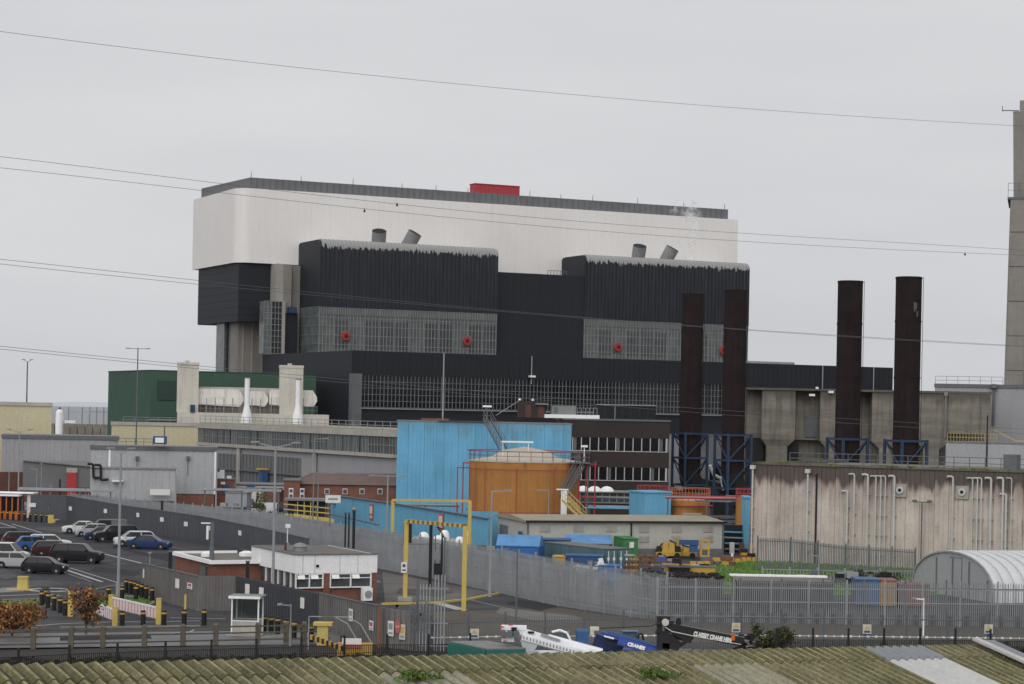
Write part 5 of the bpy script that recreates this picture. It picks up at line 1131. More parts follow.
for i, (px, yb, c, lab) in enumerate(((653, 577, 'blue_skip', 'low blue bin on the yard edge behind the dark shed'), (665, 575, 'signal_yellow', 'low yellow bin beside the blue bin behind the dark shed'), (679, 576, 'duct_dark', 'dark blue drum group between yellow bins'), (697, 576, 'signal_yellow', 'long low yellow bin on the grass behind the dark shed'))):
    q = G(px, yb); r = thing('yard_bin', lab, 'bin', q); w_ = 1.0 + (i == 3) * .7; mb = MB(); mb.hexa([(-w_ + .15, -.5, 0), (w_ - .15, -.5, 0), (w_ - .15, .5, 0), (-w_ + .15, .5, 0), (-w_, -.6, .9), (w_, -.6, .9), (w_, .6, .9), (-w_, .6, .9)]); mb.build('bin_body', M[c], r); mb = MB(); mb.box(-w_ - .05, w_ + .05, -.65, .65, .85, .95); mb.build('rim', M['galv_dark'], r)
for i, (px, yb) in enumerate(((664, 568), (672, 570), (690, 569))):
    q = G(px, yb); r = thing('pipe_bundle', 'bundle of grey pipes on the yard, %s from the left' % ORD[i], 'pipes', q, .1 * i, 'grey pipe bundles in the yard')
    for j in range(5): mb = MB(); mb.tube((-1.3, j * .22, .12 + (j % 2) * .2), (1.3, j * .22, .12 + (j % 2) * .2), .11, n=8); mb.build('pipe', M['galv'], r, 40)
q = G(732, 560); r = thing('white_marker_post', 'short white marker post on the grass', 'post', q); mb = MB(); mb.box(-.12, .12, -.1, .1, 0, .8); mb.build('post', M['sign_white'], r); mb = MB(); mb.box(-.14, .14, -.12, .12, .8, .86); mb.build('cap', M['galv'], r)
# two low dark sheds behind the fence
for (x0, x1, yt, label, rm) in ((650, 723, 579, 'low dark shed with a rubble-strewn grey roof behind the fence corner', 'roof_felt'), (738, 833, 581, 'low dark shed with a white roof edge behind the fence', 'white_paint')):
    Y = 172; a, b = A(x0, yt, Y), A(x1, yt, Y); f = Fr(a, b); r = bldg('low_shed', label, 'shed', f, f.len, 5, a.z, 'panel_slate', 'roof_felt', rib=.8)
    mb = MB(); mb.box(-.2, f.len + .2, 4.3, 5.2, a.z + .07, a.z + .2); mb.build('roof_edge', M[rm], r)
    if rm == 'roof_felt':
        rnd = random.Random(9); mb = MB()
        for i in range(150): mb.cbox((rnd.uniform(0, f.len), rnd.uniform(0, 4.8), a.z + .22), (rnd.uniform(.1, .4), .2, rnd.uniform(.1, .25)), rnd.random() * 3)
        mb.build('roof_rubble', M['duct_dark'], r, kind='stuff')
# coloured bins seen through the mesh on the right
for i, (x0, x1, yt, c, lab) in enumerate(((856, 880, 580, 'faded_blue', 'blue container seen through the fence mesh'), (880.5, 897, 581, 'faded_orange', 'orange container right of the blue one behind the mesh'), (899, 930, 585, 'faded_red', 'faded red container behind the fence mesh by the tunnel'))):
    Y = 172; a, b = A(x0, yt, Y), A(x1, yt, Y); p = Vector((a.x, Y, 0)); r = thing('shipping_container', lab, 'container', p); w_ = b.x - a.x; z = a.z; mb = MB(); mb.box(0, w_, 0, 2.4, .1, z)
    n = int(w_ / .4)
    for j in range(n): mb.box(j * w_ / n + .05, j * w_ / n + .25, -.06, 0, .2, z - .2)
    mb.build('body', M[c], r); mb = MB(); mb.box(-.05, w_ + .05, -.08, 2.45, z, z + .1); mb.build('roof', M[('faded_blue', 'faded_red', 'faded_red')[i]], r)
# polytunnel
q0 = A(912.5, 590, 190); f = Fr((q0.x, 190, 0), rz=0.0); zt = A(937, 552, 184).z
PT = thing('storage_tunnel', 'long white ribbed storage tunnel with a rounded arch end', 'tunnel', f.W(0, 0), f.rz)
# axis runs back to the right: use its own direction
ax = Vector((math.cos(R_(16)), math.sin(R_(16)), 0)); ex = Vector((math.sin(R_(20)), -math.cos(R_(20)), 0)); Wt = 13.0
def arch(sx, grow=0, n=18):
    o_ = ax * sx; c = []
    for i in range(n + 1):
        t = math.pi * i / n; x = Wt / 2 - (Wt / 2 + grow) * math.cos(t); z = (zt + grow) * (math.sin(t) ** .75); p = ex * x + o_; c.append((p.x, p.y, z))
    return c
mb = MB(); rings = []
for i in range(145):
    s_ = i * .25; rings.append(arch(s_, .16 * abs(math.sin(i * math.pi / 4)) ** .6))
mb.loft(rings, close=False, cap=False); mb.build('cover', M['tunnel'], PT, 60)
mb = MB(); mb.poly(arch(0.02)); mb.build('end_wall', M['tunnel_end'], PT)
mb = MB(); a_ = arch(-.05, .05)
for p, q in zip(a_, a_[1:]): mb.beam(p, q, .14)
mb.build('end_hoop', M['galv'], PT)
for i in range(36):
    mb = MB(); a_ = arch(i * 1.0, .05)
    for p, q in zip(a_, a_[1:]): mb.beam(p, q, .1)
    mb.build('hoop', M['hoop_soft'], PT)
for t in (.3, .5, .7): mb = MB(); p = ex * (Wt * t); mb.box(p.x - .05, p.x + .05, p.y - .12, p.y, 0, zt * .9 * math.sin(math.acos(1 - 2 * t)) ** .75); mb.build('end_post', M['galv_dark'], PT)
# ================================================================== FENCES AND SHEET WALLS
def poly_at(P, t):
    return P
def palisade(name, label, P, heights, pitch, mname, post_every=2.75, pale_w=.07, posts=True, post_extra=.15, rails=(.3, -.35), wire=False, postm=None, spike=True):
    """P world points on the ground, heights one per point"""
    r = thing(name, label, 'fence', P[0]); o = Vector(P[0]); pl = MB()
    for (a, ha), (b, hb) in zip(list(zip(P, heights)), list(zip(P, heights))[1:]):
        a, b = Vector(a), Vector(b); d = b - a; L_ = d.length; u = d / L_; n = int(L_ / pitch); nr = Vector((-u.y, u.x, 0)) * .012
        for i in range(n):
            t = (i + .5) / n; c = a + d * t - o; h = ha + (hb - ha) * t; e = u * pale_w / 2; z = Vector((0, 0, 1))
            tp = c + z * h
            pl._add([c - e + z * .05, c + e + z * .05, tp + e - z * .12, tp, tp - e - z * .12], [(0, 1, 2, 3, 4)])
            pl._add([c + e + z * .05, c + e + nr * 3 + z * .05, tp + e + nr * 3 - z * .12, tp + e - z * .12], [(0, 1, 2, 3)])
        k = max(1, round(L_ / post_every))
        if posts:
            for i in range(k + 1):
                t = i / k; c = a + d * t - o; h = ha + (hb - ha) * t; mb = MB(); mb.box(-.06, .06, .04, .16, 0, h + post_extra); q = mb.build('post', M[postm or mname], r, loc=c, rz=math.atan2(u.y, u.x))
        for s in rails:
            mb = MB(); za, zb_ = (s if s > 0 else ha + s), (s if s > 0 else hb + s); off = Vector((-u.y, u.x, 0)) * .07; mb.beam(a - o + off + Vector((0, 0, za)), b - o + off + Vector((0, 0, zb_)), .05, .07); mb.build('rail', M[mname], r)
    pl.build('pales', M[mname], r, kind='stuff')
    if wire:
        mb = MB()
        for (a, ha), (b, hb) in zip(list(zip(P, heights)), list(zip(P, heights))[1:]):
            a, b = Vector(a) - o, Vector(b) - o; d = b - a; n = int(d.length / .55)
            for i in range(n):
                t = i / n; c = a + d * t + Vector((0, 0, (ha + (hb - ha) * t) * wire)); mb.cbox(c, (.16, .05, .12), i)
            mb.beam(a + Vector((0, 0, ha * wire)), b + Vector((0, 0, hb * wire)), .03)
        mb.build('tape', M['mullion_white'], r, kind='stuff')
    return r
def GP(px, yb, yt): g_ = G(px, yb); return g_, EYE + ray(px, yt)[1] * g_.y
def sheet_wall(name, label, pts, mname, pan=2.4, capm=None, prof=.35):
    r = thing(name, label, 'wall', G(pts[0][0], pts[0][1])); o = G(pts[0][0], pts[0][1]); Q = [GP(*p) for p in pts]
    for (a, ha), (b, hb) in zip(Q, Q[1:]):
        d = b - a; n = max(1, round(d.length / pan)); u = d.normalized(); nr = Vector((-u.y, u.x, 0))
        for k in range(n):
            p = a + d * (k / n) - o; w_ = d.length / n; h0 = ha + (hb - ha) * k / n; h1 = ha + (hb - ha) * (k + 1) / n; mb = MB(); m_ = max(3, int(w_ / prof)); s_ = (w_ - .04) / m_
            mb.hexa([(0, .05, 0), (w_ - .03, .05, 0), (w_ - .03, .09, 0), (0, .09, 0), (0, .05, h0), (w_ - .03, .05, h1), (w_ - .03, .09, h1), (0, .09, h0)])
            for i in range(m_):
                x0, x1 = i * s_ + .02, i * s_ + s_ * .6; za = h0 + (h1 - h0) * x0 / w_; mb.box(x0, x1, 0, .05, 0.02, za - .02)
            mb.build('panel', M[mname], r, loc=p, rz=math.atan2(u.y, u.x))
        if capm: mb = MB(); mb.beam(a - o + Vector((0, 0, ha)) + nr * .05, b - o + Vector((0, 0, hb)) + nr * .05, .16, .08); mb.build('capping', M[capm], r)
    return r, Q
# car park perimeter, dark sheets
w1, Q1 = sheet_wall('sheet_wall', 'long dark grey sheet wall running along the far side of the car park', [(30, 521, 495), (66, 521.5, 495.5), (120, 529, 505), (161, 536, 510.5), (200, 541.5, 516), (251, 552, 526), (308, 564, 538.5)], 'panel_dark', 2.6, 'galv_dark')
# pale notices on it
def on_wall(Q, px, py, w_, h_, label, m='sign_white', m2=None, name='wall_notice'):
    for (a, ha), (b, hb) in zip(Q, Q[1:]):
        f = Fr(a, b); u, z = f.at(px, py, -.05)
        if -.01 <= u <= f.len + .01:
            r = thing(name, label, 'sign', f.W(u, -.05, z), f.rz); mb = MB(); mb.box(-w_ / 2, w_ / 2, -.03, .0, -h_ / 2, h_ / 2); mb.build('board', M[m], r)
            if m2: mb = MB(); mb.box(-w_ * .34, w_ * .34, -.045, -.03, -h_ * .05, h_ * .36); mb.build('symbol', M[m2], r); mb = MB(); mb.box(-w_ * .34, w_ * .34, -.045, -.03, -h_ * .36, -h_ * .24); mb.build('print', M['galv'], r)
            return r
for i, (px, py) in enumerate(((70.5, 508.5), (105.5, 511), (138, 515), (162, 519.5), (186, 524), (240, 533), (32, 505), (209, 528))):
    on_wall(Q1, px, py, .95, .5, 'small pale notice on the long dark wall ' + ['above the leftmost white car', 'above the black four by four', 'right of the tall lamp post', 'above the blue saloon car', 'right of the blue saloon car', 'left of the gatehouse roof', 'beside the white canopy panel', 'left of the dark wooden mast'][i])
# galvanised palisade behind it, running down to the yard corner
pts = [(66, 516.5, 495), (161, 530, 504), (200, 536, 508), (260, 546.5, 514), (320, 558, 524.5), (381, 570, 534), (433, 580, 541), (500, 594.5, 553.5), (557, 607, 564), (604, 614.5, 571.5), (657, 622, 579.5)]
Q2 = [GP(*p) for p in pts]
palisade('palisade_fence', 'tall pale grey security fence running diagonally from the car park down to the yard corner', [q[0] + Vector((0, .6, 0)) for q in Q2], [q[1] for q in Q2], .155, 'galv', 3.0, .055, rails=(.4, -.5, -1.6))
pts3 = [(66, 514, 494), (161, 526.5, 503), (260, 542.5, 512.5), (381, 565.5, 532), (500, 589, 551), (590, 606.5, 567), (668, 617, 577.5)]
Q3 = [GP(*p) for p in pts3]
palisade('palisade_fence', 'second pale grey security fence just behind the diagonal one beside the yard containers', [q[0] + Vector((0, 2.5, 0)) for q in Q3], [q[1] + .1 for q in Q3], .155, 'galv', 3.0, .042, rails=(.4, -.5))
# square-on fences to the right
pts4 = [(657, 622, 580), (1110, 629.5, 585)]
Q4 = [GP(*p) for p in pts4]
palisade('palisade_fence', 'tall grey security fence across the right side before the dark sheds and tunnel', [q[0] for q in Q4], [q[1] for q in Q4], .155, 'galv', 2.7, .042, rails=(.5, -.5, -1.5))
Q4b = [GP(p[0], p[1] - 4.5, p[2] - 1) for p in pts4]
palisade('palisade_fence', 'second tall grey security fence a few metres behind the one across the right side', [q[0] for q in Q4b], [q[1] for q in Q4b], .2, 'galv_dark', 3.1, .045, rails=(.5, -.5))
# darker palisade along the foot of the concrete wall
pts5 = [(757, 571, 537), (790, 572, 538.5), (845, 575, 545), (915, 578, 549)]
Q5 = [GP(*p) for p in pts5]
palisade('palisade_fence', 'dark grey security fence standing along the foot of the stained concrete wall', [q[0] for q in Q5], [q[1] for q in Q5], .16, 'galv_dark', 2.4, .085)
pts6 = [(762, 581, 568), (845, 583, 570), (915, 583, 570)]; Q6 = [GP(*p) for p in pts6]
palisade('low_railing', 'low grey railing in the long grass below the concrete wall', [q[0] for q in Q6], [q[1] for q in Q6], .3, 'galv', 3, .05, rails=(.2, -.1))
# nearer dark palisade with razor tape
pts7 = [(432, 650, 619), (505, 650, 616), (740, 650.5, 612), (1110, 654, 617)]; Q7 = [GP(*p) for p in pts7]
palisade('palisade_fence', 'dark grey security fence nearest the mossy roof, behind the crane booms', [q[0] for q in Q7], [q[1] for q in Q7], .16, 'galv_dark', 2.75, .055, rails=(.35, -.35), wire=.40, post_extra=.25)
for i, (px, py, hh) in enumerate(((474.5, 633.5, .8), (867, 629, .6), (988.5, 629, .6), (736, 627.5, .5))):
    f = Fr(Q7[1][0] if px > 505 else Q7[0][0], Q7[2][0] if px > 505 else Q7[1][0])
    if px > 740: f = Fr(Q7[2][0], Q7[3][0])
    u, z = f.at(px, py, -.15); r = thing('fence_notice', 'pale notice on the near dark fence ' + ['behind the teal container', 'left of the thin white camera pole', 'above the end of the mossy roof', 'above the lettering of the black crane boom'][i], 'sign', f.W(u, -.15, z), f.rz)
    mb = MB(); mb.box(-.28, .28, -.03, 0, -.3, .3); mb.build('board', M['cream_box'], r); mb = MB(); mb.poly([(-.2, -.035, -.02), (.2, -.035, -.02), (0, -.035, .26)]); mb.build('warning_triangle', M['yellow'], r)
    mb = MB(); mb.box(-.2, .2, -.036, -.03, -.24, -.1); mb.build('print', M['container_blue'], r)
# sheet walls round the gatehouse
w2, Q8 = sheet_wall('sheet_wall', 'weathered concrete-grey sheet wall with rust streaks right of the barrier bollards', [(141.5, 590, 563.5), (166, 603, 569), (197, 611, 576)], 'panel_concrete', 1.5, 'galv_dark', .3)
w3, Q9 = sheet_wall('sheet_wall', 'ribbed timber-coloured sheet wall section left of the bus shelter', [(197.3, 611, 576), (235, 611, 576)], 'panel_concrete', .8, None, .2)
w4, Q10 = sheet_wall('sheet_wall', 'dark slate sheet wall behind the bus shelter', [(235.4, 611, 576), (277, 618, 585), (318, 628, 593.5)], 'panel_slate', 2.0, None, .25)
w5, Q11 = sheet_wall('sheet_wall', 'grey weathered sheet wall between the slate wall and the rusty post', [(318.3, 628, 593), (345, 637, 599), (379, 647, 606)], 'panel_concrete', 1.2, 'galv_dark', .5)
w6, Q12 = sheet_wall('sheet_wall', 'last short grey sheet wall left of the tall gate', [(379.5, 647, 607), (413, 651, 612)], 'panel_concrete', 1.2, None, .5)
mb = MB(); r = thing('rusty_post', 'rusty brown upright post where the grey sheet walls meet', 'post', G(379, 648)); mb.box(-.1, .1, -.2, -.02, 0, 2.7); mb.build('post', M['rust'], r); mb = MB(); mb.box(-.14, .14, -.24, .02, 2.7, 2.76); mb.build('cap', M['galv_dark'], r)
for px, py, Q, w_, h_, m, m2, lab in ((143.8, 573.5, Q8, .6, .7, 'sign_white', None, 'pale notice at the left end of the weathered sheet wall'), (177.5, 583.5, Q8, .8, .7, 'sign_white', None, 'white notice in the middle of the weathered sheet wall'),
        (190, 586, Q8, 1.0, .45, 'sign_white', 'sign_red', 'pink and white notice near the corner of the weathered sheet wall'), (247.5, 589.5, Q10, .6, .8, 'sign_white', None, 'white notice on the slate wall just above the bus shelter'), (261.5, 593, Q10, .6, .8, 'sign_white', None, 'white notice on the slate wall right of the bus shelter roof'),
        (302.5, 603, Q10, .65, .75, 'sign_white', None, 'white notice on the slate wall near its right end'), (351, 615, Q11, .7, .8, 'sign_white', 'galv', 'white notice on the grey wall left of the rusty post'), (371.5, 625.5, Q11, .7, .6, 'sign_white', 'sign_red', 'white and purple notice beside the rusty post'),
        (391, 628.5, Q12, .5, .95, 'sign_white', 'galv', 'white notice right of the rusty post'), (402.5, 632, Q12, .5, .95, 'cream_box', 'yellow', 'yellow and white notice below the red disc')):
    on_wall(Q, px, py, w_, h_, lab, m, m2)
f = Fr(Q12[0][0], Q12[1][0]); u, z = f.at(398, 626.5, -.1); r = thing('red_disc_sign', 'faded red oval sign on the short grey wall left of the tall gate', 'sign', f.W(u, -.1, z), f.rz); mb = MB(); mb.tube((0, -.04, 0), (0, 0, 0), .34, n=18); o = mb.build('disc', M['sign_red'], r); o.scale = (.75, 1, 1.25); mb = MB(); mb.box(-.14, .14, -.05, -.04, -.05, .05); mb.build('bar', M['pink_red'], r)
# tall gate leaves
r = thing('tall_gate', 'tall grey barred gate with a mesh disc at the end of the sheet wall', 'gate', G(417, 651)); zt = EYE + ray(433, 588)[1] * 131
for i in range(8): mb = MB(); x = .1 + i * .2 + (i > 3) * .12; mb.box(x, x + .07, -.05, .02, 0, zt + (i > 3) * .6); mb.build('bar', M['galv'], r)
for z in (.3, 1.7, zt - .3): mb = MB(); mb.box(0, 1.9, .02, .08, z, z + .08); mb.build('rail', M['galv'], r)
mb = MB(); mb.box(-.12, .05, -.1, .1, 0, zt + .3); mb.build('hinge_post', M['galv_dark'], r)
mb = MB()
for i in range(16): t = 2 * math.pi * i / 16; mb.beam((.2, -.3, 2.3), (.2 + .8 * math.cos(t), -.3, 2.3 + .9 * math.sin(t)), .04); t2 = 2 * math.pi * (i + 1) / 16; mb.beam((.2 + .8 * math.cos(t), -.3, 2.3 + .9 * math.sin(t)), (.2 + .8 * math.cos(t2), -.3, 2.3 + .9 * math.sin(t2)), .05)
mb.build('anti_climb_fan', M['galv_dark'], r)
# timber post and rail fence
Qf = [G(-30, 650), G(33, 649), G(103, 647.5), G(216, 645), G(304, 643), G(330, 642.5)]
TF = thing('post_and_rail_fence', 'weathered timber post and rail fence along the road', 'fence', Qf[0]); o = Qf[0]
pm = MB(); pm.box(-.15, .15, -.12, .12, 0, 1.28); pm.hexa([(-.15, -.12, 1.28), (.15, -.12, 1.28), (.15, .12, 1.28), (-.15, .12, 1.28), (-.1, -.02, 1.38), (.1, -.02, 1.38), (.1, .02, 1.38), (-.1, .02, 1.38)]); pme = pm.mesh('post', M['timber'])
for px in (-6, 33, 71, 102.7, 144.3, 182.8, 215.7, 257.6, 286, 304):
    yb = 649.5 - (px - 33) * .024; place('post', pme, TF, G(px, yb) - o)
for z in (.3, .75, 1.15):
    for a, b in zip(Qf, Qf[1:]): mb = MB(); mb.beam(a - o + Vector((0, -.14, z)), b - o + Vector((0, -.14, z)), .06, .10); mb.build('rail', M['timber'], TF)
# low black mesh fence nearest
bpx = [(-30, 650), (18, 648), (69, 645), (117, 643), (165, 641), (211, 639.5), (256, 638), (301, 636), (344, 635), (386.6, 634), (428, 634), (469.7, 633)]
bpx2 = [(776, 628), (812.6, 628), (848, 628), (883.6, 628), (919.7, 628), (955, 628), (990, 629), (1026, 629), (1060, 629)]
for seg, lab in ((bpx, 'low black mesh fence with black posts in front of the timber fence'), (bpx2, 'low black railing in front of the dark security fence on the right')):
    Pn = [G(px, yt + 32) for px, yt in seg]; r = thing('black_fence', lab, 'fence', Pn[0]); o = Pn[0]; st = MB()
    for (px, yt), p in zip(seg, Pn):
        z = EYE + ray(px, yt)[1] * p.y; mb = MB(); mb.box(-.06, .06, -.06, .06, 0, z); mb.build('post', M['black'], r, loc=p - o)
        if px in (386.6, 883.6): 
            for s in (-1, 1): mb = MB(); mb.beam((0, 0, z * .6), (s * .75, 0, .1), .07); mb.build('brace', M['black'], r, loc=p - o)
    for a, b in zip(Pn, Pn[1:]):
        d = b - a; n = int(d.length / .11)
        for i in range(n): c = a + d * (i / n) - o; st.box(c.x - .02, c.x + .02, c.y - .01, c.y + .01, .05, 1.25)
        for z in ((.12, .45, .8, 1.25)): st.beam(a - o + Vector((0, 0, z)), b - o + Vector((0, 0, z)), .03, .035)
    st.build('mesh_infill', M['black'], r, kind='stuff')
# dark ivy bank behind it
def ivy(name, label, P, n, h, m, cat='hedge', w_=.8):
    mb = MB(); rnd = random.Random(len(P) * 7 + n)
    segs = [(a, b, (b - a).length) for a, b in zip(P, P[1:])]; tot = sum(s[2] for s in segs)
    for i in range(n):
        t = rnd.uniform(0, tot)
        for a, b, l in segs:
            if t <= l: break
            t -= l
        c = a + (b - a) * (t / l); c = c + Vector((rnd.gauss(0, .2), rnd.gauss(0, w_ / 2), h * rnd.random() ** .8 * (.75 + .25 * math.sin(c.x * 1.3)))); s_ = rnd.uniform(.06, .15)
        a1, a2 = rnd.uniform(0, 6.28), rnd.uniform(-1, 1); u = Vector((math.cos(a1), math.sin(a1), 0)) * s_; v = Vector((-math.sin(a1) * math.sin(a2), math.cos(a1) * math.sin(a2), math.cos(a2))) * s_
        mb.quad(c - u - v, c + u - v, c + u + v, c - u + v)
    o = mb.build(name, M[m]); tag(o, label, cat, kind='stuff'); return o
ivy('ground_ivy', 'dark ivy and undergrowth behind the low black mesh fence', [G(-20, 668), G(200, 664), G(470, 662)], 5000, .35, 'leaf_dark', 'undergrowth', 1.6)
ivy('ground_ivy', 'dark undergrowth below the railing on the right', [G(740, 654), G(1080, 660)], 4000, .35, 'leaf_dark', 'undergrowth', 1.2)

# ================================================================== TREES AND SHRUBS
def shrub(name, label, base, W2, H2, n, mats, seed, cat='shrub', leaf=.09, clumps=14, trunk_h=.5):
    r = thing(name, label, cat, base); rnd = random.Random(seed); cs = [Vector((rnd.uniform(-W2, W2) * .8, rnd.uniform(-W2, W2) * .5, H2 * rnd.uniform(.3, .92))) for _ in range(clumps)]
    mb = MB(); mb.tube((0, 0, 0), (0, 0, H2 * trunk_h), .07, .04, 6)
    for c in cs: mb.tube((0, 0, H2 * .2), c, .03, .01, 4)
    mb.build('trunk', M['bark'], r)
    for k, mn in enumerate(mats):
        mb = MB()
        for i in range(n // len(mats)):
            c = cs[rnd.randrange(len(cs))]; sg = .07 + .1 * ((c.x * 7) % 1); p = c + Vector((rnd.gauss(0, W2 * sg), rnd.gauss(0, W2 * sg), rnd.gauss(0, H2 * sg * .7)))
            if p.z < .1: continue
            s_ = leaf * rnd.uniform(.6, 1.3); a1, a2 = rnd.uniform(0, 6.28), rnd.uniform(-1.2, 1.2); u = Vector((math.cos(a1), math.sin(a1), .2)) * s_; v = Vector((-math.sin(a1) * math.sin(a2), math.cos(a1) * math.sin(a2), math.cos(a2))) * s_
            mb.quad(p - u * .8, p - v, p + u * .8, p + v)
        mb.build('crown', M[mn], r, kind='stuff')
    return r
shrub('orange_shrub', 'bushy shrub in orange autumn leaf at the left edge by the timber fence', G(12, 636), 2.3, 2.2, 4200, ('leaf_orange', 'leaf_orange', 'leaf_red', 'leaf_olive'), 1, leaf=.10, clumps=60)
shrub('young_tree', 'small sparse tree with red and olive leaves beside the barrier', G(86, 634), 1.25, 3.0, 1300, ('leaf_red', 'leaf_olive', 'leaf_orange'), 6, 'tree', .09, 34)
shrub('olive_shrub', 'dull olive shrub on the bank right of the black crane boom', G(771, 655), 1.5, 1.9, 3000, ('leaf_olive', 'leaf_dark'), 9, leaf=.08, clumps=20)
shrub('dark_shrub', 'dark shrub at the bottom right corner beyond the roof end', G(1022, 668), 1.6, 1.4, 2600, ('leaf_dark', 'leaf_dark', 'leaf_olive'), 12, leaf=.08, clumps=18)
shrub('brown_undergrowth', 'tangle of grey brush at the foot of the concrete wall fence', G(875, 585), 2.5, 1.4, 1500, ('leaf_dark',), 14, leaf=.08, clumps=20)

# ================================================================== GATEHOUSE
kb = G(295, 603); Kc = Fr(kb, rz=RZ); u1, _ = Kc.at(377, 580); zt = EYE + ray(295, 555)[1] * kb.y; zf = EYE + ray(295, 573.7)[1] * kb.y
print('gatehouse', kb, u1, zt, zf)
vL = min(40, Kc.side(251.5, 549.5, 0)[0]); print('vL', vL)
GH_ = thing('gatehouse', 'low brick gatehouse with a deep white fascia and long windows', 'gatehouse', kb, Kc.rz)
sdx = .3                               # splayed left corner
outl = [(0, 0), (u1, 0), (u1, vL), (0, vL)]
def off(o_, g): 
    cx = sum(p[0] for p in o_) / len(o_); cy = sum(p[1] for p in o_) / len(o_); return [(p[0] + (g if p[0] > cx else -g), p[1] + (g if p[1] > cy else -g)) for p in o_]
wsill = zf - 1.15
mb = MB(); mb.prism(off(outl, -.25), 0, wsill); mb.build('brick_wall', M['brick'], GH_)
mb = MB(); mb.prism(off(outl, -.8), wsill, zf); mb.build('interior_core', M['black'], GH_)
mb = MB(); mb.prism(outl, zf, zt); mb.build('fascia', M['white_paint'], GH_)
mb = MB(); mb.prism(off(outl, -.35), zt, zt + .02); mb.build('roof', M['roof_felt'], GH_)
mb = MB()
pts = outl + [outl[0]]
for a, b in zip(pts, pts[1:]): mb.beam((*a, zt + .03), (*b, zt + .03), .22, .06)
mb.build('roof_edge', M['galv_dark'], GH_)
mb = MB()
for px in (303, 315, 340, 358): u = Kc.at(px, 560)[0]; mb.box(u - .015, u + .015, -.012, 0, zf, zt)
mb.build('fascia_joint', M['galv'], GH_)
def win(px0, px1, nlight, side=False):
    u0, u1_ = Kc.at(px0, 585)[0], Kc.at(px1, 585)[0]; mb = MB(); mb.box(u0, u1_, .12, .16, wsill, zf); wn = mb.build('window', M['glass'], GH_); mb = MB()
    n = nlight
    for i in range(n + 1): x = u0 + (u1_ - u0) * i / n; mb.box(x - .05, x + .05, .02, .14, wsill, zf)
    mb.box(u0, u1_, .02, .14, wsill, wsill + .09); mb.box(u0, u1_, .02, .14, zf - .1, zf); mb.box(u0, u1_, .03, .13, zf - .42, zf - .36); mb.build('frame', M['mullion_white'], wn)
    for i in (0, n - 1):
        mb = MB(); x = u0 + (u1_ - u0) * i / n; mb.hexa([(x + .1, -.15, zf - .42), (x + .7, -.15, zf - .42), (x + .7, -.1, zf - .42), (x + .1, -.1, zf - .42), (x + .1, .05, zf - .12), (x + .7, .05, zf - .12), (x + .7, .1, zf - .12), (x + .1, .1, zf - .12)]); mb.build('open_vent', M['mullion_white'], wn)
win(330.5, 371, 2); win(296, 323, 2)
for (a, b) in ((323.5, 330), (371.5, 377)):
    u0, u1_ = Kc.at(a, 585)[0], Kc.at(b, 585)[0]; mb = MB(); mb.box(u0, u1_, .05, .6, 0, zf); mb.build('brick_pier', M['brick'], GH_)
# splayed glazing
a, b = Vector((0, min(vL, 9), 0)), Vector((0, 0, 0))
for i in range(6):
    p = a.lerp(b, i / 6); q = a.lerp(b, (i + 1) / 6); mb = MB(); n = Vector((.2, 0, 0)); mb.hexa([p + n + Vector((0, 0, wsill)), q + n + Vector((0, 0, wsill)), q + n * 1.2 + Vector((0, 0, wsill)), p + n * 1.2 + Vector((0, 0, wsill)), p + n + Vector((0, 0, zf)), q + n + Vector((0, 0, zf)), q + n * 1.2 + Vector((0, 0, zf)), p + n * 1.2 + Vector((0, 0, zf))]); wn = mb.build('window', M['glass'], GH_)
    mb = MB(); mb.beam(p + n * .7 + Vector((0, 0, wsill)), p + n * .7 + Vector((0, 0, zf)), .12); mb.build('frame', M['mullion_white'], wn)
mb = MB(); u, z = Kc.at(367, 594, -.4); mb.box(u - .45, u + .35, -.7, -.25, z - .5, z + .5); ac = mb.build('air_conditioner', M['white_paint'], GH_); mb = MB(); mb.tube((u, -.74, z), (u, -.7, z), .3, n=14); mb.build('fan_grille', M['galv'], ac)
mb = MB(); u, z = Kc.at(317.5, 566, -.05); mb.cbox((u, -.06, z), (.2, .12, .2)); mb.build('camera', M['black'], GH_)
mb = MB(); u, z = Kc.at(300, 549, 4); mb.lathe([(.55, 0), (.55, .35), (.62, .38), (.35, .62), (.02, .7)], 14, (u, 4, zt)); mb.cbox((u - 1.0, 4, zt + .4), (.12, .3, .6)); mb.build('roof_cowl', M['steel'], GH_, 40)
mb = MB(); u, z = Kc.at(286, 548, 5); mb.box(u - .12, u + .12, 4.9, 5.1, zt, zt + .6); mb.build('red_roof_unit', M['brick_dark'], GH_); mb = MB(); mb.tube((u + .1, 5, zt), (u + .1, 5, zt + 1.9), .035, n=5); mb.cbox((u + .12, 5, zt + 1.95), (.35, .2, .3)); mb.build('roof_camera', M['white_paint'], GH_)
# lower wing with white roof edge
kb2 = G(212, 594); F2 = Fr(kb2, rz=RZ); z2 = EYE + ray(212, 561)[1] * kb2.y; uw = F2.at(277, 575)[0]; ul = F2.at(175.5, 560)[0]
W2_ = thing('gatehouse_wing', 'low brick wing with a thin white roof edge left of the gatehouse', 'building', kb2, F2.rz)
vb = F2.side(175.7, 555, 0)[0]; vb = min(max(vb, 3), 40); print('wing', uw, vb, z2)
mb = MB(); mb.box(0, uw, 0, vb, 0, z2 - .25); mb.build('brick_wall', M['brick'], W2_); mb = MB(); mb.box(-.2, uw, -.2, vb + .2, z2 - .25, z2 - .12); mb.build('roof', M['roof_felt'], W2_)
mb = MB()
for a, b in (((-.2, -.2), (uw, -.2)), ((-.2, -.2), (-.2, vb + .2)), ((-.2, vb + .2), (uw, vb + .2))): mb.beam((*a, z2 - .08), (*b, z2 - .08), .25, .3)
mb.build('white_roof_edge', M['white_paint'], W2_)
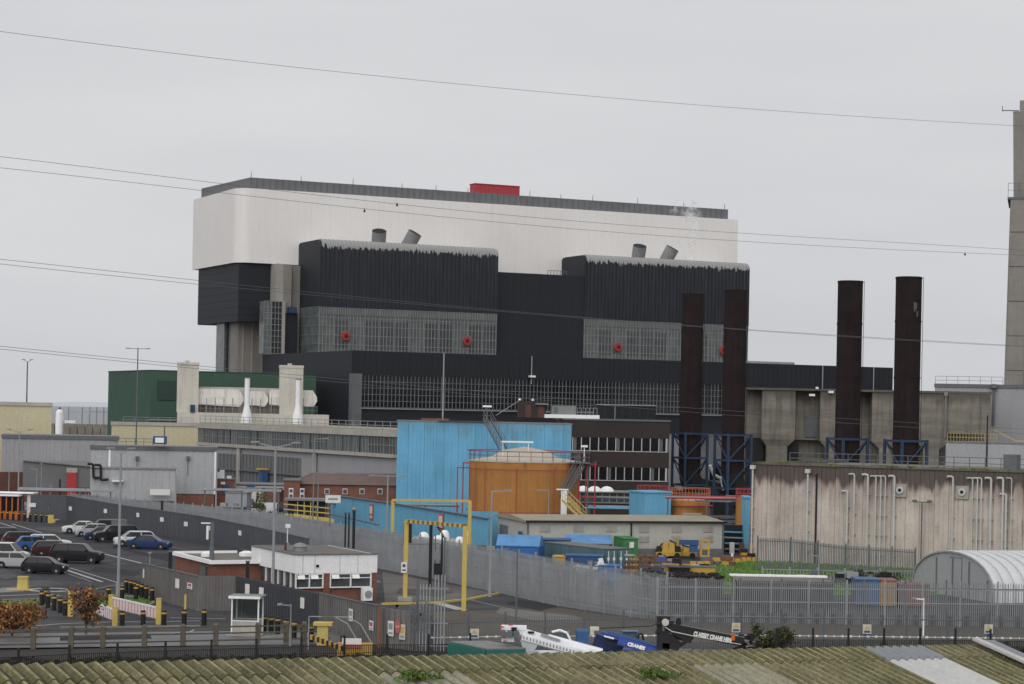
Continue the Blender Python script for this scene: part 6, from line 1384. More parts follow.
mb = MB(); u, z = F2.at(196, 570, -.2); mb.box(-.15, -.05, 1.5, 3.0, 1.1, 2.1); mb.build('window', M['glass_green'], W2_)
for px, py in ((207, 551), (245, 555), (248, 551.5)): mb = MB(); u = F2.at(px, py, vb * .6)[0]; mb.lathe([(.5, 0), (.5, .3), (.1, .45)], 12, (u, vb * .6, z2 - .1)); mb.build('roof_vent', M['white_paint'], W2_, 40)
for px, yt, yb, lab in ((247, 562, 577, 'black post rising behind the slate wall by the brick wing'), (169.5, 552, 575, 'short black post behind the weathered sheet wall'), (41 + 120.5, 501, 512, 'black post on the long dark sheet wall')):
    q = G(px, 600 if yb > 560 else 533.5); z = EYE + ray(px, yt)[1] * q.y; r = thing('black_post', lab, 'post', q); mb = MB(); mb.box(-.13, .13, -.13, .13, 0, z); mb.build('post', M['black'], r); mb = MB(); mb.box(-.16, .16, -.16, .16, z, z + .1); mb.build('cap', M['galv_dark'], r)
# dark wooden mast with white lamp
q = G(211, 592); z = EYE + ray(212, 522)[1] * q.y; r = thing('dark_mast', 'thick dark mast with a short white lamp arm in front of the sheet wall', 'mast', q); mb = MB(); mb.tube((0, 0, 0), (0, 0, z), .22, .16, 10); mb.build('mast', M['galv_dark'], r, 40); mb = MB(); mb.beam((-.9, 0, z - .1), (0, 0, z - .1), .1); mb.tube((-.35, -.2, z - 1.4), (-.35, -.2, z - .3), .1, n=8); mb.build('lamp', M['mullion_white'], r)
# ================================================================== STREET FURNITURE
q = G(231.5, 635.5); q2 = G(258, 636.5); f = Fr(q, rz=R_(-4)); r = thing('bus_shelter', 'small glazed waiting shelter with a white frame between the bollards', 'shelter', q, f.rz)
ws, ds, hs_ = 1.75, 1.6, 2.5
for x, y in ((0, 0), (ws, 0), (0, ds), (ws, ds)): mb = MB(); mb.box(x - .045, x + .045, y - .045, y + .045, 0, hs_); mb.build('post', M['mullion_white'], r)
mb = MB(); mb.box(-.25, ws + .2, -.25, ds + .2, hs_, hs_ + .1); mb.build('roof', M['mullion'], r)
mb = MB(); mb.box(-.2, ws + .15, -.27, -.25, hs_ - .06, hs_ + .12); mb.build('roof_trim', M['mullion_white'], r)
for (x0, x1, y0, y1) in ((.05, ws - .05, 0, .02), (.05, ws - .05, ds, ds + .02), (-.01, .01, .05, ds - .05)):
    mb = MB(); mb.box(x0, x1, y0, y1, .12, .95); mb.build('lower_panel', M['fascia'], r)
    mb = MB(); mb.box(x0, x1, y0, y1, 1.0, hs_ - .05) if y0 < .1 and x1 > .2 else mb.box(x0, x1, y0, y1, 1.0, hs_ - .05); 
    gl = bpy.data.materials.get('clear_glass')
    if gl is None:
        gl = bpy.data.materials.new('clear_glass'); gl.use_nodes = True; nt = gl.node_tree; nt.nodes.clear(); o_ = nt.nodes.new('ShaderNodeOutputMaterial'); mxs = nt.nodes.new('ShaderNodeMixShader'); t_ = nt.nodes.new('ShaderNodeBsdfTransparent'); g_ = nt.nodes.new('ShaderNodeBsdfGlossy'); g_.inputs[1].default_value = .1; t_.inputs[0].default_value = (.82, .85, .84, 1); mxs.inputs[0].default_value = .14
        nt.links.new(t_.outputs[0], mxs.inputs[1]); nt.links.new(g_.outputs[0], mxs.inputs[2]); nt.links.new(mxs.outputs[0], o_.inputs[0])
    mb.build('glass_pane', gl, r)
    mb = MB(); mb.box(x0, x1, y0 - .01, y1 + .01, .95, 1.01); mb.build('mid_rail', M['mullion_white'], r)
mb = MB(); mb.box(.1, 1.5, .9, 1.3, .42, .47); mb.build('bench', M['galv'], r); mb = MB(); mb.box(-.3, 2.0, -.4, 1.7, 0, .1); mb.build('plinth', M['concrete_light'], r)
# bollards
bl = MB(); bl.tube((0, 0, 0), (0, 0, .88), .17, n=14); bl.tube((0, 0, 1.0), (0, 0, 1.12), .17, .15, 14); blm = bl.mesh('body', M['black'], 40)
bn = MB(); bn.tube((0, 0, .88), (0, 0, 1.0), .178, n=14); bnm = bn.mesh('yellow_band', M['signal_yellow'], 40)
def bollard(px, yb, label, grp):
    r = thing('bollard', label, 'bollard', G(px, yb), 0, grp); place('body', blm, r); place('yellow_band', bnm, r); return r
for i, (px, yb) in enumerate(((41.5, 606), (48, 608), (54, 610.5), (60, 613), (65, 615.5), (45, 604))): bollard(px, yb, ('%s bollard from the left in the cluster left of the young tree' % ORD[i]) if i < 5 else 'rear bollard in the cluster left of the young tree', 'bollards left of the young tree')
for i, (px, yb) in enumerate(((70, 603), (90, 601), (108.5, 601.5), (122, 601))): bollard(px, yb, '%s bollard from the left along the back of the barrier lane' % ORD[i], 'bollards behind the barriers')
for i, (px, yb) in enumerate(((126, 593), (130.5, 594), (134.5, 595), (138, 596.5), (141.5, 598), (146, 600), (152, 602), (136, 600))): bollard(px, yb, ('%s bollard from the left in the tight bunch on the grass island' % ORD[i]) if i < 7 else 'front bollard of the tight bunch on the grass island', 'bunched bollards on the grass island')
for i, (px, yb) in enumerate(((122, 627.5), (143, 627), (163.7, 627), (184, 626), (204, 625.5))): bollard(px, yb, '%s bollard from the left in the spaced row behind the timber fence' % ORD[i], 'bollard row left of the shelter')
for i, (px, yb) in enumerate(((264, 632), (271, 633), (277.6, 634), (286, 636), (294, 638), (303, 640), (311, 642))): bollard(px, yb, '%s bollard from the left in the row right of the bus shelter' % ORD[i], 'bollard row right of the shelter')
for i in range(9): bollard(1.8 + i * 5.65, 519.5 + i * .42, '%s bollard from the left in the far row by the orange kiosk' % ORD[i], 'bollards by the orange kiosk')
for i in range(2): bollard(-4 - i * 6, 519, 'bollard at the left edge of the far row by the kiosk, %s outwards' % ORD[i], 'bollards by the orange kiosk')
# barriers with skirts
def ypost(px, yb, label, h=1.3):
    r = thing('barrier_post', label, 'barrier post', G(px, yb)); mb = MB(); mb.box(-.17, .17, -.17, .17, 0, h); mb.build('housing', M['yellow'], r); mb = MB(); mb.box(-.19, .19, -.19, .19, h, h + .05); mb.build('cap', M['yellow_old'], r); return r
ypost(70.5, 616.5, 'yellow barrier post beside the young tree', 1.7); ypost(115, 626, 'yellow barrier post at the middle between the two striped barriers', 1.25); ypost(111, 609, 'yellow barrier post on the edge of the grass island', 1.0); ypost(158.5, 624.5, 'tall yellow barrier post at the right end of the striped barrier', 1.75)
ypost(185, 618, 'thin yellow post in front of the weathered sheet wall', 1.6).scale = (.4, .4, 1)
def skirt(name, label, p, q, z0, z1):
    d = q - p; r = thing(name, label, 'barrier', p, math.atan2(d.y, d.x)); Lb = d.length
    mb = MB(); mb.box(0, Lb, -.05, .05, z1, z1 + .12); mb.build('boom', M['sign_white'], r)
    n = int(Lb / .28); mb = MB(); mb2 = MB()
    for i in range(n):
        x = i * Lb / n; (mb if i % 2 else mb2).box(x + .02, x + Lb / n - .03, -.015, .015, z0, z1)
    mb.build('white_slats', M['sign_white'], r, kind='stuff'); mb2.build('red_slats', M['pink_red'], r, kind='stuff')
    mb = MB(); mb.box(0, Lb, -.03, .03, z0 - .03, z0 + .02); mb.build('lower_rail', M['galv'], r); mb = MB(); mb.beam((Lb * .45, 0, z1), (Lb * .5, .25, .02), .05); mb.build('prop', M['galv_dark'], r); return r
skirt('skirted_barrier', 'white barrier with a red and white slatted skirt right of the grass island', G(112.5, 613), G(157.5, 624), .35, 1.05)
skirt('skirted_barrier', 'white barrier with a faded slatted skirt beside the young tree', G(86, 613.5), G(114, 625), .3, .95)
r = thing('striped_arm_barrier', 'yellow and black chequered barrier arm with a yellow pivot box near the black fence', 'barrier', G(322, 646)); p, q = Vector((0, 0, 1.15)), G(346, 655) - G(322, 646) + Vector((0, 0, .6))
p = A(311, 637, 129) - G(322, 646); q = A(344, 649, 124) - G(322, 646)
n = 14; a = MB(); b = MB()
for i in range(n): (a if i % 2 else b).beam(p.lerp(q, i / n), p.lerp(q, (i + 1) / n), .12, .3)
a.build('black_bands', M['black'], r, kind='stuff'); b.build('yellow_bands', M['signal_yellow'], r, kind='stuff'); mb = MB(); mb.box(-.35, .35, .2, .9, 0, 1.25); mb.build('pivot_box', M['yellow_old'], r); mb = MB(); mb.box(-.6, .6, .1, 1.0, 1.25, 1.45); mb.build('box_lid', M['yellow'], r)
r = thing('barrier_box', 'low yellow box with a white and pink sign by the chequered arm', 'barrier', G(352, 660)); mb = MB(); mb.box(-.9, 1.2, 0, .5, 0, 1.0); mb.build('box', M['signal_yellow'], r); mb = MB(); mb.box(-.6, .55, -.1, -.03, .75, 1.3); mb.build('sign_board', M['sign_white'], r); mb = MB(); mb.box(-.6, .55, -.12, -.09, .75, .95); mb.build('sign_band', M['sign_red'], r)
r = thing('tubular_hoop', 'pair of bent grey tube hoops standing before the grey sheet wall', 'hoop rail', G(340, 652))
for dx in (0, .8): mb = MB(); mb.path([(-2 + dx, .5, 2.1), (-.4 + dx, .5, 2.1), (.4 + dx, .4, 1.7), (1.1 + dx, .2, .6), (1.1 + dx, .2, 0)], .04, 6); mb.build('tube', M['galv'], r)
mb = MB(); mb.path([(-2, .5, 2.1), (-2, .5, 0)], .04, 6); mb.build('tube', M['galv'], r)
# yellow height gauges
def gantry(name, label, a, b, za, zb_, striped):
    r = thing(name, label, 'height gauge', a); d = b - a
    for o_, z in ((Vector((0, 0, 0)), za), (d, zb_)): mb = MB(); mb.box(-.17, .17, -.17, .17, 0, z); mb.build('post', M['yellow'], r, loc=o_)
    if striped:
        n = 24; A_ = MB(); B_ = MB()
        for i in range(n): (A_ if i % 2 else B_).beam(Vector((0, 0, za)).lerp(d + Vector((0, 0, zb_)), i / n), Vector((0, 0, za)).lerp(d + Vector((0, 0, zb_)), (i + 1) / n), .25, .26)
        A_.build('black_bands', M['signal_yellow'] if False else mat('band_dark', V(110, 88, 40)), r, kind='stuff'); B_.build('yellow_bands', M['yellow'], r, kind='stuff')
    else: mb = MB(); mb.beam((0, 0, za), d + Vector((0, 0, zb_)), .24, .26); mb.build('cross_beam', M['yellow'], r)
    return r
ga, gb = G(405, 601), G(463.6, 611); za = EYE + ray(406, 521)[1] * ga.y; zb_ = EYE + ray(466, 526)[1] * gb.y
gr = gantry('height_gauge', 'near yellow height gauge frame with a chequered top beam in front of the grey fence', ga, gb, za, zb_, True)
ga2 = G(392, 550); gb2 = G(469, 556); gb2 = Vector((gb2.x, gb2.y, 0))
gantry('height_gauge', 'far plain yellow height gauge frame standing by the blue wall', ga2, gb2, EYE + ray(391, 500)[1] * ga2.y, EYE + ray(469, 501)[1] * gb2.y, False)
p = A(404, 567.5, ga.y - .3); r = thing('gauge_sign', 'small white sign fixed on the left post of the near yellow frame', 'sign', p); mb = MB(); mb.box(-.22, .22, 0, .04, -.42, .42); mb.build('board', M['sign_white'], r); mb = MB(); mb.tube((0, -.02, .15), (0, 0, .15), .13, n=14); mb.build('roundel', M['container_blue'], r); mb = MB(); mb.box(-.14, .14, -.015, 0, -.25, -.15); mb.build('print', M['black'], r)
mb = MB(); mb.box(-.55, .55, -.5, .5, 0, .3); mb.build('post_base', M['concrete_light'], gr)
p = A(407.5, 532, ga.y + 8); r = thing('signal_head', 'black traffic signal head by the left post of the near yellow frame', 'signal', (p.x, ga.y + 8, 0)); mb = MB(); mb.box(-.3, .35, -.2, .2, p.z - .9, p.z + .7); mb.build('signal_case', M['black'], r); mb = MB(); mb.tube((0, .1, 0), (0, .1, p.z), .08, n=6); mb.build('pole', M['galv_dark'], r)
for px, Y, yt, yb, lab in ((345, 205, 514, 549, 'thin dark pole pair behind the gatehouse, left one'), (348.5, 205, 514, 549, 'thin dark pole pair behind the gatehouse, right one'), (353.5, 202, 511, 545, 'thick black pole with a pale dome behind the gatehouse roof'), (430, 181, 524, 580, 'dark pole seen inside the near yellow frame'), (441.5, 182, 536, 578, 'grey pole right of centre inside the near yellow frame')):
    p = A(px, yb, Y); zt = A(px, yt, Y).z; r = thing('dark_pole', lab, 'pole', (p.x, Y, 0)); mb = MB(); rr2 = .14 if 'thick' in lab or 'dark pole seen' in lab else .08; mb.tube((0, 0, 0), (0, 0, zt), rr2, n=7); mb.build('pole', M['black'], r)
    mb = MB(); mb.lathe([(rr2 + .02, zt), (.3 if 'dome' in lab else .12, zt + .15), (.02, zt + .45 if 'dome' in lab else zt + .2)], 10); mb.build('cap', M['mullion' if 'dome' in lab else 'galv_dark'], r)
r = thing('cross_wire', 'dark overhead gate rail running behind the gatehouse roof', 'rail', A(330, 514, 215)); mb = MB(); mb.beam((0, 0, 0), A(379, 525, 200) - A(330, 514, 215), .14); mb.build('rail', M['galv_dark'], r); mb = MB(); mb.beam((0, 0, 0), (0, 0, -3.5), .1); mb.build('support', M['galv_dark'], r)
# equipment mast with box seen inside the frame
q = G(437, 583); r = thing('equipment_mast', 'cluster of grey pipes and boxes on a mast inside the near yellow frame', 'mast', q)
for x, z in ((-.2, 4.2), (.25, 3.4), (.6, 4.0)): mb = MB(); mb.path([(x, 0, 0), (x, 0, z)], .06, 6); mb.build('pipe', M['galv_dark'], r)
mb = MB(); mb.cbox((0, -.1, 2.4), (.5, .3, .8)); mb.build('meter_box', M['mullion'], r); mb = MB(); mb.cbox((0, -.1, 1.2), (.6, .4, 1.0)); mb.build('control_box', M['black'], r); mb = MB(); mb.beam((-3.2, 0, 3.3), (.1, 0, 3.4), .07); mb.build('arm', M['galv_dark'], r)
mb = MB(); mb.path([(.6, 0, 3.9), (.3, 0, 4.4), (-.1, 0, 4.9), (.4, 0, 4.7)], .06, 6); mb.build('swan_neck', M['black'], r)
# pale bales beyond the fence
rnd = random.Random(21)
for i in range(9):
    px = 409 + i * 7.2; Y = 226; p = A(px, 537 + rnd.uniform(-1, 3), Y); r = thing('white_bag', 'white bulk bag on the ground behind the grey fence, %s from the left' % ORD[i], 'bag', (p.x, Y, 0), 0, 'white bulk bags'); s_ = rnd.uniform(.75, 1.0)
    mb = MB(); rings = []
    for z, k in ((0, .9), (.3, 1.05), (.9, 1.0), (1.25, .8), (1.4, .35)): rings.append([(s_ * k * .62 * math.cos(t) * (1 + .1 * math.sin(3 * t + i)), s_ * k * .62 * math.sin(t), z * s_ * 1.5 + (i % 3) * .3) for t in [2 * math.pi * j / 12 for j in range(12)]])
    rings = [[(x, y, z * p.z / (1.5 * s_ * 1.4)) for x, y, z in q] for q in rings]; mb.loft(rings); mb.build('bag_body', M['white_paint' if i % 3 else 'fascia'], r, 60); mb = MB(); mb.beam((-.3, 0, p.z), (.3, 0, p.z + .1), .06); mb.build('bag_loop', M['mullion'], r)
# ---- lamp posts
def lamp(px, yt, label, kind='single', Y=None, yb=None, m='galv', r0=.09, ybx=None):
    if Y is None: Y = G(ybx or px, yb).y
    p = A(px, yt, Y); # account for the roll by using the head for x
    r = thing('lamp_post', label, 'lamp post', (p.x, Y, 0)); z = p.z; mb = MB(); mb.tube((0, 0, 0), (0, 0, z), r0, r0 * .6, 8); mb.build('pole', M[m], r, 40); mb = MB(); mb.tube((0, 0, 0), (0, 0, 1.1), r0 * 1.5, n=8); mb.build('base', M[m], r, 40)
    a = {'single': [1], 'twin': [-1, 1], 'left': [-1], 'tee': [-1, 1], 'vee': [-1, 1], 'flood': [0], 'none': []}[kind]
    for s in a:
        al = {'single': 1.3, 'twin': 1.5, 'left': .7 if r0 < .08 else 1.1, 'tee': 1.6, 'vee': .8, 'flood': .3}[kind]; rise = {'twin': .35, 'vee': .45, 'tee': 0, 'single': .05, 'left': .05, 'flood': .1}[kind]
        mb = MB(); mb.beam((0, 0, z - .1), (s * al, 0, z - .1 + rise), .08); mb.build('arm', M[m], r); mb = MB(); hx = s * al; k_ = .45 if r0 < .08 else 1
        mb.hexa([(hx - .35 * k_, -.15, z - .16 + rise), (hx + .35 * k_, -.15, z - .12 + rise), (hx + .35 * k_, .15, z - .12 + rise), (hx - .35 * k_, .15, z - .16 + rise), (hx - .3 * k_, -.12, z - .02 + rise), (hx + .3 * k_, -.12, z + rise), (hx + .3 * k_, .12, z + rise), (hx - .3 * k_, .12, z - .02 + rise)]); mb.build('lamp_head', M['mullion' if m != 'galv_dark' else m], r)
    return r
lamp(27.5, 361.5, 'distant lamp post with a small forked head above the cream building at the left edge', 'vee', Y=430, m='galv_dark', r0=.2)
lamp(138, 348, 'lamp post with a flat cross head rising in front of the green building', 'tee', Y=340, m='galv_dark', r0=.14)
lamp(19.5, 431.5, 'twin-arm lamp post in front of the far left grey warehouse', 'twin', Y=292, r0=.12)
lamp(9.5, 452, 'thin lamp post at the far left before the grey warehouse wall', 'tee', Y=300, r0=.07)
l1 = lamp(121, 453, 'tall lamp post standing in the car park among the parked cars', 'vee', yb=597, ybx=117.5, r0=.13)
lamp(275.6, 446, 'tall twin-arm lamp post with a yellow foot behind the bus shelter', 'twin', yb=612, ybx=272.5, r0=.12)
lamp(217, 451, 'lamp post in front of the loading bays left of the brick hut', 'single', Y=262, r0=.13)
lamp(176, 474, 'pale post right of the pale grey annex', 'none', Y=255, r0=.14)
lamp(314.5, 438, 'slim lamp post before the long glazed hall', 'single', Y=250, r0=.09, m='mullion')
lamp(318.5, 472, 'shorter slim lamp post just right of the slim one before the glazed hall', 'tee', Y=246, r0=.08, m='mullion')
lamp(388, 475, 'twin-arm lamp post beside the far yellow frame', 'tee', Y=216, r0=.12)
lamp(444, 353, 'very tall thin mast behind the blue building', 'none', Y=318, r0=.16, m='galv')
lamp(492, 490, 'lamp post with one arm in front of the orange tank', 'single', yb=597, ybx=489.5, r0=.1)
lamp(549, 490, 'small lamp post with a short left arm in front of the orange tank', 'left', Y=245, r0=.08, m='galv')
lamp(517.5, 549, 'dark slim pole before the diagonal fence by the blue shelter', 'left', yb=640, ybx=515.4, r0=.07, m='galv_dark')
lamp(291, 604, 'short white swan-neck lamp right of the bus shelter', 'left', yb=646, ybx=290.5, r0=.06, m='mullion')
lamp(819, 555, 'grey lamp pole with a left arm in the grass before the concrete wall', 'left', Y=192, m='galv', r0=.07)
lamp(962, 557, 'grey lamp pole with a left arm in front of the tunnel', 'left', Y=158.5, m='galv_dark', r0=.06)
lamp(924, 598, 'thin white camera pole between the two fences on the right', 'left', yb=636, m='white_paint', r0=.055)
lamp(41.5, 464, 'small bulkhead lamp post by the lean-to at the far left', 'flood', Y=292, r0=.06)
lamp(37, 468.5, 'very small lamp post left of the red door', 'left', Y=290, r0=.07)
lamp(51, 486, 'short lamp post on the far side of the car park wall', 'flood', Y=288, r0=.06)
lamp(110, 481, 'short post with white lamp boxes before the pale annex', 'tee', Y=272, r0=.05)
lamp(85.5, 489, 'short white-headed lamp behind the long dark sheet wall', 'flood', Y=280, r0=.05)
lamp(60, 479, 'black equipment post left of the red door', 'none', Y=289, r0=.2, m='black')
lamp(150, 553, 'leaning white flag lamp on a short post by the wall end', 'flood', Y=176, r0=.05)
mb = MB(); mb.tube((0, 0, 1.0), (0, 0, 1.9), .15, n=8); 
for o_ in list(COL.objects):
    if o_.name.startswith('lamp_post') and o_.get('label', '').startswith('tall twin-arm'): mb.build('yellow_sleeve', M['yellow_old'], o_)

# ================================================================== VEHICLES
def paint(name, c, rough=.3):
    m = mat('paint_' + name, c, var=.04, scale=.5, rough=rough, spec=.2, fine=.03); m.node_tree.nodes['Principled BSDF'].inputs['Coat Weight'].default_value = .15; return m
PT_ = {k: paint(k, c) for k, c in dict(white=(.62, .63, .64), silver=(.38, .39, .40), black=(.012, .012, .014), navy=(.02, .035, .10), blue=(.018, .042, .12), bright=(.03, .10, .28), maroon=(.05, .018, .02), dark=(.03, .032, .036), grey=(.11, .115, .12), orange=(.55, .14, .03)).items()}
M_tail = mat('tail_lamp', (.25, .01, .01), rough=.3, fine=0); M_head = mat('head_lamp', (.6, .62, .64), rough=.2, fine=0); M_tyre = mat('tyre', (.012, .012, .012), rough=.8, fine=0); M_rim = mat('rim', (.35, .36, .37), rough=.4, fine=0)
wm = MB(); wm.lathe([(.2, -.1), (.33, -.1), (.335, .1), (.2, .1)], 18); tyre = wm.mesh('tyre', M_tyre, 40)
wm = MB(); wm.lathe([(.02, .105), (.07, .11), (.19, .09), (.21, .06)], 12); wm.lathe([(.02, -.105), (.07, -.11), (.19, -.09), (.21, -.06)], 12); rim = wm.mesh('rim', M_rim, 40)
STY = {  # length, width, height, ride, [bonnet start x, windscreen base, roof front, roof rear, rear glass base, tail] as fractions from the nose, belt height, bonnet height, wheel radius scale
 'hatch': (3.85, 1.68, 1.46, .2, (.02, .21, .39, .86, .975, 1.0), .95, .88, .92),
 'saloon': (4.6, 1.8, 1.44, .2, (.02, .25, .41, .70, .86, 1.0), .94, .86, .98),
 'estate': (4.55, 1.8, 1.5, .2, (.02, .23, .38, .88, .98, 1.0), .97, .89, .98),
 'suv': (4.85, 1.98, 1.84, .28, (.02, .23, .36, .91, .985, 1.0), 1.2, 1.12, 1.15),
 'crossover': (4.45, 1.85, 1.64, .25, (.02, .2, .36, .86, .975, 1.0), 1.06, .99, 1.05),
 'van': (4.6, 1.8, 1.85, .22, (.02, .17, .33, .985, .995, 1.0), 1.05, .98, 1.0)}
def car(px, yb, hd, style, col, label, name='parked_car', grp='cars in the car park', pos=None, cat='car', glass_rear=True):
    Lc, Wc, Hc_, rd, fr, belt, bon, wk = STY[style]; p = pos or G(px, yb); r = thing(name, label, cat, p, R_(hd), grp); hw = Wc / 2; x = lambda t: Lc / 2 - t * Lc   # nose at +x
    tail_z = belt - .02 if style != 'saloon' else belt + .02
    st = [(0.0, rd + .12, bon - .25, .80), (.012, rd, bon - .12, .90), (.08, rd - .02, bon - .02, .97), (fr[1] * .75, rd - .04, bon + .04, 1.0), (fr[1], rd - .04, belt, 1.0), (.5, rd - .04, belt + .02, 1.0), (.85, rd - .04, belt + .02, 1.0), (.95, rd, tail_z, .96), (.99, rd + .04, tail_z - .06, .9), (1.0, rd + .14, tail_z - .3, .86)]
    rings = []
    for t, zb, zt, k in st:
        w_ = hw * k; m = (zb + zt) / 2; rings.append([(x(t), -w_ * .86, zb), (x(t), -w_ * .98, zb + .1), (x(t), -w_, m), (x(t), -w_ * .97, zt - .06), (x(t), -w_ * .86, zt), (x(t), w_ * .86, zt), (x(t), w_ * .97, zt - .06), (x(t), w_, m), (x(t), w_ * .98, zb + .1), (x(t), w_ * .86, zb)])
    mb = MB(); mb.loft(rings); body = mb.build('body', PT_[col], r, 35)
    # glasshouse
    g = [(fr[1] - .015, belt - .02, .84), (fr[2] - .02, Hc_ - .05, .70), (fr[2] + .03, Hc_ - .035, .69), (fr[3] - .03, Hc_ - .035, .69), (fr[3] + .01, Hc_ - .07, .69), (fr[4], belt - .02, .80)]
    rings = [[(x(t), -hw * .9, belt - .06), (x(t), -hw * k, z), (x(t), hw * k, z), (x(t), hw * .9, belt - .06)] for t, z, k in g]
    mb = MB(); mb.loft(rings); mb.build('windows', M['glass_dark'], r, 20)
    mb = MB(); rings = [[(x(t), -hw * .715, Hc_ - .075), (x(t), -hw * .66, z), (x(t), hw * .66, z), (x(t), hw * .715, Hc_ - .075)] for t, z in ((fr[2] - .012, Hc_ - .045), (fr[2] + .05, Hc_), (fr[3] - .05, Hc_), (fr[3] + .01, Hc_ - .05))]
    mb.loft(rings); mb.build('roof', PT_[col], r, 40)
    mb = MB()
    for s in (-1, 1):
        mb.beam((x(fr[1]), s * hw * .88, belt - .01), (x(fr[2] - .01), s * hw * .71, Hc_ - .06), .07, .06)
        mb.beam((x(fr[4] - .01), s * hw * .87, belt - .01), (x(fr[3]), s * hw * .71, Hc_ - .06), .10 + .1 * (style in ('estate', 'suv')), .08)
        mid = (fr[1] + fr[4]) / 2 + .03; mb.beam((x(mid), s * hw * .905, belt), (x(mid), s * hw * .715, Hc_ - .07), .07, .05)
        if style == 'van': mb.hexa([(x(.97), s * hw * .91 - .02, belt), (x(mid), s * hw * .91 - .02, belt), (x(mid), s * hw * .91 + .02, belt), (x(.97), s * hw * .91 + .02, belt), (x(.97), s * hw * .74 - .02, Hc_ - .06), (x(mid), s * hw * .74 - .02, Hc_ - .06), (x(mid), s * hw * .74 + .02, Hc_ - .06), (x(.97), s * hw * .74 + .02, Hc_ - .06)])
    mb.build('pillars', PT_[col], r)
    for t in (.17, .80):
        for s in (-1, 1):
            w_ = place('wheel', MB().tube((0, 0, -.07), (0, 0, .07), .2, n=12).mesh('wheel', M['black']), r, (x(t), s * (hw - .1), .335 * wk)); w_.rotation_euler = (R_(90), 0, 0); w_.scale = (wk, wk, 1)
            place('tyre', tyre, w_); place('rim', rim, w_)
            ar = MB(); ar.tube((x(t), s * (hw - .02), .335 * wk), (x(t), s * (hw + .004), .335 * wk), .385 * wk, n=18); ar.build('wheel_arch', M['black'], r)
    for s in (-1, 1):
        mb = MB(); mb.cbox((x(.02), s * hw * .68, bon - .22), (.12, .36, .16)); mb.build('headlight', M_head, r)
        mb = MB(); mb.cbox((x(.987), s * hw * .72, belt - .2), (.1, .26, .26)); mb.build('tail_light', M_tail, r)
        mb = MB(); mb.cbox((x(fr[1] + .04), s * (hw + .06), belt + .04), (.14, .16, .12)); mb.build('mirror', PT_[col], r)
    mb = MB(); mb.cbox((x(0.002), 0, rd + .25), (.05, Wc * .6, .14)); mb.build('grille', M['black'], r)
    mb = MB(); mb.cbox((x(1.0) - .01, 0, rd + .42), (.04, .5, .12)); mb.build('number_plate', M['yellow'], r)
    return r
# far row, noses to the left
car(82, 533.5, 197, 'saloon', 'white', 'white saloon at the left end of the far parked row')
car(92, 536.5, 197, 'hatch', 'silver', 'silver hatchback second from the left in the far parked row')
car(106, 535.5, 197, 'van', 'grey', 'dark van with a silver roof behind the navy car')
car(101, 540, 197, 'hatch', 'navy', 'navy blue hatchback in the middle of the far parked row')
car(116, 542, 199, 'suv', 'black', 'black four by four next to the white crossover in the far row')
car(135, 546.5, 198, 'crossover', 'white', 'white crossover behind the blue saloon in the far row')
car(149, 549, -8, 'saloon', 'blue', 'blue saloon facing right at the right end of the far row')
# near cluster, noses to the right
car(7, 543, 20, 'crossover', 'dark', 'dark crossover at the left edge behind the maroon car')
car(24, 546, 22, 'estate', 'maroon', 'dark maroon estate with a pale roof behind the bright blue car')
car(35, 550.5, 24, 'hatch', 'bright', 'bright blue hatchback in the near cluster')
car(49, 549, 14, 'estate', 'white', 'white estate with dark side windows behind the dark red estate')
car(55, 556, 16, 'estate', 'maroon', 'dark red estate directly behind the black four by four')
car(77, 563, -4, 'suv', 'black', 'large black four by four at the front right of the near cluster')
car(4, 562, -8, 'van', 'white', 'white van at the left edge beside the silver hatchback')
car(16, 568, 2, 'hatch', 'silver', 'silver hatchback with a spoked wheel at the front of the near cluster')
car(44.5, 573.5, -4, 'hatch', 'black', 'small black hatchback nearest the camera in the car park')
# beyond the fences
def at_far(px, py, Y): p = A(px, py, Y); return Vector((p.x, Y, 0))
car(0, 0, 180, 'van', 'white', 'white van parked beyond the security fence before the brick store', grp='cars beyond the fences', pos=at_far(261, 512, 296), cat='van')
car(0, 0, 185, 'van', 'navy', 'dark blue van by the brick building beyond the fence', grp='cars beyond the fences', pos=at_far(286, 508, 298), cat='van')
# small cabins and kit beyond the fence
for (px, Y, w_, h, c, lab) in ((251, 304, 2.8, 3.4, 'cream_box', 'pinkish cream cabin behind the front of the white van'), (269, 305, 2.6, 3.4, 'rust', 'rusty cabin behind the rear of the white van'), (236, 288, 3.0, 3.4, 'galv', 'grey plant box below the loading bay'), (229, 276, 3.4, 2.0, 'galv_dark', 'low grey rack behind the fence left of the white van'), (296, 272, 2.6, 2.4, 'container_blue', 'low blue crate stack right of the dark van')):
    p = at_far(px, 500, Y); f = Fr(p, rz=-.2); r = thing('yard_cabin', lab, 'cabin', p, -.2); mb = MB(); mb.box(-w_ / 2, w_ / 2, 0, 2, 0, h); mb.build('body', M[c], r); mb = MB(); mb.box(-w_ / 2 - .1, w_ / 2 + .1, -.1, 2.1, h, h + .12); mb.build('roof', M['roof_grey'], r); mb = MB(); mb.box(-.3, .4, -.05, 0, .2, min(2, h - .2)); mb.build('door', M['galv_dark'], r)
p = at_far(262, 508, 294); shrub('small_tree', 'small olive green tree in front of the white van beyond the fence', p + Vector((0, -3, 0)), .9, 3.4, 500, ('leaf_olive', 'grass_blade'), 31, 'tree', .12, 12)
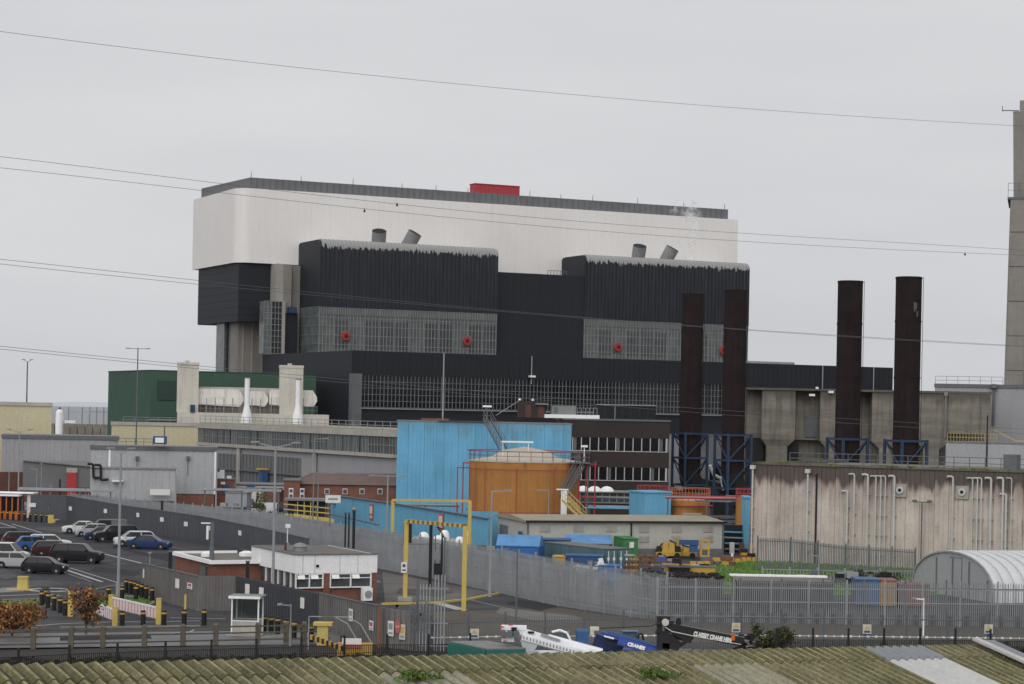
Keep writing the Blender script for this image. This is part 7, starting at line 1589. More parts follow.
# yellow gate and dark cabin by the blue wall end
p = at_far(314, 515, 262); r = thing('dark_cabin', 'dark cabin with a white roof sign at the left end of the blue wall', 'cabin', p); mb = MB(); mb.box(-3.2, 1.3, 0, 3, 0, 3.7); mb.build('body', M['black_plain'], r); mb = MB(); mb.box(-3.6, 1.5, -1, 3, 3.7, 3.95); mb.build('canopy', M['roof_grey'], r); 
for i in range(4): mb = MB(); mb.box(-2 + i * .8, -1.9 + i * .8, -.8, -.7, 0, 3.6); mb.build('post', M['yellow_old'], r)
r = thing('white_roof_sign', 'white sign board on top of the left end of the blue wall', 'sign', at_far(333, 499, 227) + Vector((0, 0, A(333, 499, 227).z))); mb = MB(); mb.box(-.8, .8, 0, .1, -.4, .4); mb.build('board', M['sign_white'], r); mb = MB(); mb.box(-.5, .5, -.02, 0, -.1, .1); mb.build('print', M['galv'], r)
p = at_far(314, 518, 254); r = thing('yellow_gate', 'low yellow and black gate rail in front of the dark cabin', 'gate', p)
for z in (2.1, 2.7, 3.3): mb = MB(); mb.beam((-3.6, 0, z + .3), (1.8, 0, z - .1), .12); mb.build('rail', M['yellow'], r)
mb = MB(); mb.beam((-2.4, -.1, 2.3), (2.4, -.1, 1.7), .4, .4); mb.build('bumper', M['yellow'], r)
for i in range(5): mb = MB(); mb.box(-3.5 + i * 1.2, -3.4 + i * 1.2, -.05, .05, 0, 3.5); mb.build('post', M['galv_dark'], r)
# kiosk, canopy, white panel top left
p = G(-6, 519); f = Fr(p, rz=R_(-4)); Lk = f.at(18.5, 505)[0]; zk_ = EYE + ray(5, 496)[1] * p.y; r = thing('orange_kiosk', 'orange kiosk with dark windows at the left edge beyond the bollards', 'kiosk', p, f.rz)
mb = MB(); mb.box(0, Lk, 0, 2.5, 0, 1.05); mb.build('lower_body', PT_['orange'], r); mb = MB(); mb.box(.05, Lk - .05, .05, 2.45, 1.05, zk_); mb.build('window_band', M['glass_dark'], r)
for i in range(5): mb = MB(); x = i * (Lk - .15) / 4; mb.box(x, x + .15, -.03, .08, 1.05, zk_); mb.build('post', PT_['orange'], r)
mb = MB(); mb.box(-.2, Lk + .1, -.3, 2.8, zk_, zk_ + .18); mb.build('roof', M['white_paint'], r)
p2 = f.W(f.at(22, 505)[0], 1.5); r = thing('white_canopy_frame', 'white framed canopy end panel right of the orange kiosk', 'canopy', p2, f.rz); w_ = .9; mb = MB(); mb.box(.2, .2 + w_, 0, .1, .2, zk_ + .3); mb.build('panel', M['sign_white'], r); mb = MB(); mb.box(-5.4, 1.1, -.5, 2, zk_ + .3, zk_ + .45); mb.build('canopy_roof', M['white_paint'], r); mb = MB(); mb.box(-.5, -.4, 0, .1, 0, zk_ + .3); mb.build('post', M['galv'], r)
q = G(51, 523); r = thing('yellow_hopper', 'yellow fire-hydrant style box at the right end of the far bollard row', 'box', q); mb = MB(); mb.box(-.35, .35, -.3, .3, 0, 1.0); mb.build('box', M['yellow'], r); mb = MB(); mb.box(-.2, .6, -.32, -.28, .1, .45); mb.box(.35, 1.0, -.05, .05, .4, .5); mb.build('bracket', M['yellow_old'], r)
q = G(23, 590); r = thing('yellow_bin', 'old pale yellow grit bin beside the roundabout at the left', 'bin', q); mb = MB(); mb.hexa([(-.45, -.3, 0), (.45, -.3, 0), (.45, .3, 0), (-.45, .3, 0), (-.38, -.25, .95), (.38, -.25, .95), (.38, .25, .95), (-.38, .25, .95)]); mb.build('bin_body', M['yellow_old'], r); mb = MB(); mb.box(-.42, .42, -.3, .3, .95, 1.1); mb.build('lid', M['yellow_old'], r); mb = MB(); mb.box(-1.2, .9, -.5, -.2, 0, .12); mb.build('kerb_block', M['yellow'], r)

# ================================================================== CRANES
def text_mesh(txt, size, m, parent, M4, name='lettering', bold=.02, ext=.01):
    cu = bpy.data.curves.new('t', 'FONT'); cu.body = txt; cu.size = size; cu.extrude = ext; cu.offset = bold; cu.align_x = 'LEFT'; cu.align_y = 'CENTER'; cu.resolution_u = 2
    o = bpy.data.objects.new('t', cu); COL.objects.link(o); dg = bpy.context.evaluated_depsgraph_get(); me = bpy.data.meshes.new_from_object(o.evaluated_get(dg)); bpy.data.objects.remove(o); bpy.data.curves.remove(cu)
    me.name = name; me.materials.clear(); me.materials.append(m); me.transform(M4); return place(name, me, parent)
def boomframe(px0, py0, px1, py1, Y0, Y1):
    p, q = A(px0, py0, Y0), A(px1, py1, Y1); return p, q
def crane(name, label, base_px, base_yb, boom, Yb, body_m, extra=None):
    pass
def lorry(r, o, x0, x1, y, z, m):      # carrier under the boom
    mb = MB(); mb.box(x0, x1, y - 1.2, y + 1.2, .9, 1.5); mb.build('carrier_deck', M[m], r)
    n = int((x1 - x0) / 1.9)
    for i in range(n):
        for s in (-1.25, 1.05): mb = MB(); mb.tube((x0 + 1 + i * 1.9, y + s, .55), (x0 + 1 + i * 1.9, y + s + .25, .55), .55, n=16); mb.build('wheel', M['black'], r, 40)
def boom_seg(r, p, q, w_, h, m, nm='boom_section'):
    mb = MB(); p, q = Vector(p), Vector(q); d = (q - p).normalized(); a = d.cross(Vector((0, 0, 1))).normalized(); b = a.cross(d).normalized(); c = h * .3
    prof = [(-w_ / 2, h / 2), (w_ / 2, h / 2), (w_ / 2, -h / 2 + c), (w_ * .25, -h / 2), (-w_ * .25, -h / 2), (-w_ / 2, -h / 2 + c)]
    mb.loft([[p + a * x + b * y for x, y in prof], [q + a * x + b * y for x, y in prof]]); return mb.build(nm, M[m], r)
# white crane
Yc = 120
def lp(px, py, Y, o): return A(px, py, Y) - o
o = Vector((A(545, 640, Yc).x, Yc, 0)); r = thing('mobile_crane', 'white mobile crane boom pointing down to the right behind the mossy roof', 'crane', o, 0, 'mobile cranes behind the roof')
lorry(r, o, -2, 8, 1.0, 0, 'white_boom')
boom_seg(r, lp(512, 630, Yc, o), lp(600, 655.5, Yc, o), .6, .5, 'white_boom'); boom_seg(r, lp(522, 636.5, Yc - .5, o), lp(590, 656, Yc - .5, o), .3, .45, 'white_boom'); boom_seg(r, lp(548, 637.5, Yc + .3, o), lp(602, 652, Yc + .3, o), .5, .35, 'white_boom')
mb = MB(); a_, b_ = lp(522, 637, Yc - .72, o), lp(575, 652, Yc - .72, o); mb.beam(a_, b_, .05, .3)
n = 16
mb.build('side_plate', M['white_boom'], r); mb = MB()
for i in range(n): c_ = a_.lerp(b_, (i + .5) / n); mb.cbox(c_ + Vector((0, -.06, 0)), (.05, .04, .16))
mb.build('side_slots', M['mullion'], r, kind='stuff')
mb = MB(); mb.cbox(lp(508, 634, Yc, o), (.7, .6, .8)); mb.cbox(lp(514, 627.5, Yc, o), (1.4, .7, .22)); mb.build('boom_head', M['white_boom'], r)
for px in (503, 510, 516): mb = MB(); c_ = lp(px, 634, Yc - .6, o); mb.tube(c_, c_ + Vector((0, .2, 0)), .2, n=14); mb.build('sheave', M['galv_dark'], r, 40)
mb = MB(); c_ = lp(501.5, 633, Yc - .5, o)
for i in range(5): mb.cbox(c_ + Vector((.05 * i, 0, .35 - i * .2)), (.22, .1, .07), 0)
mb.build('hazard_plate', M['sign_red'], r); mb = MB(); mb.cbox(lp(510.5, 625.8, Yc, o), (.25, .2, .15)); mb.build('red_beacon', M['red_paint'], r)
mb = MB(); mb.hexa([lp(x, y, Y, o) for x, y, Y in ((524, 652, 121), (533, 652, 121), (533, 652, 122), (524, 652, 122), (520, 640, 121), (538, 645, 121), (538, 645, 122), (520, 640, 122))]); mb.build('lift_ram_mount', M['white_boom'], r)
mb = MB(); P_ = [lp(x, y, 122, o) for x, y in ((552, 632), (560, 630), (567, 633), (571, 641), (569, 642))]; mb.path(P_, .07, 6); mb.build('cab_frame', M['white_boom'], r); mb = MB(); mb.cbox(lp(560, 637, 122.5, o), (1.1, .9, .6)); mb.build('cab', M['glass_green'], r)
mb = MB(); mb.cbox(lp(531, 632.3, Yc - .4, o), (.35, .2, .1)); mb.cbox(lp(514, 628.5, Yc - .4, o), (.3, .3, .14)); mb.build('boom_fittings', M['black'], r)
mb = MB(); mb.beam(lp(541, 634.5, Yc - .4, o), lp(560, 640.5, Yc - .4, o), .1, .12); mb.build('cable_tray', M['galv'], r)
# blue crane
Yc = 122; o = Vector((A(620, 640, Yc).x, Yc, 0)); r = thing('mobile_crane', 'blue mobile crane with two long blue boom tubes in the middle of the three', 'crane', o, 0, 'mobile cranes behind the roof')
lorry(r, o, -3, 6, 1.2, 0, 'blue_boom')
mb = MB(); mb.box(*(lambda a, b: (a.x, b.x, -.2, 1.6, b.z, a.z))(lp(576.5, 631, Yc, o), lp(588.5, 643, Yc, o))); mb.build('counterweight', M['container_blue'], r)
mb = MB(); mb.cbox(lp(594.5, 628.5, Yc, o), (.5, .4, .18)); mb.cbox(lp(592, 632, Yc, o), (.22, .3, .3)); mb.build('boom_head', M['cream_box'], r)
boom_seg(r, lp(594, 642, Yc + .9, o), lp(622, 650, Yc + .9, o), .8, 1.0, 'panel_navy', 'turret')
boom_seg(r, lp(601, 632.5, Yc, o), lp(664, 649, Yc, o), .25, .17, 'blue_boom'); boom_seg(r, lp(601, 634.6, Yc + .1, o), lp(664, 651, Yc + .1, o), .2, .09, 'blue_low'); boom_seg(r, lp(607, 634, Yc + .5, o), lp(648, 645, Yc + .5, o), .5, .35, 'container_blue')
boom_seg(r, lp(618, 641, Yc - .2, o), lp(664, 654, Yc - .2, o), .5, .4, 'blue_boom'); mb = MB(); mb.beam(lp(604, 636, Yc - .3, o), lp(614, 638.6, Yc - .3, o), .06, .09); mb.build('white_stripe', M['sign_white'], r)
mb = MB(); mb.path([lp(x, y, 123.5, o) for x, y in ((622, 642), (623, 632), (636, 632), (638, 638))], .05, 5); mb.build('cab_frame', M['container_blue'], r); mb = MB(); mb.cbox(lp(630, 636, 124, o), (.9, .9, .6)); mb.build('cab_glass', M['glass_green'], r)
mb = MB(); mb.path([lp(x, y, 123, o) for x, y in ((638, 640), (639, 634), (642, 634), (644, 642))], .06, 5); mb.build('hose_loop', M['black'], r)
mb = MB(); mb.beam(lp(603, 641, Yc, o), lp(618, 645.5, Yc, o), .2, .14); mb.build('dark_ram', M['duct_dark'], r); mb = MB(); mb.path([lp(596, 628.5, Yc, o), lp(652, 626, Yc, o), lp(657, 623.5, Yc, o)], .025, 4); mb.build('wire', M['black'], r)
d0, d1 = lp(627.5, 643.6, Yc - .5, o), lp(652, 650.5, Yc - .5, o); ang = math.atan2(d1.z - d0.z, d1.x - d0.x); text_mesh('CRANES', .27, M['sign_white'], r, Matrix.Translation(d0 + Vector((0, -.15, 0))) @ Matrix.Rotation(-ang, 4, 'Y') @ Matrix.Rotation(R_(90), 4, 'X'))
# black crane
Yc = 121; o = Vector((A(700, 640, Yc).x, Yc, 0)); r = thing('mobile_crane', 'black mobile crane boom with white lettering and an orange patch', 'crane', o, 0, 'mobile cranes behind the roof')
lorry(r, o, -2.5, 6, 1.5, 0, 'black_gloss')
boom_seg(r, lp(667, 627, Yc, o), lp(752, 643.5, Yc, o), .5, .52, 'black_gloss'); boom_seg(r, lp(672, 632, Yc, o), lp(692, 638, Yc, o), .4, .6, 'black_gloss')
mb = MB(); mb.cbox(lp(664, 617.5, Yc, o), (.65, .6, .2)); mb.cbox(lp(659.5, 623, Yc, o), (.3, .5, .8)); mb.cbox(lp(663, 640, Yc, o), (.7, .6, 1.1)); mb.cbox(lp(669, 625, Yc + .2, o), (.5, .4, .5)); mb.build('boom_head', M['black_gloss'], r)
mb = MB(); c_ = lp(665.5, 622.5, Yc - .5, o); mb.tube(c_, c_ + Vector((0, .35, 0)), .2, n=16); mb.build('winch_drum', M['cream_box'], r, 40); mb = MB(); c_ = lp(660, 624, Yc - .6, o); mb.tube(c_ - Vector((.2, 0, 0)), c_, .12, n=10); mb.tube(lp(659, 632, Yc - .4, o) - Vector((.2, 0, 0)), lp(659, 632, Yc - .4, o), .12, n=10); mb.build('sheave', M['black'], r)
mb = MB(); c_ = lp(678.5, 621.5, Yc, o); mb.loft([[(c_.x + .17 * math.cos(t), y, c_.z + .24 * math.sin(t)) for t in [2 * math.pi * j / 12 for j in range(12)]] for y in (-.1, .1)]); mb.build('hook_block', M['black_gloss'], r, 40)
mb = MB(); mb.beam(lp(677, 647, Yc, o), lp(693, 637, Yc, o), .2, .2); mb.beam(lp(666, 636, Yc, o), lp(679, 646, Yc, o), .5, .5); mb.beam(lp(662, 645, Yc, o), lp(679, 647, Yc, o), .6, .3); mb.build('lift_ram', M['black_gloss'], r)
mb = MB(); mb.path([lp(665, 627, Yc - .4, o), lp(672, 631.5, Yc - .4, o), lp(684, 634, Yc - .4, o), lp(700, 637.5, Yc - .4, o), lp(741, 644.5, Yc - .4, o)], .03, 5); mb.build('rope', M['cream_box'], r)
mb = MB(); mb.cbox(lp(733, 637, Yc - .3, o), (.2, .3, .36)); mb.build('orange_patch', PT_['orange'], r)
mb = MB()
rnd = random.Random(3)
for i in range(26): mb.cbox(lp(rnd.uniform(740, 756), rnd.uniform(635, 650), Yc - .2, o), (rnd.uniform(.06, .3), .2, rnd.uniform(.05, .25)), rnd.random())
mb.build('hook_tackle', M['duct_dark'], r, kind='stuff')
mb = MB()
for i in range(10): mb.cbox(lp(rnd.uniform(744, 756), rnd.uniform(636, 649), Yc - .4, o), (.12, .1, .07), rnd.random())
mb.build('tackle_fittings', M['mullion'], r, kind='stuff')
d0, d1 = lp(693, 633.0, Yc, o), lp(731, 640.2, Yc, o); ang = math.atan2(d1.z - d0.z, d1.x - d0.x)
tm = text_mesh('CLASSEY CRANE HIRE', .27, M['sign_white'], r, Matrix.Identity(4)); wd = max(v.co.x for v in tm.data.vertices); k = (d1 - d0).length / wd
tm.data.transform(Matrix.Translation(d0 + Vector((0, -.42, 0))) @ Matrix.Rotation(-ang, 4, 'Y') @ Matrix.Rotation(R_(90), 4, 'X') @ Matrix.Diagonal((k, 1.25, 1, 1)))
# teal container behind the roof
p0, p1 = A(450, 640, 124), A(491, 650, 112); z = p0.z; o = Vector((p0.x, 124, 0)); r = thing('teal_container', 'dark teal container with a pale weathered roof in front of the white crane', 'container', o)
w0 = A(449, 642, 122); w1 = A(490, 648, 113); zt = 1.0
zt = EYE + ray(450, 641)[1] * 122; c1_ = Vector((A(450, 641, 122).x, 122, 0)); Y2 = (zt - EYE) / ray(487, 648.5)[1]; c2_ = Vector((A(487, 648.5, Y2).x, Y2, 0)); Y3 = (zt - EYE) / ray(526, 648)[1]; c3_ = Vector((A(526, 648, Y3).x, Y3, 0)); c4_ = c1_ + (c3_ - c2_)
r.location = c1_; mb = MB(); P4 = [c1_, c2_, c3_, c4_]; mb.hexa([(p - c1_) + Vector((0, 0, .1)) for p in P4] + [(p - c1_) + Vector((0, 0, zt - .06)) for p in P4]); mb.build('body', M['teal'], r); mb = MB(); mb.hexa([(p - c1_) + Vector((0, 0, zt - .06)) for p in P4] + [(p - c1_) + Vector((0, 0, zt)) for p in P4]); mb.build('roof', M['roof_grey'], r)
mb = MB(); d = c2_ - c1_
for i in range(18): mb.beam(d * (i / 18) + Vector((-.05, -.05, .2)), d * (i / 18) + Vector((-.05, -.05, zt - .1)), .12)
mb.build('rib', M['teal'], r, kind='stuff')
r.location.z = 0

# ================================================================== FOREGROUND ROOF
E = Vector((2983, 2150, -122)).normalized(); D = Vector((1524, -2150, -632)).normalized(); Nn = E.cross(D).normalized()
if Nn.z < 0: Nn = -Nn
P0 = A(100, 665.5, 20.0)
def t_at(px, py):                                       # parameter along the ridge seen at a pixel column
    X, _ = ray(px, py); return (X * P0.y - P0.x) / (E.x - X * E.y)
t0, t1 = t_at(-60, 670), t_at(976, 647.5); CW_ = .146; NC = 7; SW = CW_ * NC; nsh = int(math.ceil((t1 - t0) / SW)); t0 = t1 - nsh * SW
print('roof', t0, t1, nsh, P0)
RF = thing('barn', 'building whose mossy corrugated roof fills the bottom edge of the photo', 'building', P0)
def sheetmesh(name, length, m, seg=5, thick=.014, amp=.025):
    mb = MB(); nx = NC * 8; vs = []; top = []
    for j in range(seg + 1):
        for i in range(nx + 1):
            u = i / 8 * CW_; h = amp * math.cos(2 * math.pi * i / 8); top.append(E * u + D * (length * j / seg) + Nn * h)
    n = nx + 1; mb._add(top, [(j * n + i, j * n + i + 1, (j + 1) * n + i + 1, (j + 1) * n + i) for j in range(seg) for i in range(nx)])
    if isinstance(m, list): mb.mi = [1 if (q % nx) % 8 in (0, 7) else 2 if (q % nx) % 8 in (3, 4) else 0 for q in range(seg * nx)]  # pale crest and dark valley faces put corrugation shading into the colour
    lip0 = [top[i] for i in range(n)]; lip1 = [p - Nn * thick for p in lip0]; mb._add(lip0 + lip1, [(i, i + 1, n + i + 1, n + i) for i in range(n - 1)])
    l0 = [top[seg * n + i] for i in range(n)]; l1 = [p - Nn * thick * 1.6 for p in l0]; mb._add(l0 + l1, [(i, i + 1, n + i + 1, n + i) for i in range(n - 1)])
    return mb.mesh(name, m, 60)
rows = [(0, .42, .016), (.36, 1.6, .006), (1.85, 1.6, 0), (3.3, 1.6, -.012), (4.75, 1.6, -.024)]
bank = {}
def sm_(l, k):
    if (l, k) not in bank: bank[(l, k)] = sheetmesh('roof_sheet', l, [M[k], M['sheet_crest_lit'], M['sheet_valley_shade']] if k.startswith('moss') or k.startswith('bare') else M[k], 3 if l < 1 else 6)
    return bank[(l, k)]
def project(p):
    dx = p.x / p.y * F; h = (p.z - EYE) / p.y * F; dy = HZ - h; return 512 + dx * cT - dy * sT, 342 + dx * sT + dy * cT
rnd = random.Random(17)
for ri, (d0, ln, lift) in enumerate(rows):
    for i in range(nsh):
        b = P0 + E * (t0 + i * SW) + D * d0 + Nn * (lift + rnd.uniform(-.004, .004)); c = b + E * SW / 2 + D * .5
        px, py = project(b + E * SW / 2 + D * .05); k = 'moss_sheet' if rnd.random() < .8 else 'moss_sheet_dry'; top_ = project(b + E * SW / 2)
        if ri == 1:
            for lo, hi, kk in ((205, 222, 'bare_sheet'), (288, 320, 'bare_sheet'), (405, 425, 'bare_sheet'), (612, 640, 'bare_sheet'), (700, 730, 'bare_sheet'), (790, 812, 'bare_sheet')):
                if lo <= px <= hi: k = kk
            if 868 < px < 889: k = 'steel_sheet'
            elif 889 <= px < 925: k = 'new_sheet'
        if ri == 0 and 888 < px < 903: k = 'steel_sheet'
        if ri == 2 and 918 < px < 946: k = 'steel_sheet'
        if ri == 2 and 946 <= px < 990: k = 'new_sheet'
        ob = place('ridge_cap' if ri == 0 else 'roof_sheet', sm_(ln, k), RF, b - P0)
# ridge roll closing the top edge, other slope, verge and walls
D2 = Vector((-D.x, -D.y, D.z)).normalized()
mb = MB(); n = nsh * NC * 6
a = [P0 + E * (t0 + i / 6 * CW_) + Nn * (.014 + .034 * math.cos(2 * math.pi * i / 6)) - P0 for i in range(n + 1)]; b = [p + D2 * 5.5 for p in a]
mb._add(a + b, [(i, n + 1 + i, n + 2 + i, i + 1) for i in range(n)]); mb.build('far_slope', M['moss_sheet'], RF, 60)
mb = MB(); e1 = E * (t1) + Nn * .07
def slab(p, q, w_, t, mm, nm):
    mb = MB(); mb.hexa([p, q, q + w_, p + w_, p + t, q + t, q + w_ + t, p + w_ + t]); return mb.build(nm, M[mm], RF)
slab(e1, e1 + D * 6.3, E * .3, Nn * .02, 'steel_sheet', 'verge_flashing'); slab(e1 - E * .10 + Nn * .02, e1 - E * .10 + D * 6.3 + Nn * .02, E * .12, Nn * .03, 'new_sheet', 'verge_bead')
zb0 = -P0.z
pa, pb = E * t0, E * (t1 + .3); eD = D * 6.0; eU = D2 * 5.3
mb = MB()
c = [pa + eD, pb + eD, pb + eU, pa + eU]; dn = Vector((0, 0, -.25))
bot = [Vector((p.x, p.y, zb0)) for p in c]; tp = [p + dn for p in c]
mb._add(bot + tp + [pa + dn, pb + dn], [(0, 1, 5, 4), (2, 3, 7, 6), (1, 2, 6, 9, 5), (3, 0, 4, 8, 7)]); mb.build('walls', M['brick_dark'], RF)
# bright moss cushions
for px, py, w_, lab in ((415, 681, .2, 'bright green moss cushion on the corrugated roof, left one'), (656, 678, .24, 'bright green moss cushion on the corrugated roof, right one')):
    X, kk = ray(px, py); nrm = Nn; s_ = nrm.dot(P0 - Vector((0, 0, EYE))) / nrm.dot(Vector((X, 1, kk))); c = Vector((X * s_, s_, EYE + kk * s_)); mb = MB(); rnd = random.Random(int(px))
    for i in range(500):
        a1 = rnd.uniform(0, 6.28); rr1 = w_ * rnd.random() ** .8 * (1 + .5 * math.sin(3 * a1) + .3 * math.sin(5 * a1 + 1)); p = c + E * rr1 * math.cos(a1) + D * rr1 * .6 * math.sin(a1) + Nn * (.035 + .03 * rnd.random()); u = Vector((rnd.gauss(0, 1), rnd.gauss(0, 1), rnd.gauss(0, .5))).normalized() * .018; v = Vector((rnd.gauss(0, 1), rnd.gauss(0, 1), 1)).normalized() * .03
        mb.poly([p - u, p + u, p + v])
    o_ = mb.build('moss_cushion', M['moss']); tag(o_, lab, 'moss', kind='stuff')

# ================================================================== OVERHEAD LINES
def cable(name, label, pts, r_=.05, m='galv_dark'):
    P = [A(x, y, Y) for x, y, Y in pts]; mb = MB(); N_ = 14; Q = []
    for (a, b) in zip(P, P[1:]):
        for i in range(N_): Q.append(a.lerp(b, i / N_))
    Q.append(P[-1]); 
    # smooth with a quadratic sag already contained in the measured points
    mb.path(Q, r_, 4); o_ = mb.build(name, M[m]); tag(o_, label, 'cable', 'overhead line conductors'); return o_
def curve(pts, Ya, Yb, n=16):
    xs = [p[0] for p in pts]; out = []
    for i in range(n + 1):
        x = xs[0] + (xs[-1] - xs[0]) * i / n
        y = sum(py * math.prod((x - xs[j]) / (xs[k] - xs[j]) for j in range(len(pts)) if j != k) for k, (px, py) in enumerate(pts)); out.append((x, y, Ya + (Yb - Ya) * i / n))
    return out
cable('overhead_cable', 'topmost single conductor crossing the empty sky', curve([(-40, 26), (500, 88), (1040, 127)], 150, 230), .016)
cable('overhead_cable', 'upper conductor of the pair crossing the white building', curve([(-40, 152), (180, 178.5), (480, 212.5), (770, 235), (1040, 251.5)], 150, 230), .016)
cable('overhead_cable', 'lower conductor of the pair crossing the white building', curve([(-40, 163.5), (180, 188), (480, 220.5), (770, 243), (1040, 256)], 152, 232), .016)
cable('overhead_cable', 'upper conductor crossing the black blocks', curve([(-40, 255), (180, 278.5), (480, 308.5), (770, 331), (1040, 347)], 150, 230), .016)
cable('overhead_cable', 'lower conductor crossing the black blocks', curve([(-40, 259.5), (180, 282.5), (480, 309.8), (770, 331.8), (1040, 347.5)], 152, 232), .016)
cable('overhead_cable', 'upper conductor of the lowest pair, passing the cream towers', curve([(-40, 342), (200, 366), (600, 401), (1040, 430)], 150, 230), .016)
cable('overhead_cable', 'lower conductor of the lowest pair, passing the cream towers', curve([(-40, 345), (200, 369), (600, 405), (1040, 434.5)], 152, 232), .016)
for px, py, Y in ((397, 204.5, 183), (364.5, 210.5, 183), (965, 254, 226)):
    p = A(px, py, Y); r = thing('line_spacer', 'small dark fitting on the overhead line ' + ('above the left black block, right one' if px == 397 else 'above the left black block, left one' if px < 380 else 'in the sky near the right edge'), 'line fitting', p); mb = MB(); mb.tube((-.08, 0, -.06), (.08, 0, -.06), .09, n=8); mb.build('weight', M['black'], r); mb = MB(); mb.box(-.05, .05, -.05, .05, 0, .15); mb.build('clamp', M['galv_dark'], r)

# ================================================================== SMALL YARD CLUTTER
def crate_pile(px, yb, w_, h, n, mats, label, name='crate_pile', cat='crates', seed=1, Y=None):
    p = G(px, yb) if Y is None else Vector((A(px, yb, Y).x, Y, 0)); r = thing(name, label, cat, p, .2); rnd = random.Random(seed)
    for i in range(n):
        mb = MB(); s_ = rnd.uniform(.3, .8); x = rnd.uniform(-w_ / 2, w_ / 2); y = rnd.uniform(-.6, .6); lv = rnd.choice((0, 0, .5, 1)) * h * .6
        mb.cbox((x, y, s_ * .35 + lv), (s_ * 1.3, s_, s_ * .7), rnd.uniform(-.3, .3)); mb.build('crate', M[rnd.choice(mats)], r)
        if lv > 0: mb = MB(); mb.cbox((x, y, lv / 2), (s_ * 1.1, s_ * .8, lv), 0); mb.build('crate', M[rnd.choice(mats)], r)
    return r
GREYS = ('galv', 'galv_dark', 'duct_dark', 'fascia', 'rust')
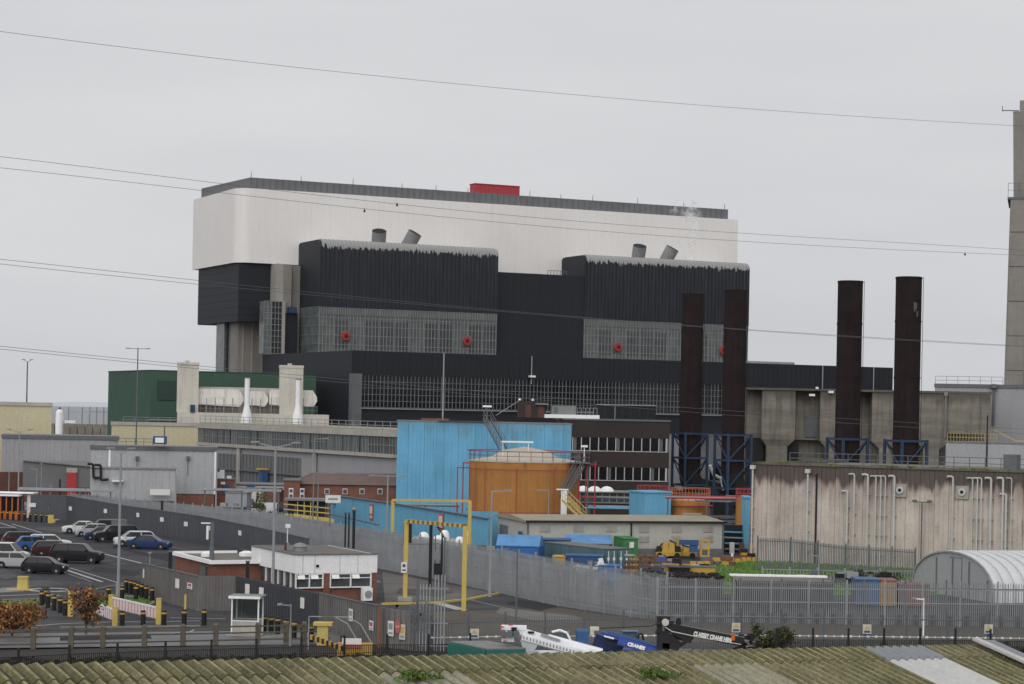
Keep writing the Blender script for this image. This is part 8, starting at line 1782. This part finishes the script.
for i, (px, yb, w_, h, n, mats, lab, Y) in enumerate((
    (505, 565, 4, 1.5, 9, ('blue_skip', 'galv', 'galv_dark'), 'low pile of blue and grey crates left of the tarpaulin shelter', 205),
    (545, 572, 4, 1.6, 10, GREYS, 'grey crates and scrap below the dark blue container', 196),
    (560, 560, 3, 2.0, 7, ('duct_dark', 'galv', 'rust'), 'dark crates between the blue container and the pale-roofed store', 212),
    (590, 566, 5, 1.4, 12, ('galv_dark', 'container_teal', 'fascia'), 'flat grey crates left of the door-end container', 200),
    (632, 565, 3, 1.6, 9, ('rust', 'signal_yellow', 'galv_dark'), 'rusty crates behind the stillage stack', 205),
    (660, 561, 3, 1.0, 8, ('galv', 'rust', 'blue_skip'), 'mixed crates beside the yellow compressor', 212),
    (690, 562, 4, .9, 10, ('signal_yellow', 'duct_dark', 'galv'), 'yellow and dark parts lying before the mast lift', 210),
    (720, 559, 3, .9, 7, ('rust', 'galv_dark', 'signal_yellow'), 'rusty parts by the right corner of the warehouse', 216),
    (744, 556, 2.4, 1.4, 9, ('signal_yellow', 'rust', 'duct_dark'), 'yellow and rusty drums by the left end of the stained wall', 224),
    (228, 505, 5, 3.4, 14, GREYS, 'grey plant and boxes below the brick hut', 280),
    (205, 503, 5, 2.6, 12, ('brick_dark', 'galv_dark', 'rust'), 'reddish scrap heap beyond the fence under the grey warehouse', 280),
    (292, 508, 4, 2.8, 14, ('container_blue', 'galv', 'white_paint'), 'blue and grey crates beside the dark cabin', 266),
    (341, 536, 3, 1.3, 7, ('rust', 'fascia', 'galv'), 'tan boards and crates at the foot of the blue wall', 236),
    (366, 539, 3, 1.3, 7, ('fascia', 'galv', 'rust'), 'pale boards leaning by the notice on the blue wall', 232),
    (478, 545, 4, 1.8, 9, ('galv_dark', 'brick_dark', 'galv'), 'dark plant items behind the fence right of the yellow frames', 216),
    (505, 548, 3, 1.6, 8, ('container_blue', 'galv', 'duct_dark'), 'blue boxes at the warehouse door', 214),
    (30, 486, 7, 1.8, 14, ('galv_dark', 'signal_yellow', 'duct_dark', 'galv'), 'dark plant and yellow box before the far left warehouse', 300),
    (100, 492, 6, 1.2, 12, ('galv', 'white_paint', 'brick_dark'), 'white and grey boxes below the pale annex', 276),
    (800, 583, 7, .9, 14, ('galv', 'galv_dark', 'fascia'), 'grey boxes along the foot of the stained wall', 196),
    (880, 584, 8, 1.2, 22, ('galv', 'galv_dark', 'duct_dark'), 'grey pipework and valves in front of the stained wall by the tunnel', 194))):
    crate_pile(px, yb, w_, h, n, mats, lab, seed=i + 3, Y=Y)
# pipe racks
def pipe_rack(px, py, Y, L_, z, label, m='blue_low', n=3, rz=0.):
    p = A(px, py, Y); z = p.z; r = thing('pipe_rack', label, 'pipe rack', (p.x, Y, 0), rz)
    for i in range(max(2, int(L_ / 3))): mb = MB(); x = i * L_ / max(1, int(L_ / 3) - 1 or 1); mb.box(x - .08, x + .08, -.1, .1, 0, z); mb.build('post', M['galv_dark'], r)
    for i in range(n): mb = MB(); mb.tube((-.3, -.1 + i * .25, z - .1 + .12 * i), (L_ + .3, -.1 + i * .25, z - .1 + .12 * i), .1, n=6); mb.build('pipe', M[m if i % 2 == 0 else 'galv'], r)
    return r
pipe_rack(588, 507, 262, 8, 0, 'pale blue pipe run on posts before the low dark annex', n=3)
pipe_rack(590, 497, 272, 7, 0, 'grey handrail-height pipe run above the blue pipes', 'galv_dark', 2)
pipe_rack(668, 497, 250, 9, 0, 'red pipe run between the small tanks and the trestles', 'red_pipe', 3)
pipe_rack(205, 489, 262, 9, 0, 'grey pipe run beyond the fence left of the brick hut', 'galv', 2)
pipe_rack(330, 503, 270, 16, 0, 'thin grey pipe run behind the top of the blue wall', 'galv_dark', 2)
pipe_rack(20, 489, 285, 12, 0, 'grey pipe rack over the far end of the car park wall', 'galv', 3)
# haze: one closed box round everything
mb = MB(); mb.box(-16500, 16500, -230, 16500, -1, 82); hz = mb.build('haze', []); hz['kind'] = 'stuff'; hz['label'] = 'thin pale haze over the whole site'; hz['category'] = 'haze'
m = bpy.data.materials.new('haze'); m.use_nodes = True; nt = m.node_tree; nt.nodes.clear(); ou = nt.nodes.new('ShaderNodeOutputMaterial'); pv = nt.nodes.new('ShaderNodeVolumePrincipled'); pv.inputs['Color'].default_value = (.93, .95, 1, 1); pv.inputs['Density'].default_value = 2.0e-5; nt.links.new(pv.outputs[0], ou.inputs['Volume']); hz.data.materials.append(m)
